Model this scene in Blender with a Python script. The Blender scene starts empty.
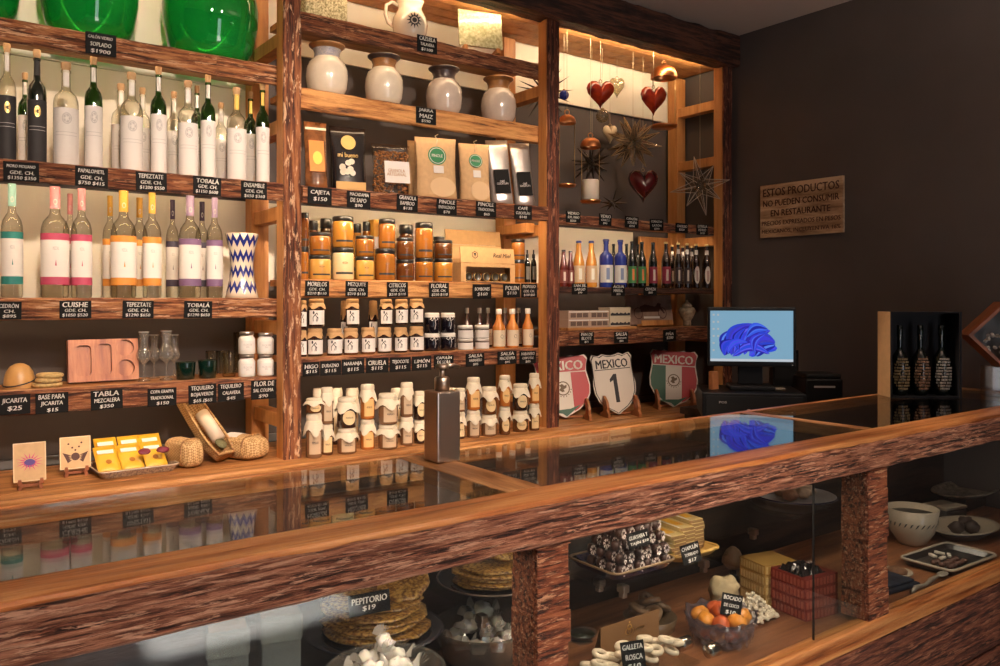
import bpy, bmesh, math, random
from mathutils import Vector, Matrix, noise
random.seed(7)
sc = bpy.context.scene
COL = sc.collection
PI = math.pi
R = math.radians
# ---------------------------------------------------------------- camera model (metres; floor z=0)
TH, F, HY, E = R(36.5), 815.0, 300.0, 1.42
def ang(px): return math.atan((px - 500.0) / F)
def XX(px, Y): return Y * math.tan(TH + ang(px))
def DEP(px, Y): return Y * math.cos(ang(px)) / math.cos(TH + ang(px))
def ZZ(px, py, Y): return E + (HY - py) / F * DEP(px, Y)
def DIA(wpx, px, Y): return wpx * DEP(px, Y) * math.cos(ang(px)) / F
cam_d = bpy.data.cameras.new('camera'); cam = bpy.data.objects.new('camera', cam_d); COL.objects.link(cam)
cam.location = (0, 0, E); cam.rotation_euler = (PI/2, 0, -TH)
cam_d.sensor_width = 36; cam_d.lens = F / 1000 * 36; cam_d.shift_y = -0.033; cam_d.clip_start = 0.05
sc.camera = cam
# ---------------------------------------------------------------- materials
def _mat(name):
    m = bpy.data.materials.new(name); m.use_nodes = True
    nt = m.node_tree; nt.nodes.clear()
    out = nt.nodes.new('ShaderNodeOutputMaterial')
    return m, nt, out
MATS = {}
def plain(name, col, rough=.5, metal=0, coat=0, noise_amt=.0, nscale=30, spec=.5, sheen=0, emit=None, est=0, col2=None, bump=0, sss=0):
    if name in MATS: return MATS[name]
    m, nt, out = _mat(name); N = nt.nodes; L = nt.links
    b = N.new('ShaderNodeBsdfPrincipled'); L.new(b.outputs[0], out.inputs[0])
    b.inputs['Roughness'].default_value = rough; b.inputs['Metallic'].default_value = metal
    b.inputs['Coat Weight'].default_value = coat; b.inputs['Coat Roughness'].default_value = .06
    b.inputs['Specular IOR Level'].default_value = spec
    b.inputs['Base Color'].default_value = (*col, 1)
    if sss:
        b.inputs['Subsurface Weight'].default_value = sss; b.inputs['Subsurface Radius'].default_value = (.02, .01, .004)
    if noise_amt or col2 or bump:
        tc = N.new('ShaderNodeTexCoord'); nz = N.new('ShaderNodeTexNoise')
        nz.inputs['Scale'].default_value = nscale; nz.inputs['Detail'].default_value = 5
        L.new(tc.outputs['Object'], nz.inputs['Vector'])
        if noise_amt or col2:
            rp = N.new('ShaderNodeValToRGB'); L.new(nz.outputs['Fac'], rp.inputs[0])
            c2 = col2 or tuple(max(0, c * (1 - noise_amt)) for c in col)
            rp.color_ramp.elements[0].position = .38; rp.color_ramp.elements[1].position = .62
            rp.color_ramp.elements[0].color = (*c2, 1); rp.color_ramp.elements[1].color = (*col, 1)
            L.new(rp.outputs[0], b.inputs['Base Color'])
        if bump:
            bp = N.new('ShaderNodeBump'); bp.inputs['Strength'].default_value = bump; bp.inputs['Distance'].default_value = .004
            L.new(nz.outputs['Fac'], bp.inputs['Height']); L.new(bp.outputs[0], b.inputs['Normal'])
    if emit:
        b.inputs['Emission Color'].default_value = (*emit, 1); b.inputs['Emission Strength'].default_value = est
    MATS[name] = m
    return m
def glass(name, tint, body=None, amt=0.0, rough=.02, f0=.04, edge=0.0):
    """thin clear surface: tinted see-through plus Schlick reflection, optionally some body colour"""
    if name in MATS: return MATS[name]
    m, nt, out = _mat(name); N = nt.nodes; L = nt.links
    tr = N.new('ShaderNodeBsdfTransparent'); tr.inputs[0].default_value = (*tint, 1)
    gl = N.new('ShaderNodeBsdfGlossy'); gl.inputs['Roughness'].default_value = rough
    lw = N.new('ShaderNodeLayerWeight'); p = N.new('ShaderNodeMath'); p.operation = 'POWER'; p.inputs[1].default_value = 5
    L.new(lw.outputs['Facing'], p.inputs[0])
    ma = N.new('ShaderNodeMath'); ma.operation = 'MULTIPLY_ADD'; ma.inputs[1].default_value = 1 - f0; ma.inputs[2].default_value = f0
    L.new(p.outputs[0], ma.inputs[0])
    if edge:      # longer path through the wall of a vessel towards its outline
        e3 = N.new('ShaderNodeMath'); e3.operation = 'POWER'; e3.inputs[1].default_value = 2.2; L.new(lw.outputs['Facing'], e3.inputs[0])
        cm = N.new('ShaderNodeMix'); cm.data_type = 'RGBA'; L.new(e3.outputs[0], cm.inputs[0])
        cm.inputs[6].default_value = (*tint, 1); cm.inputs[7].default_value = (*[c * (1 - edge) for c in tint], 1); L.new(cm.outputs[2], tr.inputs[0])
    src = tr
    if amt:
        df = N.new('ShaderNodeBsdfDiffuse'); df.inputs[0].default_value = (*body, 1)
        mx0 = N.new('ShaderNodeMixShader'); mx0.inputs[0].default_value = amt
        L.new(tr.outputs[0], mx0.inputs[1]); L.new(df.outputs[0], mx0.inputs[2]); src = mx0
    mx = N.new('ShaderNodeMixShader'); L.new(ma.outputs[0], mx.inputs[0]); L.new(src.outputs[0], mx.inputs[1]); L.new(gl.outputs[0], mx.inputs[2])
    L.new(mx.outputs[0], out.inputs[0]); MATS[name] = m
    return m
def wood(name, axis, dark, mid, light, pos=(.39, .49, .6), along=2.2, across=34, rough=.6, bump=.5, flake=None, flake_pos=.62, fa=(6, 60)):
    if name in MATS: return MATS[name]
    m, nt, out = _mat(name); N = nt.nodes; L = nt.links
    b = N.new('ShaderNodeBsdfPrincipled'); L.new(b.outputs[0], out.inputs[0]); b.inputs['Roughness'].default_value = rough
    tc = N.new('ShaderNodeTexCoord')
    def nz(al, ac, detail, dist, seed):
        mp = N.new('ShaderNodeMapping'); s = [ac, ac, ac]; s['XYZ'.index(axis)] = al
        mp.inputs['Scale'].default_value = s; mp.inputs['Location'].default_value = (seed, seed * 1.7, seed * .6)
        L.new(tc.outputs['Object'], mp.inputs[0])
        n = N.new('ShaderNodeTexNoise'); n.inputs['Scale'].default_value = 1; n.inputs['Detail'].default_value = detail
        n.inputs['Roughness'].default_value = .68; n.inputs['Distortion'].default_value = dist
        L.new(mp.outputs[0], n.inputs['Vector']); return n
    n1 = nz(along, across, 10, .25, 1.3)
    rp = N.new('ShaderNodeValToRGB'); e = rp.color_ramp.elements
    e[0].position = pos[0]; e[0].color = (*dark, 1); e[1].position = pos[2]; e[1].color = (*light, 1)
    k = e.new(pos[1]); k.color = (*mid, 1)
    L.new(n1.outputs['Fac'], rp.inputs[0]); colr = rp.outputs[0]; h = n1.outputs['Fac']
    if flake:
        n2 = nz(fa[0], fa[1], 8, .4, 5.1); r2 = N.new('ShaderNodeValToRGB')
        r2.color_ramp.elements[0].position = flake_pos - .025; r2.color_ramp.elements[1].position = flake_pos + .025
        L.new(n2.outputs['Fac'], r2.inputs[0])
        mx = N.new('ShaderNodeMix'); mx.data_type = 'RGBA'
        L.new(r2.outputs[0], mx.inputs[0]); L.new(colr, mx.inputs[6]); mx.inputs[7].default_value = (*flake, 1)
        colr = mx.outputs[2]
        ad = N.new('ShaderNodeMath'); ad.operation = 'ADD'; L.new(n1.outputs['Fac'], ad.inputs[0]); L.new(n2.outputs['Fac'], ad.inputs[1]); h = ad.outputs[0]
    L.new(colr, b.inputs['Base Color'])
    bp = N.new('ShaderNodeBump'); bp.inputs['Strength'].default_value = bump; bp.inputs['Distance'].default_value = .012
    L.new(h, bp.inputs['Height']); L.new(bp.outputs[0], b.inputs['Normal'])
    MATS[name] = m
    return m
# ---------------------------------------------------------------- mesh helpers: a mesh is a MB, then built with a material
class MB:
    def __init__(s): s.v = []; s.f = []; s.smooth = []; s.mi = []
    def add(s, v, f, smooth=False, mi=0):
        o = len(s.v); s.v += [tuple(p) for p in v]
        for q in f: s.f.append(tuple(i + o for i in q)); s.smooth.append(smooth); s.mi.append(mi)
        return s
    def box(s, x0, x1, y0, y1, z0, z1, bev=0.0, mi=0):
        if bev <= 0:
            v = [(x, y, z) for x in (x0, x1) for y in (y0, y1) for z in (z0, z1)]
            f = [(0, 1, 3, 2), (4, 6, 7, 5), (0, 4, 5, 1), (2, 3, 7, 6), (0, 2, 6, 4), (1, 5, 7, 3)]
            return s.add(v, f, mi=mi)
        bev = min(bev, .45 * min(x1 - x0, y1 - y0, z1 - z0))
        bm = bmesh.new(); bmesh.ops.create_cube(bm, size=1)
        for p in bm.verts: p.co = ((x0 + x1) / 2 + p.co.x * (x1 - x0), (y0 + y1) / 2 + p.co.y * (y1 - y0), (z0 + z1) / 2 + p.co.z * (z1 - z0))
        bmesh.ops.bevel(bm, geom=list(bm.edges), offset=bev, segments=2, affect='EDGES', profile=.6)
        bm.verts.index_update()
        s.add([p.co[:] for p in bm.verts], [[q.index for q in f.verts] for f in bm.faces], mi=mi); bm.free()
        return s
    def lathe(s, prof, n=20, c=(0, 0, 0), sq=None, mi=0, cap=True, wav=None):
        v = []; f = []
        for (r, z) in prof:
            for i in range(n):
                a = 2 * PI * i / n; rr = r
                if wav: rr = r * wav(a, z)
                v.append((c[0] + rr * math.cos(a), c[1] + rr * math.sin(a), c[2] + z))
        m = len(prof)
        for j in range(m - 1):
            for i in range(n):
                k = (i + 1) % n
                f.append((j * n + i, j * n + k, (j + 1) * n + k, (j + 1) * n + i))
        if cap:
            f.append(tuple(range(n - 1, -1, -1))); f.append(tuple((m - 1) * n + i for i in range(n)))
        return s.add(v, f, True, mi)
    def tube(s, pts, r, n=8, mi=0, closed=False):
        P = [Vector(p) for p in pts]; v = []; f = []; m = len(P); prev = None
        for i, p in enumerate(P):
            a = P[(i - 1) % m] if (closed or i > 0) else P[0]; b = P[(i + 1) % m] if (closed or i < m - 1) else P[-1]
            t = (b - a).normalized()
            u = prev if prev is not None else (Vector((0, 0, 1)) if abs(t.z) < .9 else Vector((1, 0, 0)))
            u = (u - t * u.dot(t)).normalized(); prev = u; w = t.cross(u)
            rr = r[i] if isinstance(r, (list, tuple)) else r
            for k in range(n):
                q = 2 * PI * k / n; v.append(p + u * (rr * math.cos(q)) + w * (rr * math.sin(q)))
        for i in range(m if closed else m - 1):
            j = (i + 1) % m
            for k in range(n): f.append((i * n + k, i * n + (k + 1) % n, j * n + (k + 1) % n, j * n + k))
        if not closed: f += [tuple(range(n - 1, -1, -1)), tuple((m - 1) * n + k for k in range(n))]
        return s.add(v, f, True, mi)
    def prism(s, pts, y0, y1, mi=0):
        """outline in x,z extruded along y"""
        n = len(pts)
        v = [(x, y0, z) for x, z in pts] + [(x, y1, z) for x, z in pts]
        f = [tuple(range(n)), tuple(range(2 * n - 1, n - 1, -1))] + [(i, n + i, n + (i + 1) % n, (i + 1) % n) for i in range(n)]
        return s.add(v, f, False, mi)
    def blob(s, c, rx, ry, rz, jit=.12, n=10, m=7, seed=0, mi=0):
        v = []; f = []
        for j in range(m + 1):
            t = PI * j / m
            for i in range(n):
                a = 2 * PI * i / n
                d = Vector((math.sin(t) * math.cos(a), math.sin(t) * math.sin(a), math.cos(t)))
                k = 1 + jit * noise.noise(d * 1.7 + Vector((seed * 3.1, seed * 1.3, seed)))* 1.6
                v.append((c[0] + d.x * rx * k, c[1] + d.y * ry * k, c[2] + d.z * rz * k))
        for j in range(m):
            for i in range(n):
                k = (i + 1) % n; f.append((j * n + i, (j + 1) * n + i, (j + 1) * n + k, j * n + k))
        return s.add(v, f, True, mi)
    def beam(s, axis, a0, a1, b0, b1, c0, c1, jit=.0025, step=.03, seed=0, mi=0):
        """rough-sawn timber: rounded-rectangle section swept along an axis, its skin wavering"""
        n = max(2, int((a1 - a0) / step)); e = min(.006, .2 * min(b1 - b0, c1 - c0))
        sec = []
        for (p0, p1) in (((b0 + e, c0), (b1 - e, c0)), ((b1, c0 + e), (b1, c1 - e)), ((b1 - e, c1), (b0 + e, c1)), ((b0, c1 - e), (b0, c0 + e))):
            for t in (0, .33, .67, 1): sec.append((p0[0] + (p1[0] - p0[0]) * t, p0[1] + (p1[1] - p0[1]) * t))
        k = len(sec); v = []; f = []
        bc, cc = (b0 + b1) / 2, (c0 + c1) / 2
        for i in range(n + 1):
            a = a0 + (a1 - a0) * i / n
            for (b, c) in sec:
                q = noise.noise(Vector((a * 9 + seed * 11.3, b * 40, c * 40)))
                w = 1 - abs(q) * jit / max(abs(b - bc), abs(c - cc), .01) * 2
                p = (a, bc + (b - bc) * w, cc + (c - cc) * w)
                v.append(p if axis == 'X' else ((p[1], p[0], p[2]) if axis == 'Y' else (p[1], p[2], p[0])))
        for i in range(n):
            for j in range(k):
                f.append((i * k + j, i * k + (j + 1) % k, (i + 1) * k + (j + 1) % k, (i + 1) * k + j))
        f += [tuple(range(k)), tuple(n * k + j for j in range(k))]
        return s.add(v, f, False, mi)
    def xf(s, M):
        s.v = [tuple(M @ Vector(p)) for p in s.v]; return s
    def mesh(s, name, mats):
        me = bpy.data.meshes.new(name); me.from_pydata(s.v, [], s.f)
        for m in (mats if isinstance(mats, (list, tuple)) else [mats]): me.materials.append(m)
        me.polygons.foreach_set('use_smooth', s.smooth); me.polygons.foreach_set('material_index', s.mi)
        bm = bmesh.new(); bm.from_mesh(me); bmesh.ops.recalc_face_normals(bm, faces=bm.faces); bm.to_mesh(me); bm.free()
        me.update(); return me
# ---------------------------------------------------------------- objects
def ob(name, mb, mats, parent=None, loc=None, label=None, kind=None):
    me = mb if isinstance(mb, bpy.types.Mesh) else mb.mesh(name, mats)
    o = bpy.data.objects.new(name, me); COL.objects.link(o)
    if parent is not None: o.parent = parent
    if loc: o.location = loc
    if label: o['label'] = label
    if kind: o['kind'] = kind
    return o
def tag(o, label, cat, group=None, kind=None):
    o['label'] = label; o['category'] = cat
    if group: o['group'] = group
    if kind: o['kind'] = kind
    return o
def thing(name, label, cat, loc=(0, 0, 0), rz=0, group=None, scale=None, rot=None):
    o = bpy.data.objects.new(name, None); COL.objects.link(o); o.empty_display_size = .05
    o.location = loc; o.rotation_euler = rot or (0, 0, rz)
    if scale: o.scale = scale
    return tag(o, label, cat, group)
def struct(name, mb, mat):
    o = ob(name, mb, mat); o['kind'] = 'structure'; return o
PROTO = {}
def spawn(key, maker, name, label, cat, loc, rz=0, scale=(1, 1, 1), group=None, rot=None):
    """first use of a kind builds its part meshes; every further one is a copy of thing, parts and sub-parts sharing them"""
    if key not in PROTO: PROTO[key] = [(pn, (mb if isinstance(mb, bpy.types.Mesh) else mb.mesh(pn, mt)), subs, lb) for (pn, mb, mt, subs, lb) in maker()]
    r = thing(name, label, cat, loc, rz, group, scale, rot)
    for i, (pn, me, subs, lb) in enumerate(PROTO[key]):
        p = ob(pn, me, None, r, label=lb)
        for j, sub in enumerate(subs):
            if not isinstance(sub[1], bpy.types.Mesh): subs[j] = sub = (sub[0], sub[1].mesh(sub[0], sub[2]), sub[2])
            ob(sub[0], sub[1], None, p)
    return r
def P(n, mb, mt, subs=None, lb=None): return (n, mb, mt, subs or [], lb)
_txt = {}
def text_mb(body, w=None, h=None, shear=.0, off=.012, line=.78, res=2):
    """lettering as flat polygons in x,z about the origin, fitted into w x h"""
    key = (body, shear, off, line)
    if key not in _txt:
        c = bpy.data.curves.new('t', 'FONT'); c.body = body; c.align_x = 'CENTER'; c.resolution_u = res
        c.offset = 0; c.space_line = line; c.shear = shear; c.fill_mode = 'FRONT'
        o = bpy.data.objects.new('t', c); COL.objects.link(o)
        dg = bpy.context.evaluated_depsgraph_get(); dg.update()
        me = bpy.data.meshes.new_from_object(o.evaluated_get(dg))
        _txt[key] = ([v.co[:] for v in me.vertices], [tuple(p.vertices) for p in me.polygons])
        bpy.data.objects.remove(o); bpy.data.curves.remove(c); bpy.data.meshes.remove(me)
    V, Fc = _txt[key]
    if off > 0:      # a second stroke beside the first, as a broad chalk or brush leaves
        n0 = len(V); V = V + [(v[0] + off * 3, v[1] + off, v[2]) for v in V]; Fc = Fc + [tuple(i + n0 for i in q) for q in Fc]
    x0, x1 = min(v[0] for v in V), max(v[0] for v in V); z0, z1 = min(v[1] for v in V), max(v[1] for v in V)
    k = min([q for q in ((w / (x1 - x0)) if w else None, (h / (z1 - z0)) if h else None) if q] or [1])
    kx = kz = k
    if w and h: kx = min(w / (x1 - x0), k * 1.35); kz = min(h / (z1 - z0), k * 1.35)
    m = MB(); m.add([((v[0] - (x0 + x1) / 2) * kx, 0, (v[1] - (z0 + z1) / 2) * kz) for v in V], Fc)
    return m
def on_cyl(mb, r, z, a=0.0):
    """wrap a flat x,z mesh round a cylinder of radius r, facing -y, at height z"""
    v = []
    for (x, y, q) in mb.v:
        t = x / r + a; v.append(((r - y) * math.sin(t), -(r - y) * math.cos(t), z + q))
    mb.v = v; return mb
def cyl_patch(r, z0, z1, a0, a1, n=14, r1=None):
    m = MB(); v = []; r1 = r1 or r
    for i in range(n + 1):
        t = a0 + (a1 - a0) * i / n
        v += [(r * math.sin(t), -r * math.cos(t), z0), (r1 * math.sin(t), -r1 * math.cos(t), z1)]
    return m.add(v, [(2 * i, 2 * i + 2, 2 * i + 3, 2 * i + 1) for i in range(n)], True)
def ring_mb(r, w, n=24):
    v = []
    for i in range(n):
        a = 2 * PI * i / n; v += [((r - w) * math.cos(a), 0, (r - w) * math.sin(a)), (r * math.cos(a), 0, r * math.sin(a))]
    return MB().add(v, [(2 * i, 2 * i + 1, (2 * i + 3) % (2 * n), (2 * i + 2) % (2 * n)) for i in range(n)])
def disc_mb(rx, rz, n=20, cx=0, cz=0):
    return MB().add([(cx + rx * math.cos(2 * PI * i / n), 0, cz + rz * math.sin(2 * PI * i / n)) for i in range(n)], [tuple(range(n))])
def poly_mb(pts): return MB().add([(x, 0, z) for x, z in pts], [tuple(range(len(pts)))])
def face_cam(x, y, k=.6): return -math.atan2(x, y) * k     # turn a thing's -y front part of the way to the doorway side

def oval_grid(rx, rz, n=14, m=5):
    """flat oval made of thin strips, so that it wraps round a jar"""
    v = []; f = []
    for i in range(n + 1):
        x = rx * math.cos(PI * i / n); s = rz * math.sin(PI * i / n)
        v += [(-x, 0, -s), (-x, 0, s)]
    return MB().add(v, [(2 * i, 2 * i + 2, 2 * i + 3, 2 * i + 1) for i in range(n)])
# ================================================================ materials used everywhere
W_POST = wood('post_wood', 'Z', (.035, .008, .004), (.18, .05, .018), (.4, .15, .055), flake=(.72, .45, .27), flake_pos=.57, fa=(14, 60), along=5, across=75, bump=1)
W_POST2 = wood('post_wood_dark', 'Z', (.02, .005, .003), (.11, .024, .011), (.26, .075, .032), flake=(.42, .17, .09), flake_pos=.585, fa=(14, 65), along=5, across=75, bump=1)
W_SIDE = wood('side_wood', 'Z', (.36, .14, .04), (.54, .235, .07), (.64, .31, .11), pos=(.34, .48, .64), along=1.5, across=18, bump=.15, rough=.5)
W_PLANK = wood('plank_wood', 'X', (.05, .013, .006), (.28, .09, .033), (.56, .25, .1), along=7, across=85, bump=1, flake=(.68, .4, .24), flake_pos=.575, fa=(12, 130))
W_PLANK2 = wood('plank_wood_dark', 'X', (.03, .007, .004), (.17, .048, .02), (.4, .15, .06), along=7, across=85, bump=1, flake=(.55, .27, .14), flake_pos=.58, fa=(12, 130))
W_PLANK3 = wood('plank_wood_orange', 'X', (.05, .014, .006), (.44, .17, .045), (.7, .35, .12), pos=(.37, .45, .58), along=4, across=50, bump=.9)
W_SHELF = wood('shelf_wood', 'X', (.24, .09, .028), (.42, .18, .055), (.55, .26, .095), along=1.6, across=26, bump=.25, rough=.45)
W_BEAM = wood('beam_wood', 'X', (.008, .003, .002), (.05, .016, .009), (.15, .052, .026), along=5, across=60, bump=1)
W_RAIL = wood('rail_wood', 'X', (.025, .006, .004), (.25, .08, .042), (.52, .22, .125), pos=(.40, .49, .57), along=9, across=150, bump=1, flake=(.72, .39, .25), flake_pos=.56, fa=(16, 180), rough=.45)
W_TOP = wood('rail_top_wood', 'X', (.16, .04, .01), (.46, .16, .045), (.66, .31, .11), pos=(.36, .47, .6), along=2, across=42, bump=.6, rough=.28)
W_CPOST = wood('counter_post_wood', 'X', (.025, .006, .004), (.26, .065, .025), (.48, .15, .06), along=14, across=95, bump=1, flake=(.72, .38, .21), flake_pos=.575, fa=(22, 150))
W_BASE = wood('case_floor_wood', 'X', (.12, .04, .018), (.22, .085, .036), (.32, .13, .055), along=1.4, across=18, bump=.2, rough=.35)
W_DARK = wood('case_back_wood', 'X', (.008, .005, .004), (.02, .011, .008), (.05, .024, .015), along=2, across=22, bump=.5)
M_WALL = plain('wall_paint', (.105, .086, .079), .85, noise_amt=.12, nscale=2.5)
M_LITWALL = plain('lit_wall_cream', (.78, .73, .61), .8)
M_CEIL = plain('ceiling_paint', (.6, .5, .44), .9)
M_LED = plain('led_strip', (1, .9, .7), .5, emit=(1, .72, .38), est=9)
M_GLASS = glass('counter_glass', (.93, .96, .95), f0=.045)
M_EDGE = plain('glass_edge', (.35, .3, .2), .15, coat=1)
M_STEEL = plain('brushed_steel', (.46, .36, .29), .3, metal=1)
M_BLACK = plain('matte_black', (.008, .008, .009), .5)
M_BOARD = plain('chalkboard', (.005, .0045, .0045), .75, spec=.25)
M_CHALK = plain('chalk', (.86, .83, .77), .8)
# ================================================================ the room
WX = 3.585
struct('floor', MB().box(-1.7, WX + .1, -3.4, 3.3, -.06, 0), plain('floor_tile', (.58, .58, .56), .45, noise_amt=.08, nscale=3))
struct('ceiling', MB().box(-1.7, WX + .1, -3.4, 3.3, E + 1.40, E + 1.5), M_CEIL)
wb = MB().box(-1.7, WX + .1, 3.15, 3.27, 0, E + 1.4)
struct('wall_back', wb, M_WALL)
struct('wall_right', MB().box(WX, WX + .1, -3.4, 3.15, 0, E + 1.4), M_WALL)
struct('wall_left', MB().box(-1.8, -1.7, -3.4, 3.27, 0, E + 1.4), M_WALL)
DX0, DX1, DZ = .82, 1.72, 2.25
wf = MB().box(-1.7, DX0, -3.42, -3.3, 0, E + 1.4).box(DX1, WX + .1, -3.42, -3.3, 0, E + 1.4).box(DX0, DX1, -3.42, -3.3, DZ, E + 1.4)
struct('wall_front', wf, M_WALL)
dt = MB().box(DX0 - .07, DX0, -3.3, -3.26, 0, DZ + .07, .004).box(DX1, DX1 + .07, -3.3, -3.26, 0, DZ + .07, .004).box(DX0, DX1, -3.3, -3.26, DZ, DZ + .07, .004)
struct('trim_1', dt, W_SIDE)
# cream panels: glow of the shelf lights on the grey wall, put into colour
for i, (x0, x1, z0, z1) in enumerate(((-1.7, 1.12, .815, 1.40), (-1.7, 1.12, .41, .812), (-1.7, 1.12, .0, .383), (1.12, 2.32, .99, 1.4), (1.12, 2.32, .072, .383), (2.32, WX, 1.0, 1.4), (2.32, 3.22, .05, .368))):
    struct('trim_%d' % (i + 2), MB().box(x0, x1, 3.135, 3.15, E + z0, E + z1), M_LITWALL)
struct('baseboard_back', MB().box(-.1, 3.5, 3.13, 3.15, E - .56, E - .53, .004), plain('grey_strip', (.12, .12, .12), .5))

# ================================================================ shelving
SH = (1.72, 2.9, 0); NS = (-SH[0], -SH[1], 0)
shelf = thing('shelving_unit', 'tall rough timber shelving unit with three bays of shelves against the grey wall', 'shelves', SH)
def sp(name, mb, mat, label=None, par=None): return ob(name, mb, mat, par or shelf, NS if par is None else None, label)
YF, YP = 2.74, 2.808
posts = ((-.115, -.047), (1.086, 1.154), (2.288, 2.357), (3.49, 3.56))
for i, (x0, x1) in enumerate(posts):
    m = MB().beam('Z', 0, E + 1.236, x0, x1, YF, YF + .012, seed=i, jit=.004)
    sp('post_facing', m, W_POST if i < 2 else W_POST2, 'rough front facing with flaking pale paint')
    sp('post', MB().box(x0 + .001, x1 - .001, YF + .0125, YP, 0, E + 1.236, .003), W_SIDE)
    sp('rear_post', MB().box(x0, x1, 3.06, 3.128, 0, E + 1.236, .003), W_SIDE)
rung_z = {0: (), 1: (.93, .62, .31, -.1, -.43), 2: (.93, .31, -.45), 3: (1.04, .74, .315, -.2)}
for i, (x0, x1) in enumerate(posts):
    for z in rung_z[i]:
        sp('rung', MB().box(x0 + .008, x1 - .008, YP, 3.06, E + z - .025, E + z + .025, .003), W_SIDE)
bays = ((-.047, 1.086), (1.154, 2.288), (2.357, 3.49))
SZ = {}   # shelf-top heights by code
def add_shelf(code, bay, zt, zb, mat, flush=False, thin=False, seams=(), led=True):
    x0, x1 = bays[bay]; x0 += .001; x1 -= .001
    yf = 2.735 if flush else 2.812
    if not flush: x0 -= .03; x1 += .03
    SZ[code] = E + zt
    cuts = [x0, *seams, x1]
    for a, b in zip(cuts, cuts[1:]):
        m = MB().beam('X', a + .0008, b - .0008, yf, yf + .026, E + zb, E + zt, seed=zt * 9 + a, jit=.003)
        sp('shelf_front', m, mat)
    bx0, bx1 = (bays[bay][0] + .002, bays[bay][1] - .002)
    sp('shelf_board', MB().box(bx0, bx1, yf + .027, 3.055, E + zt - .024, E + zt, .002), W_SHELF)
    if led:
        sp('light_strip', MB().box(bx0 + .03, bx1 - .03, yf + .0265, yf + .03, E + zb + .027, E + zb + .034), M_LED)
        LEDS.append((bx0, bx1, yf + .038, E + zb + .028, code))
LEDS = []
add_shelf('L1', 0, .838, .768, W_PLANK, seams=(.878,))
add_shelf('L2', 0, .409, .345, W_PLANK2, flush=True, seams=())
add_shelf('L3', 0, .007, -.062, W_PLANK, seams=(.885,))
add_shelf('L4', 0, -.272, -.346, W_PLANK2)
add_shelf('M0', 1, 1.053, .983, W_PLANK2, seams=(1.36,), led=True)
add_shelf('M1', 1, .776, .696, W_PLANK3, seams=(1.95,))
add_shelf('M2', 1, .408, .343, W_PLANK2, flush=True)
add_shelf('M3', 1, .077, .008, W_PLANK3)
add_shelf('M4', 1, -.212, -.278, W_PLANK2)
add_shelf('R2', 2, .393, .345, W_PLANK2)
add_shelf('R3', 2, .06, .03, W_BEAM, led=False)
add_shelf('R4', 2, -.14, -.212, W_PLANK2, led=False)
SZ['G'] = E - .56
sp('base_ledge', MB().beam('X', -.11, 3.56, 2.64, 2.738, E - .61, E - .56, seed=4), W_SHELF)
sp('base_shelf', MB().box(-.11, 3.56, 2.7385, 3.12, E - .6, E - .5602), W_SHELF)
sp('base_front', MB().box(-.11, 3.56, 2.68, 2.7, .0, E - .611), W_DARK)
sp('top_beam', MB().beam('X', -.2, 3.575, 2.70, 2.80, E + 1.226, E + 1.395, seed=8, jit=.006), W_BEAM, 'dark heavy beam along the top')
for k in range(4):
    sp('top_board', MB().box(-.15, 3.57, 2.802 + k * .081, 2.88 + k * .081, E + 1.25, E + 1.27, .003), W_SIDE)
for bay in (0, 1, 2):
    x0, x1 = bays[bay]
    sp('light_strip', MB().box(x0 + .02, x1 - .02, 2.8015, 2.805, E + 1.243, E + 1.249), M_LED)
    LEDS.append((x0, x1, 2.812, E + 1.244, 'T%d' % bay))
sp('bracket', MB().box(2.24, 2.286, 2.83, 3.05, E + .30, E + .342, .003), W_SIDE)
# narrow boards closing the far end of the bottle shelf
sp('end_panel', MB().box(3.24, 3.488, 3.10, 3.118, E + .03, E + .345, .002), W_SIDE)

# ================================================================ counter display case
CT = E - .365           # glass top height
C0 = (1.3, 1.4, 0)
counter = thing('display_counter', 'long glass-topped display counter framed in rough dark red timber', 'display counter', C0)
def cp(name, mb, mat, label=None): return ob(name, mb, mat, counter, (-C0[0], -C0[1], 0), label)
YG0, YG1, YB = 1.12, 1.235, 1.68
cx0, cx1 = -1.0, 3.575
cp('front_rail', MB().beam('X', cx0, cx1, YG0, YG0 + .02, E - .4415, CT - .005, seed=3, jit=.004, step=.02), W_RAIL, 'rough splintered face of the front rail')
cp('rail_cap', MB().box(cx0, cx1, YG0 + .0205, YG1, E - .42, CT + .0015, .006), W_TOP, 'worn orange top of the front rail')
cp('rear_rail', MB().box(cx0, cx1, YB - .022, YB, E - .40, CT + .001, .004), W_TOP)
for (a, b) in ((-.2, -.1), (.93, 1.02), (2.19, 2.235), (3.5, 3.57)):
    cp('cross_bar', MB().box(a, b, YG1 + .0005, YB - .0225, E - .40, CT + .001, .004), wood('cross_bar_wood', 'Y', (.2, .075, .02), (.42, .19, .07), (.6, .34, .15), along=3, across=30, bump=.5, rough=.4))
for (a, b) in ((-.099, .929), (1.021, 2.189), (2.236, 3.499)):
    cp('glass_top', MB().box(a, b, YG1 + .001, YB - .023, CT - .007, CT), M_GLASS)
ZB = E - .83
for i, x in enumerate((-.19, .913, 2.012, 3.12)):
    w = .079 if i < 2 else .1
    m = MB()
    zz = ZB
    k = 0
    while zz < E - .4425:       # short blocks of reclaimed board stacked up the post
        z1 = min(zz + (.07, .05, .085, .06)[k % 4], E - .4425); j = (k % 3) * .0015
        m.box(x + j, x + w - j, YG0 + .002 + j, YG0 + .08, zz, z1 - .0006, .0025); zz = z1; k += 1
    cp('post', m, W_CPOST)
for (a, b) in ((-.109, .911), (.994, 2.01), (2.114, 3.118)):
    cp('front_glass', MB().box(a, b, YG0 + .012, YG0 + .017, ZB + .001, E - .4425), M_GLASS)
cp('bottom_rail', MB().box(cx0, cx1, YG0 - .004, YG0 + .04, ZB - .05, ZB, .005), W_TOP, 'orange top edge of the lower rail')
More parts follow.
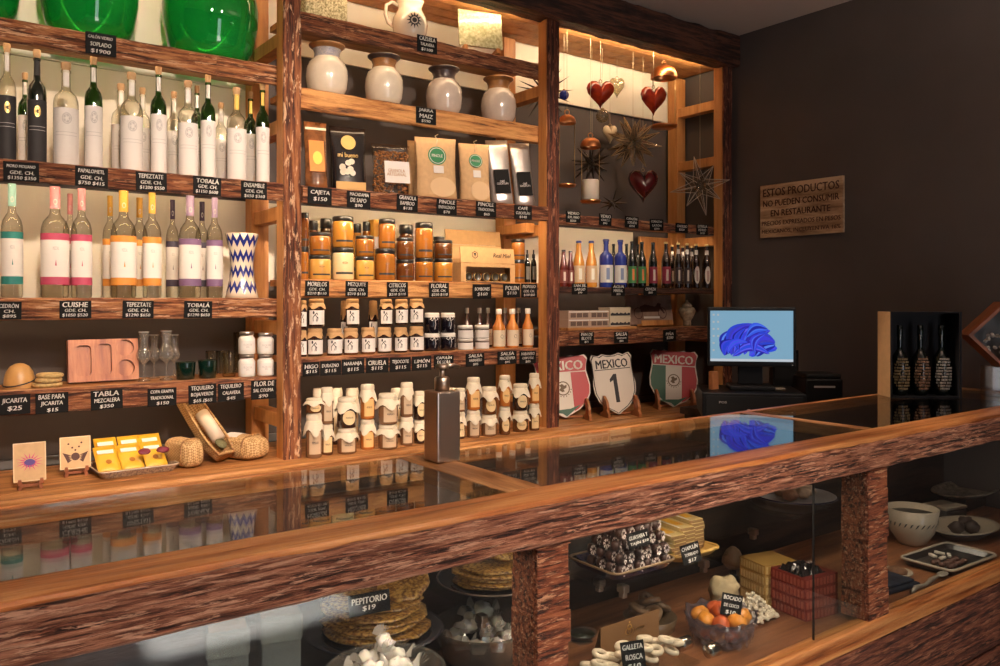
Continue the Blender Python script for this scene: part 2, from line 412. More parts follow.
for k, (z0, z1) in enumerate(((ZB - .25, ZB - .0505), (ZB - .46, ZB - .255), (0.0, ZB - .465))):
    cp('fascia_plank', MB().beam('X', cx0, cx1, YG0, YG0 + .025, z0, z1, seed=20 + k, jit=.004), wood('fascia_wood', 'X', (.02, .005, .004), (.15, .042, .024), (.34, .115, .06), along=8, across=110, bump=1, flake=(.48, .2, .11), flake_pos=.575, fa=(14, 130)))
ZF = ZB - .012
cp('case_floor', MB().box(cx0, cx1, YG0 + .041, YB - .02, ZF - .03, ZF), W_BASE)
cp('back_panel', MB().box(cx0, cx1, YB - .018, YB, ZF - .4, E - .4005), W_DARK)
# glass shelves on steel clips inside the case
def gshelf(x0, x1, y0, y1, z, clips):
    cp('inner_shelf', MB().box(x0, x1, y0, y1, z - .008, z), M_GLASS)
    for (x, y) in clips:
        cp('shelf_clip', MB().box(x - .009, x + .009, y - .016, y + .008, z - .026, z - .0085, .003).box(x - .007, x + .007, y - .011, y + .004, z - .038, z - .026, .003), M_STEEL)
ZS = E - .625
gshelf(1.235, 1.66, 1.29, 1.62, ZS, ((1.285, 1.36), (1.3, 1.30), (1.58, 1.305)))
ZS1 = E - .69
gshelf(.2, .89, 1.43, 1.64, ZS1, ((.4, 1.45),))
gshelf(.985, 1.225, 1.39, 1.64, ZZ(492, 606, 1.42) - .0006, ((1.0, 1.42), (1.2, 1.42)))
ZS2 = E - .605
gshelf(1.68, 2.2, 1.34, 1.62, ZS2, ((1.85, 1.36),))
# low glass shelf at the front of the case, its edge held by two chrome clips
ZC = E - .768
cp('inner_shelf', MB().box(1.0, 1.375, 1.142, 1.27, ZC - .006, ZC), M_GLASS)
for (px, y) in ((684, 1.225), (712, 1.165)):
    cp('shelf_clip', MB().lathe([(.0, 0), (.014, 0), (.015, .003), (.015, .03), (.012, .033), (.0, .033)], 16).xf(Matrix.Translation((XX(px, y) - .015, y, ZC - .003)) @ Matrix.Rotation(PI/2, 4, 'Y')), plain('chrome', (.7, .66, .6), .2, metal=1), 'chrome clip')
# upright panes of the inner glass corner
cp('divider_pane', MB().box(XX(813, 1.146), 2.008, 1.142, 1.146, ZF + .0005, E - .4425), M_GLASS)
cp('pane_edge', MB().box(XX(813, 1.146) - .0025, XX(813, 1.146) - .0003, 1.1415, 1.1465, ZF + .0005, E - .4425), M_BLACK)
# ================================================================ lights
def area(name, loc, sx, sy, power, col, rot=(0, 0, 0), spread=PI):
    l = bpy.data.lights.new(name, 'AREA'); l.shape = 'RECTANGLE'; l.size = sx; l.size_y = sy; l.energy = power; l.color = col; l.spread = spread
    o = bpy.data.objects.new(name, l); COL.objects.link(o); o.location = loc; o.rotation_euler = rot; return o
WARM = (1, .74, .46)
LP = {'L1': .6, 'L2': 1.5, 'L3': .3, 'L4': .5, 'M0': .35, 'M1': .35, 'M2': 2.4, 'M3': .5, 'M4': .6, 'R2': 3.0, 'T0': 2, 'T1': 1.8, 'T2': 3.7}
for (x0, x1, y, z, code) in LEDS:
    area('shelf_light', ((x0 + x1) / 2, y, z - .004), x1 - x0 - .1, .012, LP[code], WARM, (R(75 if code[0] == 'T' else 38), 0, 0))
def spot(name, loc, target, power, deg, col, blend=.6, size=.06):
    l = bpy.data.lights.new(name, 'SPOT'); l.energy = power; l.spot_size = R(deg); l.spot_blend = blend; l.color = col; l.shadow_soft_size = size
    o = bpy.data.objects.new(name, l); COL.objects.link(o); o.location = loc
    o.rotation_euler = (Vector(target) - Vector(loc)).to_track_quat('-Z', 'Y').to_euler(); return o
WARM2 = (1, .77, .59)
spot('overhead_spot', (.15, .15, 2.72), (.4, 2.85, 1.45), 260, 58, WARM2)
spot('overhead_spot', (1.3, .15, 2.72), (1.6, 2.85, 1.25), 270, 56, WARM2)
spot('overhead_spot', (2.1, .6, 2.72), (2.7, 2.9, 1.2), 52, 54, WARM2)
spot('overhead_spot', (.6, -.7, 2.6), (.75, 1.12, .95), 190, 56, (1, .8, .68))  # added spot to brighten the near part of the counter rail
spot('overhead_spot', (1.75, -.5, 2.6), (1.75, 1.12, .9), 120, 54, WARM2)  # another added spot, lifting the rail farther along the counter
spot('added_kraft_fill', (1.75, 2.25, 2.7), (2.62, 1.47, 1.2), 80, 32, WARM2)  # unseen fill added to brighten the kraft side of the gift box
area('ceiling_bounce_fill', (2.6, .6, 2.3), .4, .4, 13, (1, .82, .68), (PI, 0, 0))  # added upward fill standing in for room light bounced onto the ceiling
area('case_light', (1.45, 1.19, E - .446), .8, .01, 1.7, WARM2, (R(15), 0, 0))
area('case_light', (.45, 1.19, E - .446), .8, .01, 1.3, WARM2, (R(15), 0, 0))
area('case_light', (2.55, 1.19, E - .446), .7, .01, .5, WARM2, (R(15), 0, 0))
# daylight: sun through the street door behind, a pale sky outside it
s = bpy.data.lights.new('sun', 'SUN'); s.energy = 34; s.angle = R(2); s.color = (1, .95, .9)
so = bpy.data.objects.new('sun', s); COL.objects.link(so); so.rotation_euler = Vector((.0, 1, -.98)).to_track_quat('-Z', 'Y').to_euler()
w = bpy.data.worlds.new('sky'); sc.world = w; w.use_nodes = True
w.node_tree.nodes['Background'].inputs[0].default_value = (.72, .82, 1, 1); w.node_tree.nodes['Background'].inputs[1].default_value = 1.2
area('door_daylight', ((DX0 + DX1) / 2, -3.25, 1.15), DX1 - DX0, 2.1, 16, (.9, .93, 1), (R(90), 0, 0))
sc.view_settings.view_transform = 'Standard'; sc.view_settings.look = 'None'; sc.view_settings.gamma = 1; sc.view_settings.use_curve_mapping = False
sc.view_settings.exposure = 0.0
sc.cycles.use_denoising = True; sc.cycles.transparent_max_bounces = 24; sc.cycles.max_bounces = 8; sc.cycles.sample_clamp_indirect = 6
sc.cycles.caustics_reflective = False; sc.cycles.caustics_refractive = False
# ================================================================ goods on the shelves
M_LABEL = plain('white_paper', (.70, .665, .63), .7)
M_CORK = plain('cork', (.55, .34, .17), .8, noise_amt=.4, nscale=200)
M_INK = plain('dark_ink', (.03, .028, .03), .7)
M_GREYINK = plain('grey_ink', (.45, .43, .42), .7)
M_CLEAR = glass('clear_glass', (.95, .94, .87), f0=.06, edge=.72)
M_GREENG = glass('green_bottle_glass', (.12, .26, .05), (.02, .06, .01), .2, f0=.06, edge=.7)
M_DARKG = plain('dark_bottle_glass', (.008, .012, .008), .08, coat=1)
M_BROWNG = plain('brown_bottle_glass', (.02, .008, .004), .08, coat=1)
M_KRAFT = plain('kraft_paper', (.60, .39, .2), .75, noise_amt=.1, nscale=60)
M_CARD = plain('cardboard', (.62, .38, .17), .8, noise_amt=.08, nscale=50)
M_CLOTH = plain('cream_cloth', (.74, .65, .5), .9, noise_amt=.12, nscale=90, bump=.3)
M_KCLOTH = plain('kraft_cover', (.55, .33, .15), .85, noise_amt=.2, nscale=120, bump=.3)
M_TWINE = plain('twine', (.8, .7, .5), .9)
M_BLACKLID = plain('black_lid', (.014, .013, .012), .3, coat=.5)
M_WHITELID = plain('white_lid', (.8, .76, .7), .45)
M_BLUEP = plain('cobalt_blue', (.02, .03, .2), .25, coat=1)
M_CERAM = plain('cream_glaze', (.72, .63, .5), .18, coat=1, noise_amt=.05, nscale=9)
M_GOLD = plain('gold_foil', (.8, .55, .2), .3, metal=1)
M_REDW = plain('red_wood', (.36, .12, .05), .5, noise_amt=.3, nscale=20)

def prof(pts, H=1, D=1): return [(r * D / 2, z * H) for r, z in pts]
# ---- bottle kinds, one metre tall and one metre wide, scaled to each bottle
def bez(p): return p
BODY_MEZ = [(.0, 0), (.9, 0), (1, .02), (1, .60), (.97, .64), (.85, .685), (.6, .715), (.4, .74), (.35, .78), (.33, .9), (.4, .905), (.4, .925), (.2, .925)]
def emblem_parts(r, z, s, mat=None):
    e = ring_mb(.13, .02); e.add(ring_mb(.085, .018).v, ring_mb(.085, .018).f)
    q = MB()
    for k in range(5):
        a = k * 1.257
        q.add([(.03 * math.cos(a), 0, .03 * math.sin(a)), (.1 * math.cos(a - .3), 0, .1 * math.sin(a - .3)), (.1 * math.cos(a + .3), 0, .1 * math.sin(a + .3))], [(0, 1, 2)])
    e.add(q.v, q.f)
    e.v = [(x * s, y, zz * s * .27) for x, y, zz in e.v]
    return on_cyl(e, r, z)
def mk_mezcal(gm, lab, neck, cork=M_CORK, seal=True):
    def f():
        k = 1.012
        l = cyl_patch(.5 * k, .035, .56, -1.28, 1.28)
        em = emblem_parts(.5 * k + .008, .46, 1.5 if lab is not M_INK else 1.3)
        ln = MB()
        for z in (.33, .30): ln.add(*((lambda c: (c.v, c.f))(cyl_patch(.5 * k + .006, z, z + .004, -.9, .9, 8))))
        subs = [('emblem', em, M_GREYINK if lab is not M_INK else M_GOLD), ('print_line', ln, M_GREYINK)]
        P_ = [P('glass_body', MB().lathe(prof(BODY_MEZ), 22), gm), P('paper_label', l, lab, subs),
              P('cork', MB().lathe([(0, .926), (.17, .926), (.17, .945), (.2, .948), (.2, .995), (.17, 1), (0, 1)], 16, cap=False), cork)]
        if seal: P_.append(P('neck_seal', cyl_patch(.178, .765, .925, -.75, .75, 6, .172), neck))
        return P_
    return f
BODY_BAND = [(.0, 0), (.92, 0), (1, .02), (1, .585), (.97, .63), (.85, .68), (.6, .72), (.42, .745), (.36, .78), (.34, .97), (.38, .972), (.38, 1), (.0, 1)]
def mk_banded(c, seal):
    def f():
        k = .507
        m = plain('band_' + c[0], c[1], .6); sm = plain('seal_' + c[0], seal, .55)
        s = cyl_patch(.192, .80, 1.0, -1.3, 1.3, 8)
        r = on_cyl(ring_mb(.075, .025, 16), .197, .86); rr = [(x, y, (z - .86) * .35 + .86) for x, y, z in r.v]; r.v = rr
        mark = MB().add([(-.03, 0, -.025), (.03, 0, -.025), (.0, 0, .03)], [(0, 1, 2)]); mark = on_cyl(mark, k + .006, .31)
        ln = on_cyl(text_mb('MEZCAL', .42, .03), k + .006, .44)
        return [P('glass_body', MB().lathe(prof(BODY_BAND), 22), M_CLEAR),
                P('paper_label', cyl_patch(k, .185, .515, -1.45, 1.45), M_LABEL, [('emblem', mark, m), ('lettering', ln, M_GREYINK)]),
                P('colour_band', cyl_patch(k + .001, .515, .575, -1.5, 1.5), m, lb=c[0] + ' band above the label'),
                P('colour_band', cyl_patch(k + .001, .115, .185, -1.5, 1.5), m, lb=c[0] + ' band below the label'),
                P('neck_seal', s, sm, [('emblem', r, M_LABEL)])]
    return f
BODY_BEER = [(.0, 0), (.92, 0), (1, .03), (1, .55), (.96, .6), (.78, .68), (.52, .76), (.42, .84), (.4, .955), (.44, .96), (.44, .975), (0, .975)]
def mk_beer(bm, body, lab, cap, neck=None, oval=False):
    def f():
        lm = plain('lab_' + lab[0], lab[1], .6)
        if oval:
            l = on_cyl(oval_grid(.36, .2), .51, .30)
        else: l = cyl_patch(.508, .1, .46, -1.2, 1.2)
        st = MB(); st.add(*((lambda c: (c.v, c.f))(cyl_patch(.514, .16, .40, -.25, .25, 4))))
        p = [P('glass_body', MB().lathe(prof(body), 18), bm), P('paper_label', l, lm, [('print', st, plain('labink_' + lab[0], lab[2], .6))]),
             P('cap', MB().lathe([(0, .955), (.235, .955), (.24, .96), (.225, .995), (.2, 1), (0, 1)], 16, cap=False), cap)]
        if neck: p.append(P('neck_label', cyl_patch(.27, .74, .86, -1.1, 1.1, 6, .225), neck))
        return p
    return f
M_BLUEG = plain('blue_bottle_glass', (.03, .05, .3), .1, coat=1)
M_AMBER = plain('amber_drink', (.75, .32, .05), .12, coat=1, sss=.2)
M_REDG = plain('dark_red_drink', (.12, .015, .01), .1, coat=1)
M_BLUECAP = plain('blue_cap', (.03, .05, .22), .35)
M_YCAP = plain('gold_cap', (.75, .6, .3), .35, metal=.6)
M_BLKCAP = plain('black_cap', (.01, .01, .01), .4)
BODY_JUG = [(0, 0), (.9, 0), (1, .03), (1, .42), (.9, .55), (.62, .7), (.46, .78), (.42, .95), (0, .95)]
def row(items, key_of, name, cat, base, Y, group, dy=0.0):
    """items: (px, width px, top py, kind, label)"""
    for (px, wpx, ty, kind, lab) in items:
        mk, key = key_of(kind)
        x = XX(px, Y); d = DIA(wpx, px, Y); h = ZZ(px, ty, Y) - base
        spawn(key, mk, name, lab, cat, (x, Y, base + .0006), face_cam(x, Y, .55), (d, d, h), group)
MEZ = {'clear': (M_CLEAR, M_LABEL, M_LABEL), 'green': (M_GREENG, M_LABEL, M_LABEL), 'cleary': (M_CLEAR, M_LABEL, plain('yellow_seal', (.75, .5, .1), .6)),
       'greeny': (M_GREENG, M_LABEL, plain('yellow_seal', (.75, .5, .1), .6)), 'black': (M_DARKG, M_INK, M_INK), 'smoke': (M_CLEAR, M_INK, M_LABEL)}
def kmez(k): return mk_mezcal(*MEZ[k]), 'mez' + k
g = 'mezcal bottles in front on the upper bottle shelf'
row([(7, 19, 44, 'smoke', 'clear bottle with a big black label above the MORO price tag'),
     (37, 20, 50, 'black', 'nearly black bottle with a black label, next to the clear black-labelled one'),
     (66, 26, 63, 'clear', 'wide clear bottle with white label just past the black bottle'),
     (93.5, 18.5, 57, 'green', 'slim dark green bottle with white label above the PAPALOMETL tag'),
     (131.5, 23.5, 73, 'clear', 'wide clear bottle with white label above the gap before TEPEZTATE'),
     (158.5, 16.5, 67, 'green', 'slim dark green bottle with white label above the TEPEZTATE tag'),
     (188, 20.5, 81, 'clear', 'wide clear bottle with white label and white neck seal before TOBALÁ'),
     (208, 15.5, 75, 'green', 'slim dark green bottle with white label above the TOBALÁ tag'),
     (236.5, 20, 88, 'cleary', 'wide clear bottle with white label and yellow neck seal'),
     (262.5, 14, 83, 'greeny', 'slim green bottle with yellow neck seal above the ENSAMBLE tag')], kmez, 'mezcal_bottle', 'bottle', SZ['L2'], 2.86, g)
g = 'mezcal bottles behind on the upper bottle shelf'
row([(25, 15, 73, 'green', 'dark bottle half hidden behind the clear black-labelled bottle'),
     (121, 20, 84, 'clear', 'clear bottle half hidden behind the wide one before TEPEZTATE'),
     (142.5, 16, 88, 'clear', 'clear bottle between the wide clear and the TEPEZTATE green bottle, in back'),
     (174, 16, 92, 'clear', 'clear bottle in back between TEPEZTATE green and the next wide clear bottle'),
     (197, 13, 86, 'green', 'green bottle peeping from behind the wide clear bottle before TOBALÁ'),
     (221, 15, 103, 'clear', 'short clear bottle in back beside the TOBALÁ green bottle'),
     (250.5, 14, 92, 'greeny', 'yellow-sealed green bottle in back between the two yellow-sealed bottles')], kmez, 'mezcal_bottle', 'bottle', SZ['L2'], 2.99, g)
BAND = {'teal': (('teal', (.02, .2, .18)), (.35, .65, .6)), 'pink': (('pink', (.45, .06, .12)), (.85, .35, .38)), 'orange': (('orange', (.62, .25, .04)), (.85, .5, .08)), 'purple': (('purple', (.18, .1, .2)), (.5, .38, .6)), 'dpurple': (('dark', (.05, .04, .07)), (.08, .05, .1))}
def kband(k): return mk_banded(*BAND[k]), 'band' + k
g = 'banded mezcal bottles in front on the middle bottle shelf'
row([(12, 22.5, 184, 'teal', 'clear bottle with teal bands on its white label'),
     (55, 29, 187, 'pink', 'larger clear bottle with pink bands above the CUISHE tag'),
     (81.5, 21.5, 189, 'pink', 'smaller pink-banded clear bottle beside the larger pink one'),
     (123.5, 26, 191, 'orange', 'larger clear bottle with orange bands above the TEPEZTATE tag'),
     (152, 19, 193, 'orange', 'smaller orange-banded clear bottle beside the larger orange one'),
     (190, 22.5, 196, 'purple', 'larger clear bottle with purple bands above the TOBALÁ tag'),
     (214.5, 16.5, 198, 'purple', 'smaller purple-banded clear bottle beside the zigzag vase')], kband, 'mezcal_bottle', 'bottle', SZ['L3'], 2.90, g)
g = 'banded mezcal bottles behind on the middle bottle shelf'
row([(70, 15, 194, 'pink', 'pink-banded bottle hidden behind the two pink ones'),
     (110, 15, 196, 'orange', 'orange-banded bottle peeping out behind the larger orange bottle'),
     (139.5, 17, 198, 'orange', 'orange-banded bottle in back between the two orange ones'),
     (172.5, 13, 200, 'dpurple', 'dark-banded bottle standing free behind the larger purple bottle'),
     (202, 14, 202, 'dpurple', 'dark-banded bottle in back between the two purple bottles')], kband, 'mezcal_bottle', 'bottle', SZ['L3'], 3.02, g)
# zigzag vase: waisted, with stepped blue and cream bands
x, Y = XX(242, 2.9), 2.9; d = DIA(34, 242, Y); h = ZZ(242, 234, Y) - SZ['L3']
v = thing('zigzag_vase', 'waisted cream vase with cobalt blue zigzag bands', 'vase', (x, Y, SZ['L3'] + .0006))
def waist(z): return d / 2 * (1 - .32 * math.sin(PI * min(1, max(0, z / h))))
ob('vase_body', MB().lathe([(0, 0)] + [(waist(h * t / 12), h * t / 12) for t in range(13)] + [(waist(h) * .86, h), (waist(.6 * h) * .8, h * .5), (0, h * .5)], 24, cap=False), M_CERAM, v)
zz = MB(); nz = 14
for b in range(4):
    z0 = h * (.06 + .24 * b); pts = []
    for i in range(nz * 2 + 1):
        a = PI * i / nz; up = (i % 2) * h * .11
        for dz in (0, h * .105):
            zc = min(h, z0 + up + dz); pts.append(((waist(zc) + .0012) * math.cos(a), (waist(zc) + .0012) * math.sin(a), zc))
    zz.add(pts, [(2 * i, 2 * i + 2, 2 * i + 3, 2 * i + 1) for i in range(nz * 2)])
ob('zigzag_band', zz, M_BLUEP, v)
# ---- green blown-glass demijohns on the top shelf
M_DEMI = glass('green_glass', (.16, .72, .22), (.01, .36, .07), .34, f0=.07, edge=.75)
def mk_demi():
    p = [(0, 0), (.55, 0), (.72, .04), (.88, .14), (.985, .36), (1, .5), (.95, .64), (.8, .77), (.5, .87), (.28, .91), (.24, .97), (.34, 1)]
    return [P('glass_body', MB().lathe(prof(p), 32, cap=False), M_DEMI), P('neck_rim', MB().lathe([(.13, .965), (.19, .97), (.19, 1.0), (.13, 1.0), (.13, .965)], 24, cap=False), M_DEMI)]
for (px, w, lab) in ((-26, 100, 'green blown-glass demijohn cut off by the edge of the view'), (90, 101, 'green blown-glass demijohn above the GALÓN price tag'), (211, 97, 'green blown-glass demijohn beside the wooden post')):
    x = XX(px, 2.97); d = DIA(w, px, 2.97)
    spawn('demi', mk_demi, 'glass_demijohn', lab, 'glass jug', (x, 2.97, SZ['L1'] + .0006), 0, (d, d, .405), 'green demijohns on the top shelf')
# ---- fourth shelf: gourds, rings, tray, glasses, jars
z4 = SZ['L4']
x = XX(19.5, 2.92); d = DIA(33, 19.5, 2.92)
t = thing('gourd_bowl', 'upturned tan gourd bowl with a dark cord above the JICARITA tag', 'bowl', (x, 2.92, z4 + .0006))
ob('gourd', MB().lathe([(d / 2, 0), (d / 2, .012), (d * .48, .03), (d * .42, .05), (d * .3, .066), (d * .14, .074), (.0, .076)], 24, cap=False), plain('gourd_skin', (.55, .3, .1), .35, coat=.4, noise_amt=.15, nscale=30), t)
ob('cord', MB().tube([(d * .505 * math.cos(a), d * .505 * math.sin(a), .018 + .012 * math.sin(a + 1)) for a in [2 * PI * k / 20 for k in range(20)]], .0022, 6, closed=True), M_INK, t)
for k in range(3):
    x = XX(47 + k * 1.2, 2.89 - .0 * k); o = ob('fibre_ring', MB().tube([(.037 * math.cos(a), .03 * math.sin(a), .0) for a in [2 * PI * q / 20 for q in range(20)]], .0068, 8, closed=True), plain('palm_fibre', (.58, .4, .16), .8, noise_amt=.3, nscale=90))
    o.location = (x, 2.88, z4 + .0085 + k * .0145); o.rotation_euler = (0, 0, k)
    tag(o, ('bottom', 'middle', 'topmost')[k] + ' of the stacked palm fibre rings beside the gourd', 'ring', 'palm fibre bowl rings')
# wooden serving board with scooped slots, leaning on the wall
x0, x1 = XX(68, 2.93), XX(138, 2.93); bw = x1 - x0; bh = ZZ(103, 341, 2.93) - z4; bt = .028
t = thing('serving_board', 'reddish wooden serving board with two long slots and two round hollows, leaning upright', 'board', ((x0 + x1) / 2, 2.92, z4 + .0065), rot=(R(-8), 0, 0))
bmh = bmesh.new()
def slot_outline(cx, cz, w, h, n=8):
    pts = []
    r = min(w, h) / 2 * .6
    for (sx, sz, a0) in ((1, 1, 0), (-1, 1, PI / 2), (-1, -1, PI), (1, -1, PI * 1.5)):
        for k in range(5):
            a = a0 + PI / 2 * k / 4; pts.append((cx + sx * (w / 2 - r) + r * math.cos(a), cz + sz * (h / 2 - r) + r * math.sin(a)))
    return pts
B_ = MB().box(-bw / 2, bw / 2, .0065, bt, 0, bh, .003)
slots = [slot_outline(-bw * .29, bh * .5, bw * .22, bh * .72), slot_outline(.0, bh * .53, bw * .22, bh * .72)]
def circ(cx, cz, r, n=24): return [(cx + r * math.cos(2 * PI * k / n), cz + r * math.sin(2 * PI * k / n)) for k in range(n)]
slots += [circ(bw * .31, bh * .78, bw * .13), circ(bw * .31, bh * .29, bw * .13)]
def sheet_with_holes(w, h, holes, y, z0=0):
    c = bpy.data.curves.new('t', 'CURVE'); c.dimensions = '2D'; c.fill_mode = 'FRONT'
    for pts in [[(-w / 2, 0), (w / 2, 0), (w / 2, h), (-w / 2, h)]] + holes:
        s_ = c.splines.new('POLY'); s_.points.add(len(pts) - 1)
        for p_, q in zip(s_.points, pts): p_.co = (q[0], q[1], 0, 1)
        s_.use_cyclic_u = True
    o = bpy.data.objects.new('t', c); COL.objects.link(o); dg = bpy.context.evaluated_depsgraph_get(); dg.update()
    me = bpy.data.meshes.new_from_object(o.evaluated_get(dg)); V = [(q.co.x, y, q.co.y) for q in me.vertices]; Fc = [tuple(p_.vertices) for p_ in me.polygons]
    bpy.data.objects.remove(o); bpy.data.curves.remove(c); bpy.data.meshes.remove(me); return V, Fc
V, Fc = sheet_with_holes(bw, bh, slots, -.006); B_.add(V, Fc)
edge = [(-bw / 2, 0), (bw / 2, 0), (bw / 2, bh), (-bw / 2, bh)]
for pts, y1 in [(edge, .0065)] + [(s_, .0062) for s_ in slots]:
    n = len(pts); B_.add([(a, -.006, b) for a, b in pts] + [(a, y1, b) for a, b in pts], [(i, (i + 1) % n, n + (i + 1) % n, n + i) for i in range(n)])
ob('board', B_, wood('red_board', 'Z', (.22, .06, .025), (.36, .12, .045), (.45, .17, .07), along=3, across=25, bump=.1, rough=.4), t)
# stemmed tasting glasses
def mk_copa():
    p = [(0, 0), (.7, .0), (.72, .015), (.3, .04), (.1, .07), (.085, .3), (.2, .36), (.75, .44), (.9, .52), (.8, .6), (.52, .7), (.47, .8), (.6, 1)]
    return [P('bowl', MB().lathe(prof(p), 22, cap=False), glass('fine_glass', (.95, .94, .92), (.8, .75, .68), .07, f0=.12, edge=.3)), P('rim', MB().lathe([(.295, .992), (.305, .995), (.3, 1), (.293, .997), (.295, .992)], 20, cap=False), M_GREYINK)]
for (px, Y, ty, w, lab) in ((144, 2.9, 332, 14, 'stemmed tasting glass in front, next to the wooden board'), (166.5, 2.9, 331, 15, 'stemmed tasting glass in front, farther from the board'),
                            (154, 3.0, 335, 13, 'stemmed tasting glass behind, between the two front ones'), (174, 3.0, 335, 12, 'stemmed tasting glass behind, nearest the green shot glasses')):
    x = XX(px, Y); d = DIA(w, px, Y)
    spawn('copa', mk_copa, 'tasting_glass', lab, 'glass', (x, Y, z4 + .0006), 0, (d * 1.3, d * 1.3, ZZ(px, ty, Y) - z4), 'stemmed tasting glasses')
def mk_cup(m, th=.86):
    def f(): return [P('cup', MB().lathe([(0, 0), (.42, 0), (.44, .03), (.5, .97), (.49, 1), (.5 * th, .98), (.4 * th, .12), (0, .1)], 20, cap=False), m), P('rim', MB().lathe([(.43, .985), (.5, .985), (.5, 1.0), (.43, 1.0), (.43, .985)], 20, cap=False), m)]
    return f
M_DKGREEN = plain('dark_green_glaze', (.003, .014, .009), .15, coat=1)
for (px, w, ty, Y, m, key, lab, gr) in ((185.5, 21, 362, 2.89, M_DKGREEN, 'cupg', 'dark green glazed shot cup nearer the tasting glasses', 'dark green shot cups'), (207.5, 20, 360, 2.89, M_DKGREEN, 'cupg', 'dark green glazed shot cup nearer the salt jars', 'dark green shot cups'),
                        (229, 15, 353, 2.90, M_CLEAR, 'cupc', 'clear shot glass in front of the stacked salt jars', 'clear shot glasses'), (212, 13, 351, 3.01, M_CLEAR, 'cupc', 'clear shot glass behind the dark green cups', 'clear shot glasses'), (224, 12, 351, 3.02, M_CLEAR, 'cupc', 'clear shot glass behind the clear one in front', 'clear shot glasses')):
    x = XX(px, Y); d = DIA(w, px, Y)
    spawn(key, mk_cup(m), 'shot_cup', lab, 'cup', (x, Y, z4 + .0006), 0, (d, d, ZZ(px, ty, Y) - z4), gr)
def mk_salt():
    p = [(0, 0), (.9, 0), (1, .04), (1, .66), (.9, .75), (.78, .79), (.78, .83), (0, .83)]
    return [P('jar_body', MB().lathe(prof(p), 20), plain('salt_white', (.78, .74, .68), .35, coat=.8)), P('lid', MB().lathe([(0, .84), (.43, .84), (.43, .97), (.4, 1), (0, 1)], 20, cap=False), plain('tin_lid', (.4, .36, .32), .35, metal=.9)),
            P('paper_label', cyl_patch(.506, .16, .6, -.9, .9), M_LABEL, [('lettering', on_cyl(text_mb('FLOR DE\nSAL', .5, .18), .512, .38), M_GREYINK)])]
zt = z4
for lev, (tops, nm) in enumerate((((354.5, 354), 'bottom'), ((329, 329), 'top'))):
    for q, px in enumerate((246.8, 265.5)):
        Y = 2.86; x = XX(px, Y); d = DIA(17.2, px, Y); h = (ZZ(px, 354.3, Y) - z4)
        spawn('salt', mk_salt, 'salt_jar', nm + ' white salt jar in the stack ' + ('nearer the shot glasses' if q == 0 else 'nearer the wooden post'), 'jar', (x, Y, z4 + .0006 + lev * (h + .0008)), face_cam(x, Y, .6), (d, d, h), 'stacked salt jars')
x = XX(229, 3.0); d = DIA(16, 229, 3.0)
spawn('cupc', mk_cup(M_CLEAR), 'glass_tumbler', 'tall clear tumbler in the dark corner behind the salt jars', 'glass', (x + .055, 3.03, z4 + .0006), 0, (d, d, .15))
# ---- ledge goods of the first bay
zg = SZ['G']
def coaster(px, w, ytop, Y, lab, design):
    x = XX(px, Y); s = DIA(w, px, Y); zb = zg + .021
    h = ZZ(px, ytop, Y) - zb
    t = thing('coaster', lab, 'coaster', (x, Y - .02, zb), rot=(R(-10), 0, face_cam(x, Y, .35)), group='decorated coasters on tiny easels')
    ob('tile', MB().box(-s / 2, s / 2, -.003, .003, 0, h, .0015), plain('pale_wood_tile', (.62, .4, .2), .6, noise_amt=.1, nscale=40), t)
    e = MB()
    for (a, b, c, d) in ((-s/2, -s/2 + .003, 0, h), (s/2 - .003, s/2, 0, h), (-s/2, s/2, 0, .003), (-s/2, s/2, h - .003, h)): e.box(a, b, -.0045, -.0031, c, d)
    ob('border', e, plain('tile_edge', (.75, .56, .33), .6), t)
    design(t, s, h)
    ez = thing('tiny_easel', lab.replace('coaster', 'easel under the coaster') if False else 'tiny wooden easel holding the ' + ('flower' if 'flower' in lab else 'brown bird') + ' coaster', 'easel', (x, Y - .03, zg + .0006), face_cam(x, Y, .35), group='tiny coaster easels')
    for sx in (-1, 1):
        q = [(-.004, -.012, 0), (.004, -.012, 0), (.004, -.012, .014), (-.004, -.012, .014)]
        ob('leg', MB().prism([(sx * s * .33 - .005, 0), (sx * s * .33 + .005, 0), (sx * s * .33 + .004 - sx * .004, .019), (sx * s * .33 - .004 - sx * .004, .019)], -.012, .03), M_REDW, ez)
        ob('hook', MB().prism([(sx * s * .33 - .006, .017), (sx * s * .33 + .006, .017), (sx * s * .33 + .004, .032), (sx * s * .33 - .004, .032)], -.0195, -.0125), M_REDW, ez)
    ob('bar', MB().box(-s * .33, s * .33, .012, .02, .004, .012), M_REDW, ez)
PURP = plain('purple_ink', (.1, .05, .25), .6); PNK = plain('pink_ink', (.6, .08, .2), .6); BRN = plain('brown_ink', (.08, .03, .02), .6)
def flower(t, s, h):
    m = MB()
    for k in range(16):
        a = 2 * PI * k / 16; r0, r1 = s * .17, s * (.40 + .05 * (k % 2))
        m.add([(r0 * math.cos(a - .17), -.0038, h * .5 + .75 * r0 * math.sin(a - .17)), (r0 * math.cos(a + .17), -.0038, h * .5 + .75 * r0 * math.sin(a + .17)), (r1 * math.cos(a), -.0038, h * .5 + .75 * r1 * math.sin(a))], [(0, 1, 2)])
    ob('petals', m, PNK, t)
    c = disc_mb(s * .18, s * .14, 20, 0, h * .47); c.v = [(a, -.0037, b) for a, b in [(q[0], q[2]) for q in c.v]]; ob('flower_centre', c, PURP, t)
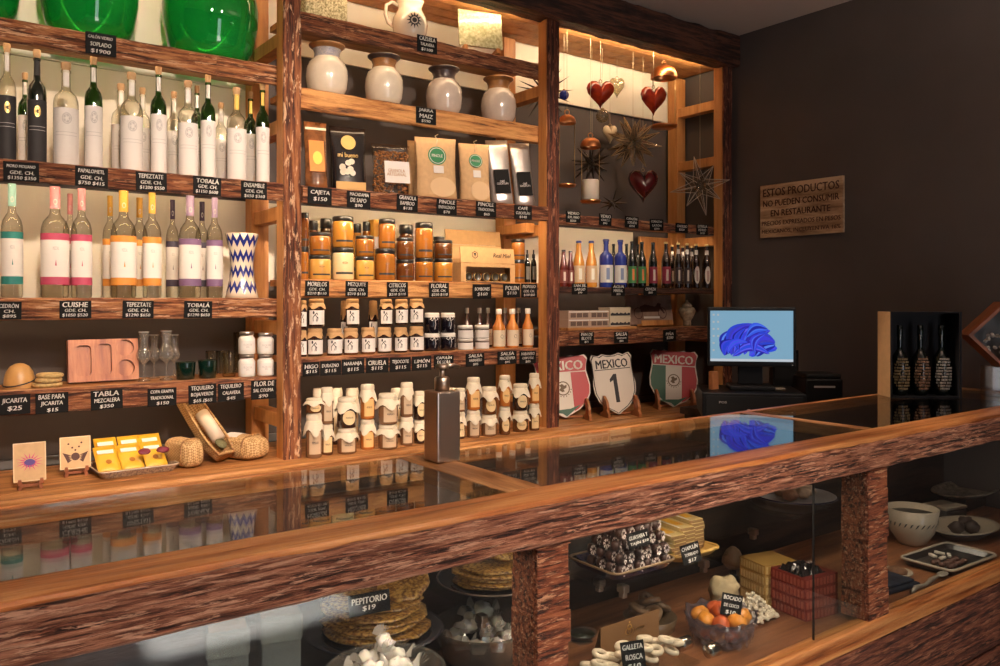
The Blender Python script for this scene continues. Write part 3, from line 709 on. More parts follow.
def bird(t, s, h):
    m = MB(); m.add([(a, -.0038, b) for a, b in circ(0, h * .38, s * .14, 16)], [tuple(range(16))])
    for sx in (-1, 1):
        for k in range(4):
            m.add([(sx * s * .12, -.0038, h * (.42 - .05 * k)), (sx * s * (.42 - .04 * k), -.0038, h * (.52 - .07 * k)), (sx * s * (.34 - .03 * k), -.0038, h * (.40 - .07 * k))], [(0, 1, 2)])
    for (a, b) in ((-.22, .78), (.2, .8), (-.1, .66), (.12, .68), (0, .58)): m.add([(s * a + p, -.0038, h * b + q) for p, q in circ(0, 0, s * .035, 8)], [tuple(range(8))])
    ob('bird_print', m, BRN, t)
coaster(29, 33, 442, 2.80, 'pale square coaster with a pink and purple flower print', flower)
coaster(74.5, 31, 436, 2.92, 'square wooden coaster with a dark brown bird print', bird)
# tray of yellow packets
xl, xr = XX(97, 2.79), XX(178, 2.79)
t = thing('serving_tray', 'shallow speckled tray holding the yellow packets', 'tray', ((xl + xr) / 2, 2.87, zg + .0006), R(2))
tw = (xr - xl); td = .2
m = MB()
def tray_mb(w, d, h, th=.004, flare=.012):
    def rr(w, d, z, r=.02, n=4):
        p = []
        for sx, sy, a0 in ((1, 1, 0), (-1, 1, PI/2), (-1, -1, PI), (1, -1, 1.5 * PI)):
            for k in range(n + 1):
                a = a0 + PI/2 * k / n; p.append((sx * (w/2 - r) + r * math.cos(a), sy * (d/2 - r) + r * math.sin(a), z))
        return p
    rings = [rr(w - 2 * flare, d - 2 * flare, 0), rr(w, d, h), rr(w - 2 * th, d - 2 * th, h + .002), rr(w - 2 * flare - 2 * th, d - 2 * flare - 2 * th, th)]
    n = len(rings[0]); v = sum(rings, []); f = [tuple(range(n - 1, -1, -1)), tuple(3 * n + k for k in range(n))]
    for j in range(3): f += [(j * n + k, j * n + (k + 1) % n, (j + 1) * n + (k + 1) % n, (j + 1) * n + k) for k in range(n)]
    return MB().add(v, f, False)
ob('tray_body', tray_mb(tw, td, .02), plain('speckled_glaze', (.42, .3, .2), .3, coat=.7, col2=(.16, .1, .07), nscale=160), t)
ob('tray_rim', MB().tube([(p[0], p[1], .0225) for p in tray_mb(tw, td, .02).v[20:40]], .0022, 6, closed=True), plain('pale_rim', (.6, .5, .38), .3, coat=.6), t)
YEL = plain('yellow_packet', (.75, .42, .03), .35, coat=.4); MAR = plain('maroon_sticker', (.16, .012, .03), .5)
def mk_packet():
    b = MB()
    n = 6
    v = []; f = []
    for i in range(n + 1):
        for j in range(n + 1):
            u, w_ = i / n - .5, j / n - .5
            puff = .5 * max(0, (1 - (2 * u) ** 4) * (1 - (2 * w_) ** 4)); v += [(u, -puff * 1.0, w_ + .5)]
    k = len(v); v += [(a, .18, c) for a, b_, c in v]
    for i in range(n):
        for j in range(n):
            a = i * (n + 1) + j; f += [(a, a + n + 1, a + n + 2, a + 1), (k + a, k + a + 1, k + a + n + 2, k + a + n + 1)]
    rim = [i * (n + 1) for i in range(n)] + [n * (n + 1) + j for j in range(n)] + [(n - i) * (n + 1) + n for i in range(n)] + [n - j for j in range(n)]
    f += [(rim[i], rim[(i + 1) % len(rim)], k + rim[(i + 1) % len(rim)], k + rim[i]) for i in range(len(rim))]
    b.add(v, f, True)
    st = MB().add([(x * .13, -.53, z * .09 + .28) for x, _, z in disc_mb(1, 1, 14).v], [tuple(range(14))])
    lb = MB().box(-.4, .3, -.57, -.5, .62, .76)
    return [P('packet', b, YEL), P('sticker', st, plain('amber_sticker', (.4, .14, .01), .5)), P('paper_strip', lb, M_LABEL)]
pk = [(-.33, -.052, 'front yellow packet at the bird coaster end of the tray'), (-.02, -.052, 'front yellow packet in the middle of the tray'), (.3, -.052, 'front yellow packet at the basket end of the tray'),
      (-.28, .012, 'rear yellow packet at the bird coaster end of the tray'), (.04, .012, 'rear yellow packet in the middle of the tray'), (.33, .012, 'rear yellow packet at the basket end of the tray')]
for (u, dy, lab) in pk:
    spawn('packet', mk_packet, 'yellow_packet', lab, 'packet', ((xl + xr) / 2 + u * tw * .93, 2.87 + dy + .02, zg + .012 + (.002 if dy < 0 else .014)), 0, (tw * .285, .02, .105), 'yellow packets on the tray', rot=(R(-52 if dy < 0 else -46), 0, R(2)))
for q, (u, lab) in enumerate(((.10, 'dark maroon seal on the middle yellow packet'), (.33, 'dark maroon seal on the end yellow packet'))):
    o = ob('wax_seal', MB().blob((0, 0, 0), .02, .006, .013, .1, 14, 8, q), MAR); o.location = ((xl + xr) / 2 + u * tw, 2.815, zg + .068); o.rotation_euler = (R(-50), 0, 0)
    tag(o, lab, 'seal', 'maroon seals')
# woven palm baskets and rolls
def weave(name, c1, c2):
    m, nt, out = _mat(name); N = nt.nodes; L = nt.links
    b = N.new('ShaderNodeBsdfPrincipled'); b.inputs['Roughness'].default_value = .75; L.new(b.outputs[0], out.inputs[0])
    tc = N.new('ShaderNodeTexCoord'); mp = N.new('ShaderNodeMapping'); mp.inputs['Rotation'].default_value = (.6, .6, .78); L.new(tc.outputs['Object'], mp.inputs[0])
    ck = N.new('ShaderNodeTexChecker'); ck.inputs['Scale'].default_value = 150; ck.inputs[1].default_value = (*c1, 1); ck.inputs[2].default_value = (*c2, 1)
    L.new(mp.outputs[0], ck.inputs[0]); L.new(ck.outputs[0], b.inputs['Base Color'])
    bp = N.new('ShaderNodeBump'); bp.inputs['Strength'].default_value = .5; bp.inputs['Distance'].default_value = .002; L.new(ck.outputs[1], bp.inputs['Height']); L.new(bp.outputs[0], b.inputs['Normal'])
    MATS[name] = m; return m
M_PALM = weave('woven_palm', (.66, .44, .21), (.36, .2, .075))
M_PALM2 = plain('palm_rim', (.5, .3, .12), .7, col2=(.25, .12, .05), nscale=120, bump=.5)
def woven_roll(px, w, ytop, Y, L, rz, lab, paper=False):
    x = XX(px, Y); d = DIA(w, px, Y)
    t = thing('woven_roll', lab, 'basket', (x, Y, zg + .0006), rz)
    sec = []
    hh = ZZ(px, ytop, Y) - zg
    b = MB(); n = 14; K = 20; v = []; f = []
    for i in range(n + 1):
        u = i / n; s_ = (1 - .42 * max(0, (.22 - u) / .22) ** 2) * (1 - .3 * max(0, (u - .85) / .15) ** 2)
        for k in range(K):
            a = 2 * PI * k / K; ca, sa = math.cos(a), math.sin(a)
            v.append((d / 2 * s_ * abs(ca) ** .6 * (1 if ca > 0 else -1), L * u, hh / 2 + hh / 2 * s_ * abs(sa) ** .6 * (1 if sa > 0 else -1)))
    for i in range(n): f += [(i * K + k, i * K + (k + 1) % K, (i + 1) * K + (k + 1) % K, (i + 1) * K + k) for k in range(K)]
    f += [tuple(range(K)), tuple(n * K + k for k in range(K))]
    b.add(v, f, True); zmin = min(p[2] for p in b.v); b.v = [(p[0], p[1], p[2] - zmin) for p in b.v]
    ob('woven_body', b, M_PALM, t)
    ob('braid', MB().tube([(d * .5 * abs(math.cos(a)) ** .6 * (1 if math.cos(a) > 0 else -1), L * .24, hh / 2 + hh * .49 * abs(math.sin(a)) ** .6 * (1 if math.sin(a) > 0 else -1)) for a in [2 * PI * (k + .5) / 24 for k in range(24)]], .003, 6, closed=True).xf(Matrix.Translation((0, 0, .0035))), M_PALM2, t)
    if paper:
        ob('paper_wrap', MB().lathe([(d * .53, 0), (d * .53, L * .3)], 16, cap=False).xf(Matrix.Translation((0, L * .45, hh / 2 + .0035)) @ Matrix.Rotation(-PI/2, 4, 'X') @ Matrix.Diagonal((1, hh / d, 1, 1))), M_LABEL, t)
woven_roll(197, 24, 441, 2.77, .15, R(16), 'woven palm roll lying beside the tray of yellow packets')
woven_roll(263, 32, 437, 2.785, .2, R(28), 'woven palm roll with a white paper wrap beside the wooden post', True)
x, Y = XX(226, 2.80), 2.80; wb_ = DIA(29, 226, Y)
t = thing('boat_basket', 'long boat-shaped woven basket propped upright, holding a paper cylinder and herbs', 'basket', (x, Y, zg + .036), R(-12), rot=(R(-46), 0, R(24)))
L = .27
m = MB()
def boat(w, L, h):
    v = []; f = []; n = 12; k = 9
    for i in range(n + 1):
        u = i / n; s_ = min(1, .72 + 1.2 * u) if u < .3 else (1 - .25 * (u - .3))
        for j in range(k):
            a = PI * j / (k - 1); v.append((w / 2 * s_ * -math.cos(a), -h * s_ * math.sin(a) ** .7 if j not in (0, k - 1) else 0, L * u))
    for i in range(n): f += [(i * k + j, i * k + j + 1, (i + 1) * k + j + 1, (i + 1) * k + j) for j in range(k - 1)]
    f += [tuple(range(k)), tuple(n * k + j for j in range(k))]
    return v, f
V, Fc = boat(wb_, L, .06); V2, _ = boat(wb_ * .9, L * .97, .05)
V = [(a, -b, c) for a, b, c in V]; m.add(V, Fc, True)
ob('woven_body', m, M_PALM, t)
rim = [V[i * 9] for i in range(13)] + [V[i * 9 + 8] for i in range(12, -1, -1)]
ob('braided_rim', MB().tube([(a, b - .002, c) for a, b, c in rim], .005, 6, closed=True), M_PALM2, t)
o = ob('paper_cylinder', MB().lathe([(0, 0), (wb_ * .25, 0), (wb_ * .25, .12), (0, .12)], 18, cap=False), plain('glassine', (.62, .5, .38), .5)); o.location = (x - .010, Y + .046, zg + .078); o.rotation_euler = (R(-46), 0, R(24)); tag(o, 'pale paper cylinder lying in the boat-shaped basket', 'packet')
o = ob('dried_herbs', MB().lathe([(0, -.004), (wb_ * .22, -.003), (wb_ * .23, .002), (0, .006)], 18, cap=False), plain('herb_green', (.1, .1, .04), .9, col2=(.22, .2, .1), nscale=300)); o.location = (x - .006, Y + .034, zg + .066); o.rotation_euler = (R(44), 0, R(24)); tag(o, 'round patch of dried herbs at the mouth of the boat-shaped basket', 'herbs', kind='stuff')
# ================================================================ middle bay
# ---- top shelf: pale mat, jug, glass tile
zt0 = SZ['M0']
x0, x1 = XX(303.5, 2.9), XX(351, 2.9)
t = thing('woven_mat', 'pale mottled woven block on a wooden base at the top of the middle bay', 'mat', ((x0 + x1) / 2, 2.93, zt0 + .0006))
ob('base', MB().box(-(x1 - x0) / 2 + .01, (x1 - x0) / 2, -.03, .05, 0, .012, .002), W_SIDE, t)
ob('woven_block', MB().box(-(x1 - x0) / 2 + .01, (x1 - x0) / 2 - .01, -.026, .04, .0125, .12, .012), plain('mottled_weave', (.62, .58, .38), .8, col2=(.22, .2, .1), nscale=140, bump=1), t)
Y = 2.9; px = 410; x = XX(px, Y); d = DIA(36, px, Y); h = .165
t = thing('ceramic_jug', 'cream ceramic jug with a dark sun emblem and a curved handle', 'jug', (x, Y, zt0 + .0006), face_cam(x, Y, .8))
pj = [(0, 0), (.62, 0), (.72, .03), (.93, .22), (1, .42), (.95, .58), (.74, .74), (.66, .82), (.72, .94), (.8, 1), (.74, 1), (.6, .82), (0, .7)]
ob('jug_body', MB().lathe(prof(pj, h, d), 28, cap=False), M_CERAM, t)
ob('handle', MB().tube([(-d * .33, 0, h * .9), (-d * .5, 0, h * .97), (-d * .66, 0, h * .88), (-d * .68, 0, h * .66), (-d * .6, 0, h * .45), (-d * .47, 0, h * .36)], [.007, .008, .008, .008, .008, .007], 8), M_CERAM, t)
em = MB()
for k in range(12):
    a = 2 * PI * k / 12; em.add([(.018 * math.cos(a - .22), 0, .018 * math.sin(a - .22)), (.018 * math.cos(a + .22), 0, .018 * math.sin(a + .22)), (.034 * math.cos(a), 0, .034 * math.sin(a))], [(0, 1, 2)])
em.add(ring_mb(.019, .005).v, ring_mb(.019, .005).f); em.add(oval_grid(.010, .010).v, oval_grid(1, 1).f)
ob('sun_emblem', on_cyl(em, d * .503, h * .42, .15), M_BLUEP if False else M_INK, t)
x0, x1 = XX(463, 2.845), XX(502, 2.845)
t = thing('glass_tile', 'square rippled pale glass plate standing on a wooden rest', 'glass plate', ((x0 + x1) / 2, 2.855, zt0 + .008), rot=(R(-8), 0, R(-14)))
gw = DIA(40, 482, 2.9) / 2 * 1.15; gh = E + 1.236 - zt0
ob('plate', MB().box(-gw, gw, -.006, .006, .022, gh, .004), plain('rippled_glass', (.66, .66, .4), .25, coat=.8, col2=(.42, .42, .22), nscale=90, bump=1), t)
for sx in (-1, 1): ob('rest_leg', MB().prism([(sx * gw * .75 - .008, 0), (sx * gw * .75 + .008, 0), (sx * gw * .75 + .008, .0215), (sx * gw * .75 - .008, .0215)], -.014, .05), W_SIDE, t)
# ---- vases
zt1 = SZ['M1']
M_TERRA = plain('brown_glaze', (.3, .13, .04), .4, coat=.3, noise_amt=.4, nscale=60); M_DKGLZ = plain('dark_glaze', (.06, .04, .04), .3, coat=.6, noise_amt=.4, nscale=40)
M_BLUEPAT = plain('blue_pattern_glaze', (.6, .55, .45), .3, coat=.7, col2=(.03, .04, .2), nscale=110)
M_GLZ2 = plain('grey_cream_glaze', (.56, .47, .4), .18, coat=1, noise_amt=.06, nscale=9)
def mk_vase(bm, nm, rm):
    def f():
        body = [(0, 0), (.58, 0), (.7, .02), (.93, .18), (1, .38), (.97, .54), (.84, .67), (.64, .745), (.62, .76)]
        neck = [(.62, .76), (.58, .84), (.66, .92)]; rim = [(.66, .92), (.84, .975), (.85, 1), (.78, 1), (.55, .9), (0, .85)]
        return [P('vase_body', MB().lathe(prof(body), 28, cap=False), bm), P('neck', MB().lathe(prof(neck), 28, cap=False), nm), P('rim', MB().lathe(prof(rim), 28, cap=False), rm)]
    return f
for i, (px, w, ty, bm, nm, rm, lab) in enumerate(((327, 43, 46, M_CERAM, M_BLUEPAT, M_TERRA, 'round cream vase with a blue patterned neck and brown rim'), (384, 39, 57, M_CERAM, M_TERRA, M_DKGLZ, 'round cream vase with a rust brown neck and dark rim'),
                               (444, 37, 69, M_GLZ2, M_DKGLZ, M_DKGLZ, 'round greyish cream vase with a dark glazed neck'), (498.5, 36, 79, M_GLZ2, M_TERRA, M_TERRA, 'round greyish vase with an all brown neck, beside the hanging star'))):
    Y = 2.93; x = XX(px, Y); d = DIA(w, px, Y)
    spawn('vase%d' % i, mk_vase(bm, nm, rm), 'round_vase', lab, 'vase', (x, Y, zt1 + .0006), 0, (d, d, ZZ(px, ty, Y) - zt1), 'round glazed vases')
# ---- bags
z2 = SZ['M2']
def pouch(name, px, w, ytop, lab, cat, mat, thick=.05, Y=2.88, grp=None, lean=-6, top=.06, tuck=.0, skew=0):
    x = XX(px, Y); wd = DIA(w, px, Y); h = (ZZ(px, ytop, Y) - z2) / math.cos(R(lean))
    t = thing(name, lab, cat, (x, Y, z2 + .001 + thick / 2 * math.sin(R(-lean)) + wd / 2 * abs(math.sin(R(skew)))), group=grp, rot=(R(lean), R(skew), face_cam(x, Y, .45)))
    n, k = 10, 14; v = []; f = []
    for i in range(n + 1):
        u = i / n; th = thick * (1 - u ** 1.6) + .004
        ww = wd * (1 - .06 * math.sin(PI * u)) * (1 - tuck * max(0, u - .8) / .2)
        for j in range(k):
            a = 2 * PI * j / k; ca, sa = math.cos(a), math.sin(a)
            wr = .0025 * noise.noise(Vector((ca * 3 + px, u * 7, sa * 3)))
            v.append((ww / 2 * (abs(ca) ** .8) * (1 if ca > 0 else -1), (th / 2) * sa + wr * 1.5, h * u))
    for i in range(n): f += [(i * k + j, i * k + (j + 1) % k, (i + 1) * k + (j + 1) % k, (i + 1) * k + j) for j in range(k)]
    f += [tuple(range(k)), tuple(n * k + j for j in range(k))]
    ob('pouch', MB().add(v, f, True), mat, t)
    return t, wd, h, (lambda u: -(thick * (1 - u ** 1.6) + .004) / 2 - .0035)
def patch(name, t, mb, yf, mat, cx=0, cz=0, tilt=0, par=None):
    M = Matrix.Translation((cx, yf, cz)) @ Matrix.Rotation(tilt, 4, 'X'); return ob(name, mb.xf(M), mat, par or t)
def tilt_of(thick, h): return -math.atan2(thick * .45, h)
t, wd, h, fy = pouch('sauce_pouch', 316.5, 24, 122, 'brown caramel pouch with an orange label beside the wooden post', 'pouch', plain('caramel_pouch', (.26, .1, .035), .2, coat=.9, noise_amt=.6, nscale=25), .05)
o = patch('label', t, MB().box(-wd * .34, wd * .3, -.0012, 0, -h * .2, h * .26), fy(.3), plain('orange_label', (.75, .25, .03), .5), 0, h * .45, tilt_of(.05, h))
patch('print', t, disc_mb(wd * .2, h * .1), fy(.3) - .004, plain('yellow_print', (.6, .62, .08), .5), 0, h * .45, tilt_of(.05, h), )
patch('zip_seal', t, MB().box(-wd * .45, wd * .45, -.001, .001, 0, h * .03), fy(.9), M_TWINE, 0, h * .88)
M_BLKBAG = plain('black_foil', (.012, .01, .011), .25, coat=.8, bump=.4, nscale=25)
t, wd, h, fy = pouch('snack_bag', 349, 38, 127, 'black shiny snack bag with a gold badge and white nuts pictured on it', 'bag', M_BLKBAG, .06, tuck=.0)
patch('gold_badge', t, disc_mb(wd * .2, wd * .2), fy(.55) - .002, M_GOLD, -wd * .03, h * .74, tilt_of(.06, h))
patch('lettering', t, text_mb('mi bueno', wd * .55, h * .09), fy(.5) - .002, M_GOLD, -wd * .05, h * .55, tilt_of(.06, h))
nm = MB()
for k in range(9): nm.add([(a, 0, b) for a, b in circ(random.uniform(-.24, .2) * wd, random.uniform(-.1, .1) * h, wd * .085, 9)], [tuple(range(9))])
patch('nut_picture', t, nm, fy(.25) - .003, plain('nut_white', (.78, .7, .56), .6), 0, h * .36, tilt_of(.06, h))
patch('gold_foot', t, MB().box(-wd * .4, wd * .4, -.001, .0, 0, h * .12), fy(.05) - .001, plain('ochre_foot', (.5, .28, .06), .5), 0, h * .02)
# granola
t, wd, h, fy = pouch('granola_bag', 392, 40, 145, 'clear bag of toasted granola with a big white label', 'bag', glass('clear_film', (.95, .93, .9), f0=.06, rough=.12), .07, tuck=.0)
gm = MB()
for k in range(330):
    u = random.random() ** .9 * .84; a = random.uniform(-.46, .46)
    q = (a * wd * (1 - .1 * u), random.uniform(-1, 1) * .022 * (1 - u) - .002, h * (.03 + u))
    gm.blob(q, .0062, .005, .0045, .3, 6, 4, k)
ob('granola', gm, plain('toasted_oats', (.42, .18, .05), .7, col2=(.16, .06, .02), nscale=130), t, kind='stuff')
patch('label', t, MB().box(-wd * .3, wd * .34, -.001, 0, -h * .2, h * .22), fy(.25) - .004, M_LABEL, wd * .06, h * .42, tilt_of(.07, h) + .05)
patch('lettering', t, text_mb('GRANOLA\nARTESANAL', wd * .5, h * .16), fy(.25) - .006, plain('brown_print', (.4, .2, .08), .6), wd * .06, h * .42, tilt_of(.07, h) + .05)
# kraft pouches with green tags
M_GREENTAG = plain('green_tag', (.01, .2, .07), .55)
def kraft(px, w, yt, lab, Y=2.88, front=True):
    t, wd, h, fy = pouch('kraft_pouch', px, w, yt, lab, 'pouch', M_KRAFT, .06, Y, 'kraft pouches of flour', lean=-4)
    if front:
        r = wd * .215
        g_ = patch('round_tag', t, disc_mb(r, r, 28), fy(.72) - .004, M_GREENTAG, .0, h * .7, tilt_of(.06, h))
        for nm, mb, mt in (('tag_ring', ring_mb(r * .88, r * .07, 28), M_LABEL), ('lettering', text_mb('PINOLE', r * 1.2, r * .34), M_LABEL)):
            q = mb.xf(Matrix.Translation((0, fy(.72) - .0055, h * .7)) @ Matrix.Rotation(tilt_of(.06, h), 4, 'X')); ob(nm, q, mt, g_)
        patch('paper_label', t, MB().box(-wd * .12, wd * .12, -.001, 0, 0, h * .12), fy(.45) - .002, M_LABEL, wd * .02, h * .42, tilt_of(.06, h))
        o = ob('twine', MB().tube([(0, fy(.9) - .002, h * .86), (.006, -.008, h * .97), (-.002, -.004, h * 1.03), (.012, -.006, h * 1.06)], .0016, 5), M_TWINE, t)
        patch('filled_bulge', t, disc_mb(wd * .3, h * .16, 20), fy(.2) - .002, plain('kraft_light', (.66, .46, .26), .7), wd * .1, h * .2, tilt_of(.06, h))
kraft(436.5, 44, 138, 'larger kraft paper pouch with a round green tag')
kraft(475, 33, 144, 'smaller kraft paper pouch with a round green tag, next to the silver bags')
kraft(418, 20, 141, 'plain kraft paper pouch peeping out behind the larger one', 2.965, False)
M_SILV = plain('silver_foil', (.62, .58, .55), .28, metal=.7, bump=.5, nscale=22)
for (px, w, yt, lab) in ((502.5, 24, 141, 'silver foil coffee bag with a black label, next to the kraft pouch'), (525, 22, 144, 'silver foil coffee bag with a black label, beside the dark-faced post')):
    t, wd, h, fy = pouch('coffee_bag', px, w, yt, lab, 'bag', M_SILV, .045, 2.88, 'silver coffee bags', lean=-5, skew=-4)
    patch('label', t, MB().box(-wd * .33, wd * .33, -.001, 0, -h * .17, h * .2), fy(.3) - .002, M_BOARD, .0, h * .34, tilt_of(.045, h))
    patch('lettering', t, text_mb('CAFÉ\nCUICATLÁN', wd * .5, h * .13), fy(.3) - .004, M_LABEL, .0, h * .34, tilt_of(.045, h))
# ---- honey jars
HON = {'pale': (.66, .38, .09), 'cream': (.82, .68, .38), 'amber': (.38, .14, .022), 'dark': (.15, .05, .012), 'gold': (.48, .22, .035)}
def mk_honey(k):
    def f():
        m = plain('honey_' + k, HON[k], .12, coat=1, sss=.25)
        p = [(0, 0), (.92, 0), (1, .04), (1, .78), (.95, .83), (.9, .84), (0, .84)]
        return [P('jar_body', MB().lathe(prof(p), 22), m), P('lid', MB().lathe([(0, .845), (.48, .845), (.49, .86), (.49, .97), (.46, 1), (0, 1)], 22, cap=False), M_BLACKLID),
                P('emblem', emblem_parts(.508, .52, 1.0), plain('honey_print', (.25, .12, .03), .6)),
                P('strip_label', cyl_patch(.51, .17, .235, -.85, .85, 8), M_INK)]
    return f
z3 = SZ['M3']
def jars(items, Y, mk, key, name, cat, grp, base, stack_gap=.0008, k=.55):
    """items: (px, width px, top py, bottom py or None for the shelf, kind, label)"""
    for (px, w, ty, by, kind, lab) in items:
        x = XX(px, Y); d = DIA(w, px, Y); zb = base if by is None else ZZ(px, by, Y) + stack_gap; h = ZZ(px, ty, Y) - zb
        spawn(key + kind, mk(kind), name, lab, cat, (x, Y, zb + .0006), face_cam(x, Y, k), (d, d, h), grp)
gh_ = 'honey jars'
jars([(304.5, 8.5, 247, None, 'amber', 'narrow strip of an amber honey jar on the shelf, hard against the flaking post'),
      (320, 22.5, 255.5, None, 'pale', 'pale honey jar on the shelf above the MORELOS tag'),
      (343, 22.3, 248, None, 'cream', 'creamy white honey jar on the shelf, tallest of the lower row'),
      (364.8, 19.3, 257, None, 'pale', 'pale honey jar on the shelf above the MEZQUITE tag'),
      (385.3, 20.5, 249, None, 'amber', 'tall amber honey jar on the shelf before the CITRICOS tag'),
      (405, 17.9, 260, None, 'dark', 'short dark honey jar on the shelf above the CITRICOS tag'),
      (424, 18.3, 258.5, None, 'amber', 'amber honey jar on the shelf just past the CITRICOS tag'),
      (443.3, 19, 259, None, 'gold', 'golden honey jar on the shelf next to the cardboard display box'),
      (320, 22, 232.8, 255.5, 'amber', 'amber honey jar stacked on the pale one above MORELOS'),
      (343, 21.8, 217, 248, 'gold', 'tall golden honey jar stacked on the creamy white one'),
      (364.8, 19, 236, 257, 'amber', 'amber honey jar stacked on the pale one above MEZQUITE'),
      (387, 17, 219.5, 249, 'amber', 'tall amber honey jar stacked on the tall amber one'),
      (405, 17.3, 238, 260, 'dark', 'dark honey jar stacked on the short dark one'),
      (424, 18, 223, 258.5, 'amber', 'tall amber honey jar stacked just past the CITRICOS tag'),
      (443.3, 18.6, 240.5, 259, 'dark', 'dark honey jar stacked on the golden one beside the display box'),
      (305, 8, 213, 247, 'dark', 'narrow dark honey jar stacked hard against the flaking post'),
      (518, 14, 260, None, 'amber', 'lower of two small honey jars past the cardboard display box'),
      (518, 14, 239.5, 260, 'amber', 'upper of two small honey jars past the cardboard display box')], 2.885, mk_honey, 'honey', 'honey_jar', 'jar', gh_, z3)
jars([(313.5, 9, 221, None, 'dark', 'dark honey jar in back between the post and the tall golden jar'),
      (326, 12, 219, None, 'dark', 'dark honey jar in back half covered by the tall golden jar'),
      (357, 9, 224, None, 'gold', 'tall golden honey jar in back just beside the stacked golden one'),
      (367, 9, 222, None, 'amber', 'tall amber honey jar in back above the MEZQUITE stack'),
      (406, 14, 225, None, 'dark', 'tall dark-lidded honey jar in back above the dark pair'),
      (439, 12, 237, None, 'dark', 'dark honey jar in back beside the cardboard box')], 2.985, mk_honey, 'honey', 'honey_jar', 'jar', gh_, z3)
o = thing('honey_carton', 'small orange carton in back beside the tall stacked amber jar', 'carton', (XX(379.5, 2.95), 2.965, z3 + .0006), R(4))
cw = DIA(8, 378, 2.95); ch = ZZ(378, 220, 2.95) - z3
ob('carton', MB().box(-cw, cw * .6, -.02, .02, 0, ch, .001), plain('orange_carton', (.72, .38, .06), .6), o); ob('price_sticker', MB().box(-cw * .9, cw * .5, -.0215, -.0205, ch * .52, ch * .72), M_LABEL, o)
# cardboard display boxes
def card_display(px0, px1, y_top, y_mid, Y, lab, open_front, dep=.07):
    x0, x1 = XX(px0, Y), XX(px1, Y); w = x1 - x0; cx = (x0 + x1) / 2
    h1 = ZZ((px0 + px1) / 2, y_mid, Y) - z3; h2 = ZZ((px0 + px1) / 2, y_top, Y) - z3
    t = thing('display_box', lab, 'cardboard box', (cx, Y, z3 + .0006))
    e = .003
    b = MB().box(-w/2, w/2, 0, dep, 0, e).box(-w/2, -w/2 + e, 0, dep, e, h1).box(w/2 - e, w/2, 0, dep, e, h1).box(-w/2, w/2, dep, dep + e, 0, h1).box(-w/2, w/2, 0, dep, h1, h1 + e)
    if open_front: b.box(-w/2 + e, -w/2 + w * .09, -.0, e, e, h1).box(w/2 - w * .09, w/2 - e, 0, e, e, h1).box(-w/2 + w * .09, w/2 - w * .09, 0, e, h1 * .84, h1)
    else: b.box(-w/2 + e, w/2 - e, 0, e, e, h1)
    ob('box_body', b, M_CARD, t)
    lid = ob('lid_flap', MB().box(-w/2, w/2, -.003, 0, 0, (h2 - h1) * 1.03, .0008).xf(Matrix.Translation((0, .004, h1 + .0045)) @ Matrix.Rotation(R(-8), 4, 'X')), M_CARD, t)
    return t, w, h1, h2, lid, cx
t, w, h1, h2, lid, cx = card_display(461, 515, 249.5, 264.5, 2.865, 'cardboard display box with a printed flap and five small round jars showing', True)
M = Matrix.Translation((0, .0, h1 + .006 + (h2 - h1) * .5)) @ Matrix.Rotation(R(-8), 4, 'X')
hexm = MB()
for k in range(6):
    a = PI / 6 + k * PI / 3; b_ = a + PI / 3; r = .017
    hexm.add([(r * math.cos(a), 0, r * math.sin(a)), (r * math.cos(b_), 0, r * math.sin(b_)), (r * .82 * math.cos(b_), 0, r * .82 * math.sin(b_)), (r * .82 * math.cos(a), 0, r * .82 * math.sin(a))], [(0, 1, 2, 3)])
hexm.add([(-.007, 0, .008), (.007, 0, .008), (0, 0, -.009)], [(0, 1, 2)])
hexm.v = [(a - w * .26, b_ - .0045, c) for a, b_, c in hexm.v]; ob('emblem', hexm.xf(M), M_INK, lid)
tx = text_mb('Real Miel', w * .34, None, shear=.3); tx.v = [(a + w * .24, b_ - .0045, c) for a, b_, c in tx.v]; ob('lettering', tx.xf(M), M_INK, lid)
for k in range(5):
    px_ = -w * .335 + k * w * .165; r = w * .068
    j = thing('sample_jar', ('first', 'second', 'third', 'fourth', 'fifth')[k] + ' small round jar in the cardboard box, counting from the honey stacks', 'jar', (cx + px_, 2.89, z3 + .004 + r), rot=(R(90), 0, 0), group='sample jars in the display box')
    ob('lid', MB().lathe([(0, .004), (r * .8, .005), (r, .012), (r, .001), (r * .9, 0), (0, 0)][::-1], 18, cap=False), plain('dark_lid', (.05, .045, .03), .3, coat=.5), j); ob('lid_ring', MB().tube([(r * .93 * math.cos(a), r * .93 * math.sin(a), .0125) for a in [2 * PI * q / 20 for q in range(20)]], .0013, 5, closed=True), M_GOLD, j)
    ob('jar_body', MB().lathe([(r * .92, -.04), (r * .92, -.0005)], 16), plain('honey_dark', HON['dark'], .12, coat=1, sss=.25), j)
card_display(446, 501, 232, 246, 2.985, 'plain cardboard box standing behind the printed one', False, .06)
def mk_drop():
    p = [(0, 0), (.94, 0), (1, .04), (1, .56), (.7, .68), (.45, .7), (.45, .74), (0, .74)]
    return [P('glass_body', MB().lathe(prof(p), 18), M_DARKG), P('dropper_cap', MB().lathe([(0, .745), (.27, .745), (.27, .86), (.13, .87), (.12, 1), (0, 1)], 16, cap=False), M_BLKCAP), P('paper_label', cyl_patch(.508, .1, .5, -1, 1, 8), plain('dull_label', (.18, .17, .14), .7))]
for (px, lab) in ((527.2, 'dark dropper bottle next to the two small honey jars'), (533.6, 'dark dropper bottle right beside the orange post')):
    x = XX(px, 2.88); d = DIA(6, px, 2.88); spawn('drop', mk_drop, 'dropper_bottle', lab, 'bottle', (x, 2.88, z3 + .0006), 0, (d, d, ZZ(px, 250, 2.88) - z3), 'dropper bottles')
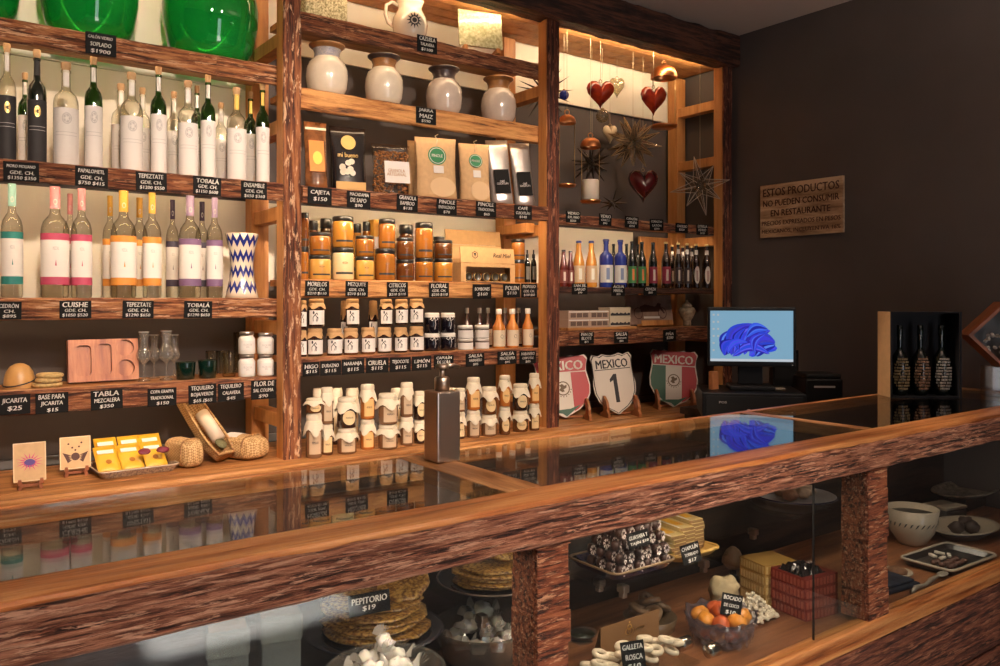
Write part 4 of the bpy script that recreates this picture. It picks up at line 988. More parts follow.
# ---- preserves with paper labels, black jars, white jars, hot sauce
z4m = SZ['M4']
def cloth(r0, z0, drop, flare, seed, n=22):
    """cloth cover: domed top tied at the neck, skirt hanging below in folds and corners"""
    def wv(a, z):
        if z > z0 - .02: return 1
        k = (z0 - z) / drop; return 1 + k * (.10 * math.cos(4 * a + seed) + .05 * math.sin(7 * a + seed * 2))
    m = MB().lathe([(r0 + flare, z0 - drop), (r0 + flare * .55, z0 - drop * .55), (r0 * .98, z0 - .012), (r0 * .93, z0), (r0 * 1.0, z0 + .02), (r0 * .99, z0 + .1), (r0 * .9, z0 + .14), (0, z0 + .15)], n, cap=False, wav=wv)
    v = []
    for i, (x, y, z) in enumerate(m.v):
        if i < n:
            a = math.atan2(y, x); z += drop * .4 * math.cos(4 * a + seed + PI) * .8
        v.append((x, y, z))
    m.v = v; return m
def mk_pres(k):
    def f():
        m = plain('preserve_' + k, {'dk': (.03, .012, .008), 'br': (.12, .04, .015)}[k[:2]], .12, coat=1)
        p = [(0, 0), (.92, 0), (1, .03), (1, .7), (.9, .78), (.86, .84), (0, .84)]
        art = MB()
        for (pts) in (((-.28, .16), (-.3, .3), (-.16, .4), (-.04, .3), (-.1, .16)), ((-.16, .4), (-.05, .46), (.0, .38)), ((-.02, .16), (.02, .3), (-.04, .3))):
            for (a, b) in zip(pts, pts[1:]):
                dx, dz = b[0] - a[0], b[1] - a[1]; l = math.hypot(dx, dz); nx, nz_ = -dz / l * .018, dx / l * .018
                art.add([(a[0] - nx, 0, a[1] - nz_), (b[0] - nx, 0, b[1] - nz_), (b[0] + nx, 0, b[1] + nz_), (a[0] + nx, 0, a[1] + nz_)], [(0, 1, 2, 3)])
        art.add([(a, 0, b) for a, b in circ(-.26, .47, .06, 8)], [tuple(range(8))])
        return [P('jar_body', MB().lathe(prof(p), 18), m), P('cloth_cover', cloth(.47, .84, .17, .07, len(k) + (1.3 if 'b' in k else 0)), M_KCLOTH),
                P('paper_label', cyl_patch(.507, .08, .58, -1.15, 1.15, 10), M_LABEL, [('drawing', on_cyl(art, .515, .03), M_INK)])]
    return f
gp = 'fruit preserve jars with white drawn labels'
jars([(303, 7.5, 330, None, 'dk', 'sliver of a preserve jar on the shelf hard against the flaking post'),
      (315, 16, 328, None, 'dkb', 'preserve jar on the shelf first clear of the post, above the HIGO tag'), (334.5, 16, 328, None, 'dk', 'preserve jar on the shelf above the DURAZNO tag'),
      (350.8, 15, 327.5, None, 'brb', 'preserve jar on the shelf above the NARANJA tag'), (368, 14.6, 327, None, 'br', 'preserve jar on the shelf before the CIRUELA tag'), (384.3, 14.4, 327, None, 'dkb', 'preserve jar on the shelf above the CIRUELA tag'),
      (400.5, 13.8, 327, None, 'dk', 'preserve jar on the shelf above the TEJOCOTE tag'), (416.4, 14.8, 326, None, 'dkb', 'preserve jar on the shelf above the LIMÓN tag'),
      (303, 7.5, 300, 329, 'dk', 'sliver of an upper preserve jar hard against the flaking post'), (316.3, 16.4, 298.5, 327, 'dk', 'upper preserve jar standing alone nearest the flaking post'), (352.5, 13.6, 298.5, 326.5, 'dkb', 'upper preserve jar standing alone in the middle of the shelf'),
      (386, 12.7, 299, 326, 'dk', 'upper preserve jar first of the three together'), (401.3, 13.4, 299, 325, 'dkb', 'upper preserve jar in the middle of the three together'), (416.2, 14, 298.5, 324.5, 'dk', 'upper preserve jar beside the black jars')], 2.885, mk_pres, 'pres', 'preserve_jar', 'jar', gp, z4m)
jars([(344, 7, 300, 325, 'dk', 'dark preserve jar in back beside the lone upper one'), (373, 9, 300, 325, 'dk', 'dark preserve jar in back before the three upper ones')], 2.99, mk_pres, 'pres', 'preserve_jar', 'jar', gp, z4m)
for o in [q for q in bpy.data.objects if q.get('label') in ('dark preserve jar in back beside the lone upper one', 'dark preserve jar in back before the three upper ones')]:
    s_ = o.scale; s_[2] += o.location.z - z4m - .0006; o.location.z = z4m + .0006
def mk_black(k):
    def f():
        p = [(0, 0), (.92, 0), (1, .04), (1, .72), (.9, .8), (0, .8)]
        bow = []
        for sg in (-1, 1): bow.append([(0, -.5, .8), (sg * .16, -.53, .9 - .1), (sg * .25, -.54, .7), (sg * .1, -.54, .62), (0, -.53, .78)])
        tw = MB().tube([(.485 * math.cos(a), .485 * math.sin(a), .8) for a in [2 * PI * q / 18 for q in range(18)]], .02, 5, closed=True)
        for b in bow: tw.tube(b, .02, 5)
        tw.tube([(.05, -.52, .78), (.12, -.53, .45), (.05, -.53, .2)], .018, 5)
        return [P('jar_body', MB().lathe(prof(p), 18), plain('black_jam', (.008, .006, .01), .1, coat=1)), P('lid', MB().lathe([(0, .81), (.48, .81), (.48, .96), (.45, 1), (0, 1)], 18, cap=False), M_WHITELID), P('twine', tw, M_LABEL)]
    return f
jars([(432, 16, 333.5, None, 'k', 'lower black jar tied with white string, next to the preserves'), (448, 15.5, 333, None, 'k', 'lower black jar tied with white string, next to the white jars'),
      (432, 15.6, 313, 333.5, 'k', 'upper black jar tied with white string, next to the preserves'), (447.8, 14.6, 313, 333, 'k', 'upper black jar tied with white string, next to the white jars')], 2.885, mk_black, 'black', 'black_jar', 'jar', 'black jars tied with string', z4m)
def mk_white(k):
    def f():
        p = [(0, 0), (.94, 0), (1, .06), (1, .66), (.92, .72), (0, .72)]
        return [P('jar_body', MB().lathe(prof(p), 18), plain('dark_salsa', (.05, .018, .01), .12, coat=1)), P('lid', MB().lathe([(0, .73), (.49, .73), (.49, .96), (.46, 1), (0, 1)], 18, cap=False), M_WHITELID), P('paper_label', cyl_patch(.508, .04, .64, -1.4, 1.4, 10), M_LABEL)]
    return f
jars([(465.2, 15.8, 338.5, None, 'k', 'lower white-lidded small jar next to the black jars'), (481.8, 14.8, 338.3, None, 'k', 'lower white-lidded small jar next to the hot sauce'),
      (465.2, 15.6, 325.5, 338.5, 'k', 'upper white-lidded small jar next to the black jars'), (481.8, 14.6, 325.3, 338.3, 'k', 'upper white-lidded small jar next to the hot sauce')], 2.885, mk_white, 'white', 'salsa_jar', 'jar', 'small white-lidded jars', z4m)
BODY_SAUCE = [(0, 0), (.9, 0), (1, .03), (1, .5), (.92, .56), (.6, .66), (.42, .76), (.38, .86), (0, .86)]
def mk_sauce(k):
    def f():
        m = plain('sauce_' + k, {'or': (.62, .22, .04), 'dk': (.06, .02, .02)}[k], .12, coat=1)
        art = ring_mb(.13, .022, 14); art.v = [(a + .12, b, c * .35) for a, b, c in art.v]
        return [P('glass_body', MB().lathe(prof(BODY_SAUCE), 18), m), P('cap', MB().lathe([(0, .865), (.235, .865), (.235, .985), (.2, 1), (0, 1)], 16, cap=False), M_WHITELID if k == 'or' else M_GREYINK), P('paper_label', cyl_patch(.508, .05, .46, -1.2, 1.2, 10), plain('cream_label', (.72, .6, .44), .7), [('drawing', on_cyl(art, .515, .3), M_INK)])]
    return f
jars([(498.8, 13.2, 309, None, 'or', 'orange hot sauce bottle next to the small white-lidded jars'), (512.3, 12.8, 309, None, 'or', 'orange hot sauce bottle in the middle of the front three'), (527.8, 11.5, 308.5, None, 'or', 'orange hot sauce bottle beside the orange post')], 2.885, mk_sauce, 'sauce', 'hot_sauce', 'bottle', 'orange hot sauce bottles', z4m)
jars([(467, 8.5, 308, None, 'dk', 'dark sauce bottle in back above the white jars, next to the black ones'), (479.5, 8.5, 308, None, 'dk', 'dark sauce bottle in back above the second white jar stack'), (488, 8.5, 308, None, 'dk', 'dark sauce bottle in back just before the first orange sauce'), (505, 9, 308, None, 'dk', 'dark sauce bottle in back between the first two orange sauces'), (518.5, 9, 308, None, 'dk', 'dark sauce bottle in back between the last two orange sauces')], 3.0, mk_sauce, 'sauce', 'hot_sauce', 'bottle', 'dark sauce bottles in back', z4m)
# ---- cloth-topped jams on the ledge
JAM = {'pe': (.2, .1, .05), 'br': (.12, .045, .015), 'or': (.45, .14, .03), 'dk': (.03, .012, .008)}
def mk_jam(kind):
    c, sh = kind.split('_')
    def f():
        p = [(0, 0), (.9, 0), (1, .03), (1, .58), (.9, .68), (.8, .74), (0, .74)]
        tw = MB().tube([(.45 * math.cos(a), .45 * math.sin(a), .755) for a in [2 * PI * q / 18 for q in range(18)]], .022, 5, closed=True)
        tw.tube([(.2 + .11 * math.cos(a), -.5, .83 + .09 * math.sin(a)) for a in [2 * PI * q / 12 for q in range(12)]], .016, 5, closed=True)
        lm = plain('jam_label_' + c, {'pe': (.52, .38, .25), 'br': (.66, .48, .25), 'or': (.7, .42, .16), 'dk': (.66, .5, .28)}[c], .7)
        l = on_cyl(oval_grid(.36, .22), .51, .32) if sh == 'o' else cyl_patch(.508, .08, .54, -.74, .74, 10)
        pr = MB().add(*((lambda q: (q.v, q.f))(on_cyl(text_mb('MERMELADA', .4, .05), .517, .32))))
        return [P('jar_body', MB().lathe(prof(p), 20), plain('jam_' + c, JAM[c], .12, coat=1)), P('cloth_cover', cloth(.48, .77, .25, .14, {'pe': 0, 'br': 1.1, 'or': 2.2, 'dk': 3.0}[c], 24), M_CLOTH), P('twine', tw, M_TWINE), P('paper_label', l, lm, [('lettering', pr, M_INK)])]
    return f
zl = SZ['G']
gj = 'cloth-topped jam jars on the ledge'
# bottom row then the row standing on it; every pair shares its column
colsj = [(314, 16, 410, 457, 398, 'pe_l', 'br_o', 'hard against the flaking post'), (327, 11.8, 422, 455, 387, 'br_l', 'pe_l', 'second from the flaking post, narrow'),
         (347, 19, 426, 452.7, 397, 'pe_l', 'dk_o', 'third from the flaking post, wide'), (367.5, 14, 417, 449.7, 384, 'or_l', 'or_l', 'fourth from the flaking post, orange'),
         (388, 19, 422.5, 448, 393, 'pe_l', 'pe_l', 'fifth from the flaking post, wide and pinkish'), (406.7, 12.5, 415, 445.5, 382, 'pe_l', 'pe_l', 'sixth from the flaking post, narrow'),
         (420, 12, 418, 443, 391, 'dk_o', 'dk_o', 'partly behind the steel soap dispenser'), (460, 10, 410, 439, 388, 'dk_l', 'pe_l', 'just past the steel soap dispenser'),
         (473.5, 13, 408, 437, 377, 'pe_l', 'or_l', 'sixth from the orange post'), (489, 15, 413, 436, 386.5, 'pe_l', 'br_o', 'fifth from the orange post'),
         (504.7, 11, 404.5, 434, 375, 'br_o', 'or_o', 'fourth from the orange post, narrow'), (520.3, 14.6, 409, 432, 383.5, 'br_o', 'dk_o', 'third from the orange post, oval label'), (534.3, 10, 401.5, 430, 373, 'br_l', 'or_l', 'beside the orange post')]
colsj[8] = colsj[8][:7] + ('second past the steel soap dispenser',); colsj[9] = colsj[9][:7] + ('third past the steel soap dispenser',); colsj[10] = colsj[10][:7] + ('third from the orange post, narrow',); colsj[11] = colsj[11][:7] + ('second from the orange post, oval label',)
for (px, w, tb, bb, tt, kb, kt, where) in colsj:
    Y = .56 * F / (bb - 300) / (DEP(px, 1.0)) ; Y = max(2.71, min(2.84, Y)) + .016 * (colsj.index((px, w, tb, bb, tt, kb, kt, where)) % 2)
    x = XX(px, Y); d = DIA(w, px, Y) * 1.04; h = ZZ(px, tb, Y) - zl; h *= .93
    spawn('jam' + kb, mk_jam(kb), 'jam_jar', 'cloth-topped jam jar on the ledge, ' + where, 'jar', (x, Y, zl + .0006), face_cam(x, Y, .6), (d, d, h / .92), gj)
    z1 = zl + h + .003; h2 = ZZ(px, tt, Y) - z1
    spawn('jam' + kt, mk_jam(kt), 'jam_jar', 'cloth-topped jam jar stacked in the upper row, ' + where, 'jar', (x, Y, z1), face_cam(x, Y, .6) + .1, (d, d, h2 / .92), gj)
for (px, lab) in ((319, 'third jam jar row in back, between the first two columns'), (336, 'jam jar in back past the second column'), (352, 'jam jar in back beside the orange column'), (397, 'jam jar in back between the fifth and sixth columns'), (450, 'jam jar in back of the steel soap dispenser')):
    Y = 2.93; x = XX(px, Y); d = DIA(13, px, Y)
    spawn('jamdk_l', mk_jam('dk_l'), 'jam_jar', lab.replace('third jam jar row', 'jam jar'), 'jar', (x, Y, zl + .0006), 0, (d, d, (ZZ(px, 388, Y) - zl) / .92), gj)
# ================================================================ third bay
def bt(items, Y, name, cat, grp, base):
    for (px, w, ty, key, mk, lab) in items:
        x = XX(px, Y); d = DIA(w, px, Y)
        spawn(key, mk, name, lab, cat, (x, Y, base + .0006), face_cam(x, Y, .6), (d, d, ZZ(px, ty, Y) - base), grp)
z3r = SZ['R3']
AMB = mk_beer(M_AMBER, BODY_JUG, ('amb', (.7, .5, .3), (.9, .85, .7)), M_BLUECAP)
RED = mk_beer(M_REDG, BODY_JUG, ('red', (.2, .05, .04), (.7, .6, .5)), M_BLKCAP)
BLU = mk_beer(M_BLUEG, BODY_MEZ[:-1] + [(.4, .955), (0, .955)], ('blu', (.72, .7, .66), (.2, .25, .4)), M_BLUECAP)
GRB = mk_beer(M_DARKG, BODY_BEER, ('grb', (.06, .25, .08), (.7, .2, .05)), M_BLKCAP)
MAB = mk_beer(M_DARKG, BODY_BEER, ('mab', (.3, .03, .06), (.7, .6, .55)), M_BLKCAP)
WHB = mk_beer(M_BROWNG, BODY_BEER, ('whb', (.75, .68, .6), (.45, .3, .25)), M_YCAP, M_LABEL, oval=True)
PLB = mk_beer(M_BROWNG, BODY_BEER, ('plb', (.05, .03, .03), (.6, .52, .45)), M_YCAP, M_LABEL)
g = 'small drink bottles on the third bay shelf'
bt([(563.5, 9, 250, 'RED', RED, 'short dark red bottle hard against the dark-faced post'), (570.5, 8, 251, 'RED', RED, 'short dark red bottle next to the amber blue-capped pair'),
    (578.8, 12, 241, 'AMB', AMB, 'orange-amber bottle with blue cap nearer the red bottles'), (591.3, 12, 241, 'AMB', AMB, 'yellow-amber bottle with blue cap nearer the blue bottles'),
    (606, 14, 239.3, 'BLU', BLU, 'cobalt blue water bottle nearer the amber bottles'), (620.3, 13, 240, 'BLU', BLU, 'cobalt blue water bottle nearer the dark beers'),
    (632, 9, 241.5, 'GRB', GRB, 'dark beer bottle with green label next to the blue bottles'), (641.8, 8.6, 242, 'GRB', GRB, 'dark beer bottle with green label, second from the blue bottles'),
    (653, 9, 242.5, 'MAB', MAB, 'dark beer bottle with maroon label and black cap, third past the blue bottles'), (666, 9.5, 242, 'MABY', mk_beer(M_BROWNG, BODY_BEER, ('mab', (.3, .03, .06), (.7, .6, .55)), M_YCAP), 'dark beer bottle with maroon label and gold cap'),
    (678, 8, 243, 'PLB', PLB, 'gold-capped beer with dark label next to the maroon-labelled one'), (687, 8, 243.5, 'PLB', PLB, 'gold-capped beer with dark label next to the white oval ones'),
    (696, 8, 244, 'WHB', WHB, 'gold-capped beer with white oval label, nearer the dark-labelled ones'), (706.5, 8.8, 244.5, 'WHB', WHB, 'gold-capped beer with white oval label, last before the end post')], 2.845, 'drink_bottle', 'bottle', g, z3r)
bt([(613.5, 7, 244, 'GRB', GRB, 'dark bottle neck showing between the two blue bottles'), (626.5, 7, 244, 'MAB', MAB, 'dark bottle in back just past the blue bottles'), (637.5, 7, 244.5, 'MAB', MAB, 'dark bottle in back between the two green-labelled beers'),
    (672, 7, 245, 'PLB', PLB, 'gold-capped beer in back past the maroon label'), (682.5, 7, 246, 'PLB', PLB, 'gold-capped beer in back between the dark-labelled pair'), (691.5, 7, 246, 'PLB', PLB, 'gold-capped beer in back before the white oval ones')], 2.925, 'drink_bottle', 'bottle', 'drink bottles in back on the third bay shelf', z3r)
# windowed snack boxes, small tins, motorcycle picture, pineapple figure
z4r = SZ['R4']
M_SNK = plain('snack_box', (.46, .32, .24), .7, noise_amt=.1, nscale=60); M_SNKIN = plain('snack_dark', (.05, .03, .03), .5, col2=(.22, .14, .1), nscale=90)
def mk_snack():
    s = MB().box(-.5, .5, -.5, .5, 0, 1)
    win = MB()
    for k in range(3): win.box(-.4 + k * .29, -.16 + k * .29, -.515, -.5, .18, .72)
    return [P('box_body', s, M_SNK), P('box_window', win, M_SNKIN), P('white_strip', MB().box(-.48, .48, -.512, -.5, .8, .94), M_LABEL)]
for (px, w, col_) in ((572, 22, 'next to the dark-faced post'), (592, 20, 'next to the small tins')):
    for lev in (0, 1):
        Y = 2.87; x = XX(px, Y); wd = XX(px + w / 2, Y) - XX(px - w / 2, Y); h = .038
        spawn('snack', mk_snack, 'snack_box', ('lower', 'upper')[lev] + ' tray box with three dark windows, ' + col_, 'box', (x, Y, z4r + .013 + lev * (h + .001)), 0, (wd * .96, .1, h), 'windowed tray boxes')
t = ob('wooden_riser', MB().box(XX(560, 2.87) + .0, XX(628, 2.87), 2.81, 2.96, z4r + .0004, z4r + .0122, .002), W_SHELF); tag(t, 'thin plank under the tray boxes and tins', 'plank')
M_TIN = plain('cream_tin', (.6, .5, .36), .4, noise_amt=.1, nscale=40)
def mk_tin():
    hills = [(-.48, .12)] + [(-.48 + .96 * k / 12, .3 + .18 * math.sin(k * 1.9) ** 2) for k in range(13)] + [(.48, .12)]
    pic = MB().add([(a, -.512, b) for a, b in hills], [tuple(range(len(hills)))])
    return [P('tin_body', MB().box(-.5, .5, -.5, .5, 0, .8), M_TIN), P('lid', MB().box(-.51, .51, -.51, .51, .805, 1), M_TIN), P('printed_band', pic, M_INK)]
for lev in (0, 1):
    Y = 2.87; x = XX(614.5, Y); wd = XX(624.5, Y) - XX(603.5, Y)
    spawn('tin', mk_tin, 'small_tin', ('lower', 'upper')[lev] + ' cream tin with a dark printed landscape', 'tin', (x, Y, z4r + .013 + lev * .046), 0, (wd * .96, .08, .045), 'small cream tins')
Y = 2.97; x0, x1 = XX(629, Y), XX(672, Y); pw = x1 - x0; ph = ZZ(650, 297, Y) - z4r
t = thing('motorcycle_picture', 'faded printed picture of an old motorcycle standing on a small wooden rest', 'picture', ((x0 + x1) / 2, Y, z4r + .012), rot=(R(-9), 0, R(-3)))
ob('picture_board', MB().box(-pw / 2, pw / 2, -.003, .003, 0, ph, .001), plain('sepia_print', (.4, .27, .2), .6, col2=(.2, .12, .09), nscale=9), t)
m = MB()
for cx in (-.26, .27):
    r_ = ring_mb(ph * .2, ph * .03, 20); m.add([(a + cx * pw, -.0036, b + ph * .38) for a, _, b in r_.v], r_.f)
m.add([(a, -.0036, b) for a, b in ((-.2 * pw, ph * .42), (.2 * pw, ph * .42), (.26 * pw, ph * .7), (.2 * pw, ph * .72), (.12 * pw, ph * .6), (-.1 * pw, ph * .68), (-.22 * pw, ph * .6))], [(0, 1, 2, 3, 4, 5, 6)])
m.add([(a, -.0036, b) for a, b in ((.16 * pw, ph * .68), (.3 * pw, ph * .36), (.33 * pw, ph * .38), (.2 * pw, ph * .74))], [(0, 1, 2, 3)])
ob('motorcycle_print', m, BRN, t)
rs = ob('rest', MB().box(-pw * .32, pw * .36, -.045, -.005, -.0112, .0).box(-pw * .32, pw * .36, -.045, -.04, .0, .016), W_SIDE, t)
o = ob('picture_caption', MB().box(-pw * .15, pw * .2, -.0042, -.0036, ph * .2, ph * .27), M_LABEL, t)
Y = 2.9; px = 687; x = XX(px, Y); d = DIA(17, px, Y); h = ZZ(px, 300, Y) - z4r
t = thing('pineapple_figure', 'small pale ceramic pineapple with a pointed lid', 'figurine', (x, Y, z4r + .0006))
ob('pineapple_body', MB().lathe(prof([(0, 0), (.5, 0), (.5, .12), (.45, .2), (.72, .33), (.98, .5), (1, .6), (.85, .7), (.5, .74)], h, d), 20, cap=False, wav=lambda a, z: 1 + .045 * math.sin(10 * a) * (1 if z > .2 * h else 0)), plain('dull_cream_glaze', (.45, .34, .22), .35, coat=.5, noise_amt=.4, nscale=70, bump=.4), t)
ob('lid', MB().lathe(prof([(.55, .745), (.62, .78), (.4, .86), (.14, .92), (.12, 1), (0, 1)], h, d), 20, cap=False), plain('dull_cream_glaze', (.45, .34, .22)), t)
# ---- route shields on wooden stands
def shield_pts(w, h, n=1):
    half = [(.0, .965), (.10, .975), (.20, 1.0), (.30, .965), (.36, .985), (.44, 1.0), (.50, .93), (.465, .84), (.452, .74), (.475, .62), (.5, .5), (.485, .36), (.40, .22), (.25, .11), (.1, .05), (0, 0)]
    pts = [(a * w, b * h) for a, b in half] + [(-a * w, b * h) for a, b in half[-2:0:-1]]
    return pts[::-1]
def inset(pts, w, h, k): return [(a * (1 - k), h * .5 + (b - h * .5) * (1 - k * w / h)) for a, b in pts]
M_SWHITE = plain('sign_white', (.66, .585, .5), .4); M_SRED = plain('sign_red', (.42, .02, .025), .4); M_SGREEN = plain('sign_green', (.015, .09, .045), .4); M_SBROWN = plain('crest_brown', (.13, .075, .03), .5)
M_STAND = plain('orange_stand', (.42, .16, .06), .45, noise_amt=.2, nscale=25)
def clip_poly(pts, keep):     # keep(x,z) -> signed distance, Sutherland-Hodgman
    out = []
    for a, b in zip(pts, pts[1:] + pts[:1]):
        ka, kb = keep(*a), keep(*b)
        if ka >= 0: out.append(a)
        if ka * kb < 0:
            t_ = ka / (ka - kb); out.append((a[0] + (b[0] - a[0]) * t_, a[1] + (b[1] - a[1]) * t_))
    return out
def fillm(pts, y):            # concave-safe fill
    bm = bmesh.new(); vs = [bm.verts.new((a, y, b)) for a, b in pts]
    bm.faces.new(vs); bmesh.ops.triangulate(bm, faces=bm.faces); bm.verts.index_update()
    m = MB().add([v.co[:] for v in bm.verts], [[q.index for q in f.verts] for f in bm.faces]); bm.free(); return m
def shield(px, w, yt, yb, Y, lab, flag, rz):
    x = XX(px, Y); wd = DIA(w, px, Y); zb = ZZ(px, yb, Y); zb = max(zb, SZ['G'] + .004); h = (ZZ(px, yt, Y) - zb)
    t = thing('road_shield_sign', lab, 'sign', (x, Y, zb), rot=(R(-13), R(-4 if not flag else (4 if px > 640 else -3)), rz), group='souvenir route shields')
    pts = shield_pts(wd, h); k = 0
    ob('sign_plate', MB().prism(pts, -.002, .002), M_SWHITE if True else 0, t)
    inn = inset(pts, wd, h, .045); inn2 = inset(pts, wd, h, .085)
    if not flag:
        bd = ob('border', fillm(inn, -.0026), M_INK, t); ob('white_field', fillm(inn2, -.003), M_SWHITE, t)
        l = text_mb('MEXICO', wd * .76, h * .155, off=.022); ob('lettering', l.xf(Matrix.Translation((0, -.0036, h * .83))), M_INK, t)
        ob('line', MB().box(-wd * .42, wd * .42, -.0036, -.003, h * .735, h * .747), M_INK, t)
        n1 = MB().add([(a * wd, -.0036, b * h) for a, b in ((-.02, .2), (.07, .2), (.07, .66), (.0, .66), (-.1, .58), (-.1, .53), (-.02, .56))], [tuple(range(7))])
        ob('number', n1, M_INK, t)
    else:
        top = clip_poly(inn, lambda a, b: b - h * .735); low = clip_poly(inn, lambda a, b: h * .72 - b)
        ob('red_field', fillm(top, -.0026), M_SRED, t)
        l = text_mb('MEXICO', wd * .8, h * .155, off=.022); ob('lettering', l.xf(Matrix.Translation((0, -.0036, h * .835))), M_SWHITE, t)
        ob('green_stripe', fillm(clip_poly(low, lambda a, b: -wd * .165 - a), -.0026), M_SGREEN, t)
        ob('red_stripe', fillm(clip_poly(low, lambda a, b: a - wd * .165), -.0026), M_SRED, t)
        cr = MB(); q = ring_mb(wd * .125, wd * .02, 22); cr.add(q.v, q.f)
        cr.add([(a * wd * .09, 0, b * wd * .09) for a, b in ((-.2, -.7), (.3, -.6), (.1, -.2), (.7, .1), (.8, .7), (.3, .5), (-.1, .9), (-.7, .6), (-.4, .2), (-.8, -.3))], [tuple(range(10))])
        for kk in range(9):
            a = PI + PI * (kk + .5) / 9; cr.add([(wd * (.145 * math.cos(a) + u), 0, wd * (.145 * math.sin(a) + v_)) for u, v_ in ((-.012, 0), (0, -.014), (.012, 0), (0, .014))], [(0, 1, 2, 3)])
        ob('crest', cr.xf(Matrix.Translation((0, -.0032, h * .47))), M_SBROWN, t)
        ob('dark_sweep', fillm([(-wd * .3, h * .11), (-wd * .05, h * .07), (wd * .02, h * .02), (wd * .3, h * .2), (wd * .1, h * .14), (-wd * .1, h * .13)], -.0034), M_SGREEN, t)
    s = thing('sign_stand', 'curly orange wooden stand under the ' + ('white number 1' if not flag else ('flag' if px > 640 else 'half hidden flag')) + ' shield', 'stand', (x, Y, SZ['G'] + .0006), rz, group='wooden shield stands')
    for sg in (-1, 1):
        bx = sg * wd * .36
        prof_ = [(-.045, 0), (.06, 0), (.064, .018), (.044, .034), (.05, .052), (.036, .078), (.006, .10), (-.010, .104), (-.008, .07), (.0, .03), (-.03, .016), (-.045, .016)]
        v = [(bx + dx, -a - .012 if True else 0, b * .95) for dx in (-.006, .006) for a, b in prof_]; n = len(prof_)
        ob('side', MB().add(v, [tuple(range(n)), tuple(range(2 * n - 1, n - 1, -1))] + [(i, (i + 1) % n, n + (i + 1) % n, n + i) for i in range(n)]), M_STAND, s)
    ob('cross_piece', MB().box(-wd * .36, wd * .36, .025, .033, .004, .014), M_STAND, s)
shield(566, 58, 355, 418, 2.885, 'flag-coloured Mexico route shield half hidden behind the dark-faced post', True, face_cam(1.3, 1, .5))
shield(619, 46, 352.5, 417, 2.83, 'white Mexico route shield with a black number 1', False, face_cam(1.3, 1, .42))
shield(673.5, 51, 349.5, 408, 2.86, 'flag-coloured Mexico route shield nearest the computer screen', True, face_cam(1.3, 1, .62))
# ---- hanging glass and metal ornaments
TB = E + 1.249
M_CORD = plain('pale_cord', (.62, .5, .34), .8)
def hung(t, top, ztop): ob('cord', MB().tube([(0, 0, top), (0, 0, ztop)], .0009, 5), M_CORD, t)
def heart_mb(w, h, dep, n=24, m=12):
    v = []; f = []
    pts = []
    for i in range(n):
        a = 2 * PI * i / n
        pts.append((16 * math.sin(a) ** 3 / 32 * w, (13 * math.cos(a) - 5 * math.cos(2 * a) - 2 * math.cos(3 * a) - math.cos(4 * a) + 2.2) / 29 * h))
    for j in range(m + 1):
        t_ = -PI / 2 + PI * j / m
        for (a, b) in pts: v.append((a * math.cos(t_), dep / 2 * math.sin(t_), b * math.cos(t_)))
    for j in range(m): f += [(j * n + i, (j + 1) * n + i, (j + 1) * n + (i + 1) % n, j * n + (i + 1) % n) for i in range(n)]
    return MB().add(v, f, True)
M_RGLASS = plain('red_glass', (.6, .055, .012), .08, coat=1, col2=(.2, .01, .008), nscale=14); M_DRGLASS = plain('dark_red_glass', (.09, .008, .008), .08, coat=1)
M_SMOKE = glass('smoky_glass', (.75, .68, .5), (.5, .42, .28), .28, f0=.08); M_COPPER = plain('copper', (.72, .3, .12), .3, metal=1); M_LEAD = plain('dark_lead', (.06, .05, .045), .35, metal=.8)
M_BRASS = plain('aged_brass', (.4, .28, .14), .35, metal=.9)
def heart(px, w, y0, y1, Y, mat, lab):
    x = XX(px, Y); wd = DIA(w, px, Y); h = ZZ(px, y0, Y) - ZZ(px, y1, Y); zc = ZZ(px, (y0 + y1) / 2, Y)
    t = thing('glass_heart', lab, 'ornament', (x, Y, zc), face_cam(x, Y, .7), 'hanging glass hearts')
    ob('heart_body', heart_mb(wd, h, wd * .55), mat, t)
    ob('loop', MB().tube([(.007 * math.cos(a), 0, h * .47 + .008 * math.sin(a)) for a in [2 * PI * q / 12 for q in range(12)]], .002, 5, closed=True), M_BRASS, t); hung(t, h * .5 + .006, TB - zc)
heart(600.5, 29, 80.5, 108.5, 2.87, M_RGLASS, 'bright red hanging glass heart nearer the dark-faced post')
heart(653.5, 27, 86, 115.5, 2.832, M_RGLASS, 'red hanging glass heart shading dark, under the copper bell')
heart(617, 16, 77.5, 98, 3.03, M_SMOKE, 'smoky clear glass heart half behind the bright red one')
heart(643, 31, 169, 203, 2.93, M_DRGLASS, 'large nearly black glass heart under the spiky glass star')
heart(610, 15, 125, 144, 3.095, plain('cream_glass', (.5, .42, .28), .3, coat=.6), 'cream glass heart behind the smoky ball')
def ballorn(px, w, yc, Y, mat, lab):
    x = XX(px, Y); r = DIA(w, px, Y) / 2; zc = ZZ(px, yc, Y)
    t = thing('glass_ball', lab, 'ornament', (x, Y, zc), 0, 'hanging glass balls')
    ob('ball', MB().lathe([(0, -r)] + [(r * math.sin(PI * k / 12), -r * math.cos(PI * k / 12)) for k in range(1, 12)] + [(0, r)], 20, cap=False), mat, t)
    ob('cap', MB().lathe([(0, r * .96), (r * .3, r * .95), (r * .28, r * 1.15), (0, r * 1.18)], 12, cap=False), M_BRASS, t); hung(t, r * 1.15, TB - zc)
ballorn(602.5, 13.5, 116, 2.945, M_SMOKE, 'smoky clear hanging glass ball under the bright red heart')
ballorn(564, 10, 95, 2.9, plain('blue_glass', (.015, .03, .3), .1, coat=1), 'small cobalt blue hanging ball beside the dark-faced post')
ballorn(693, 10, 143, 3.07, plain('green_dark_glass', (.01, .03, .022), .1, coat=1), 'small dark green hanging ball in the end frame')
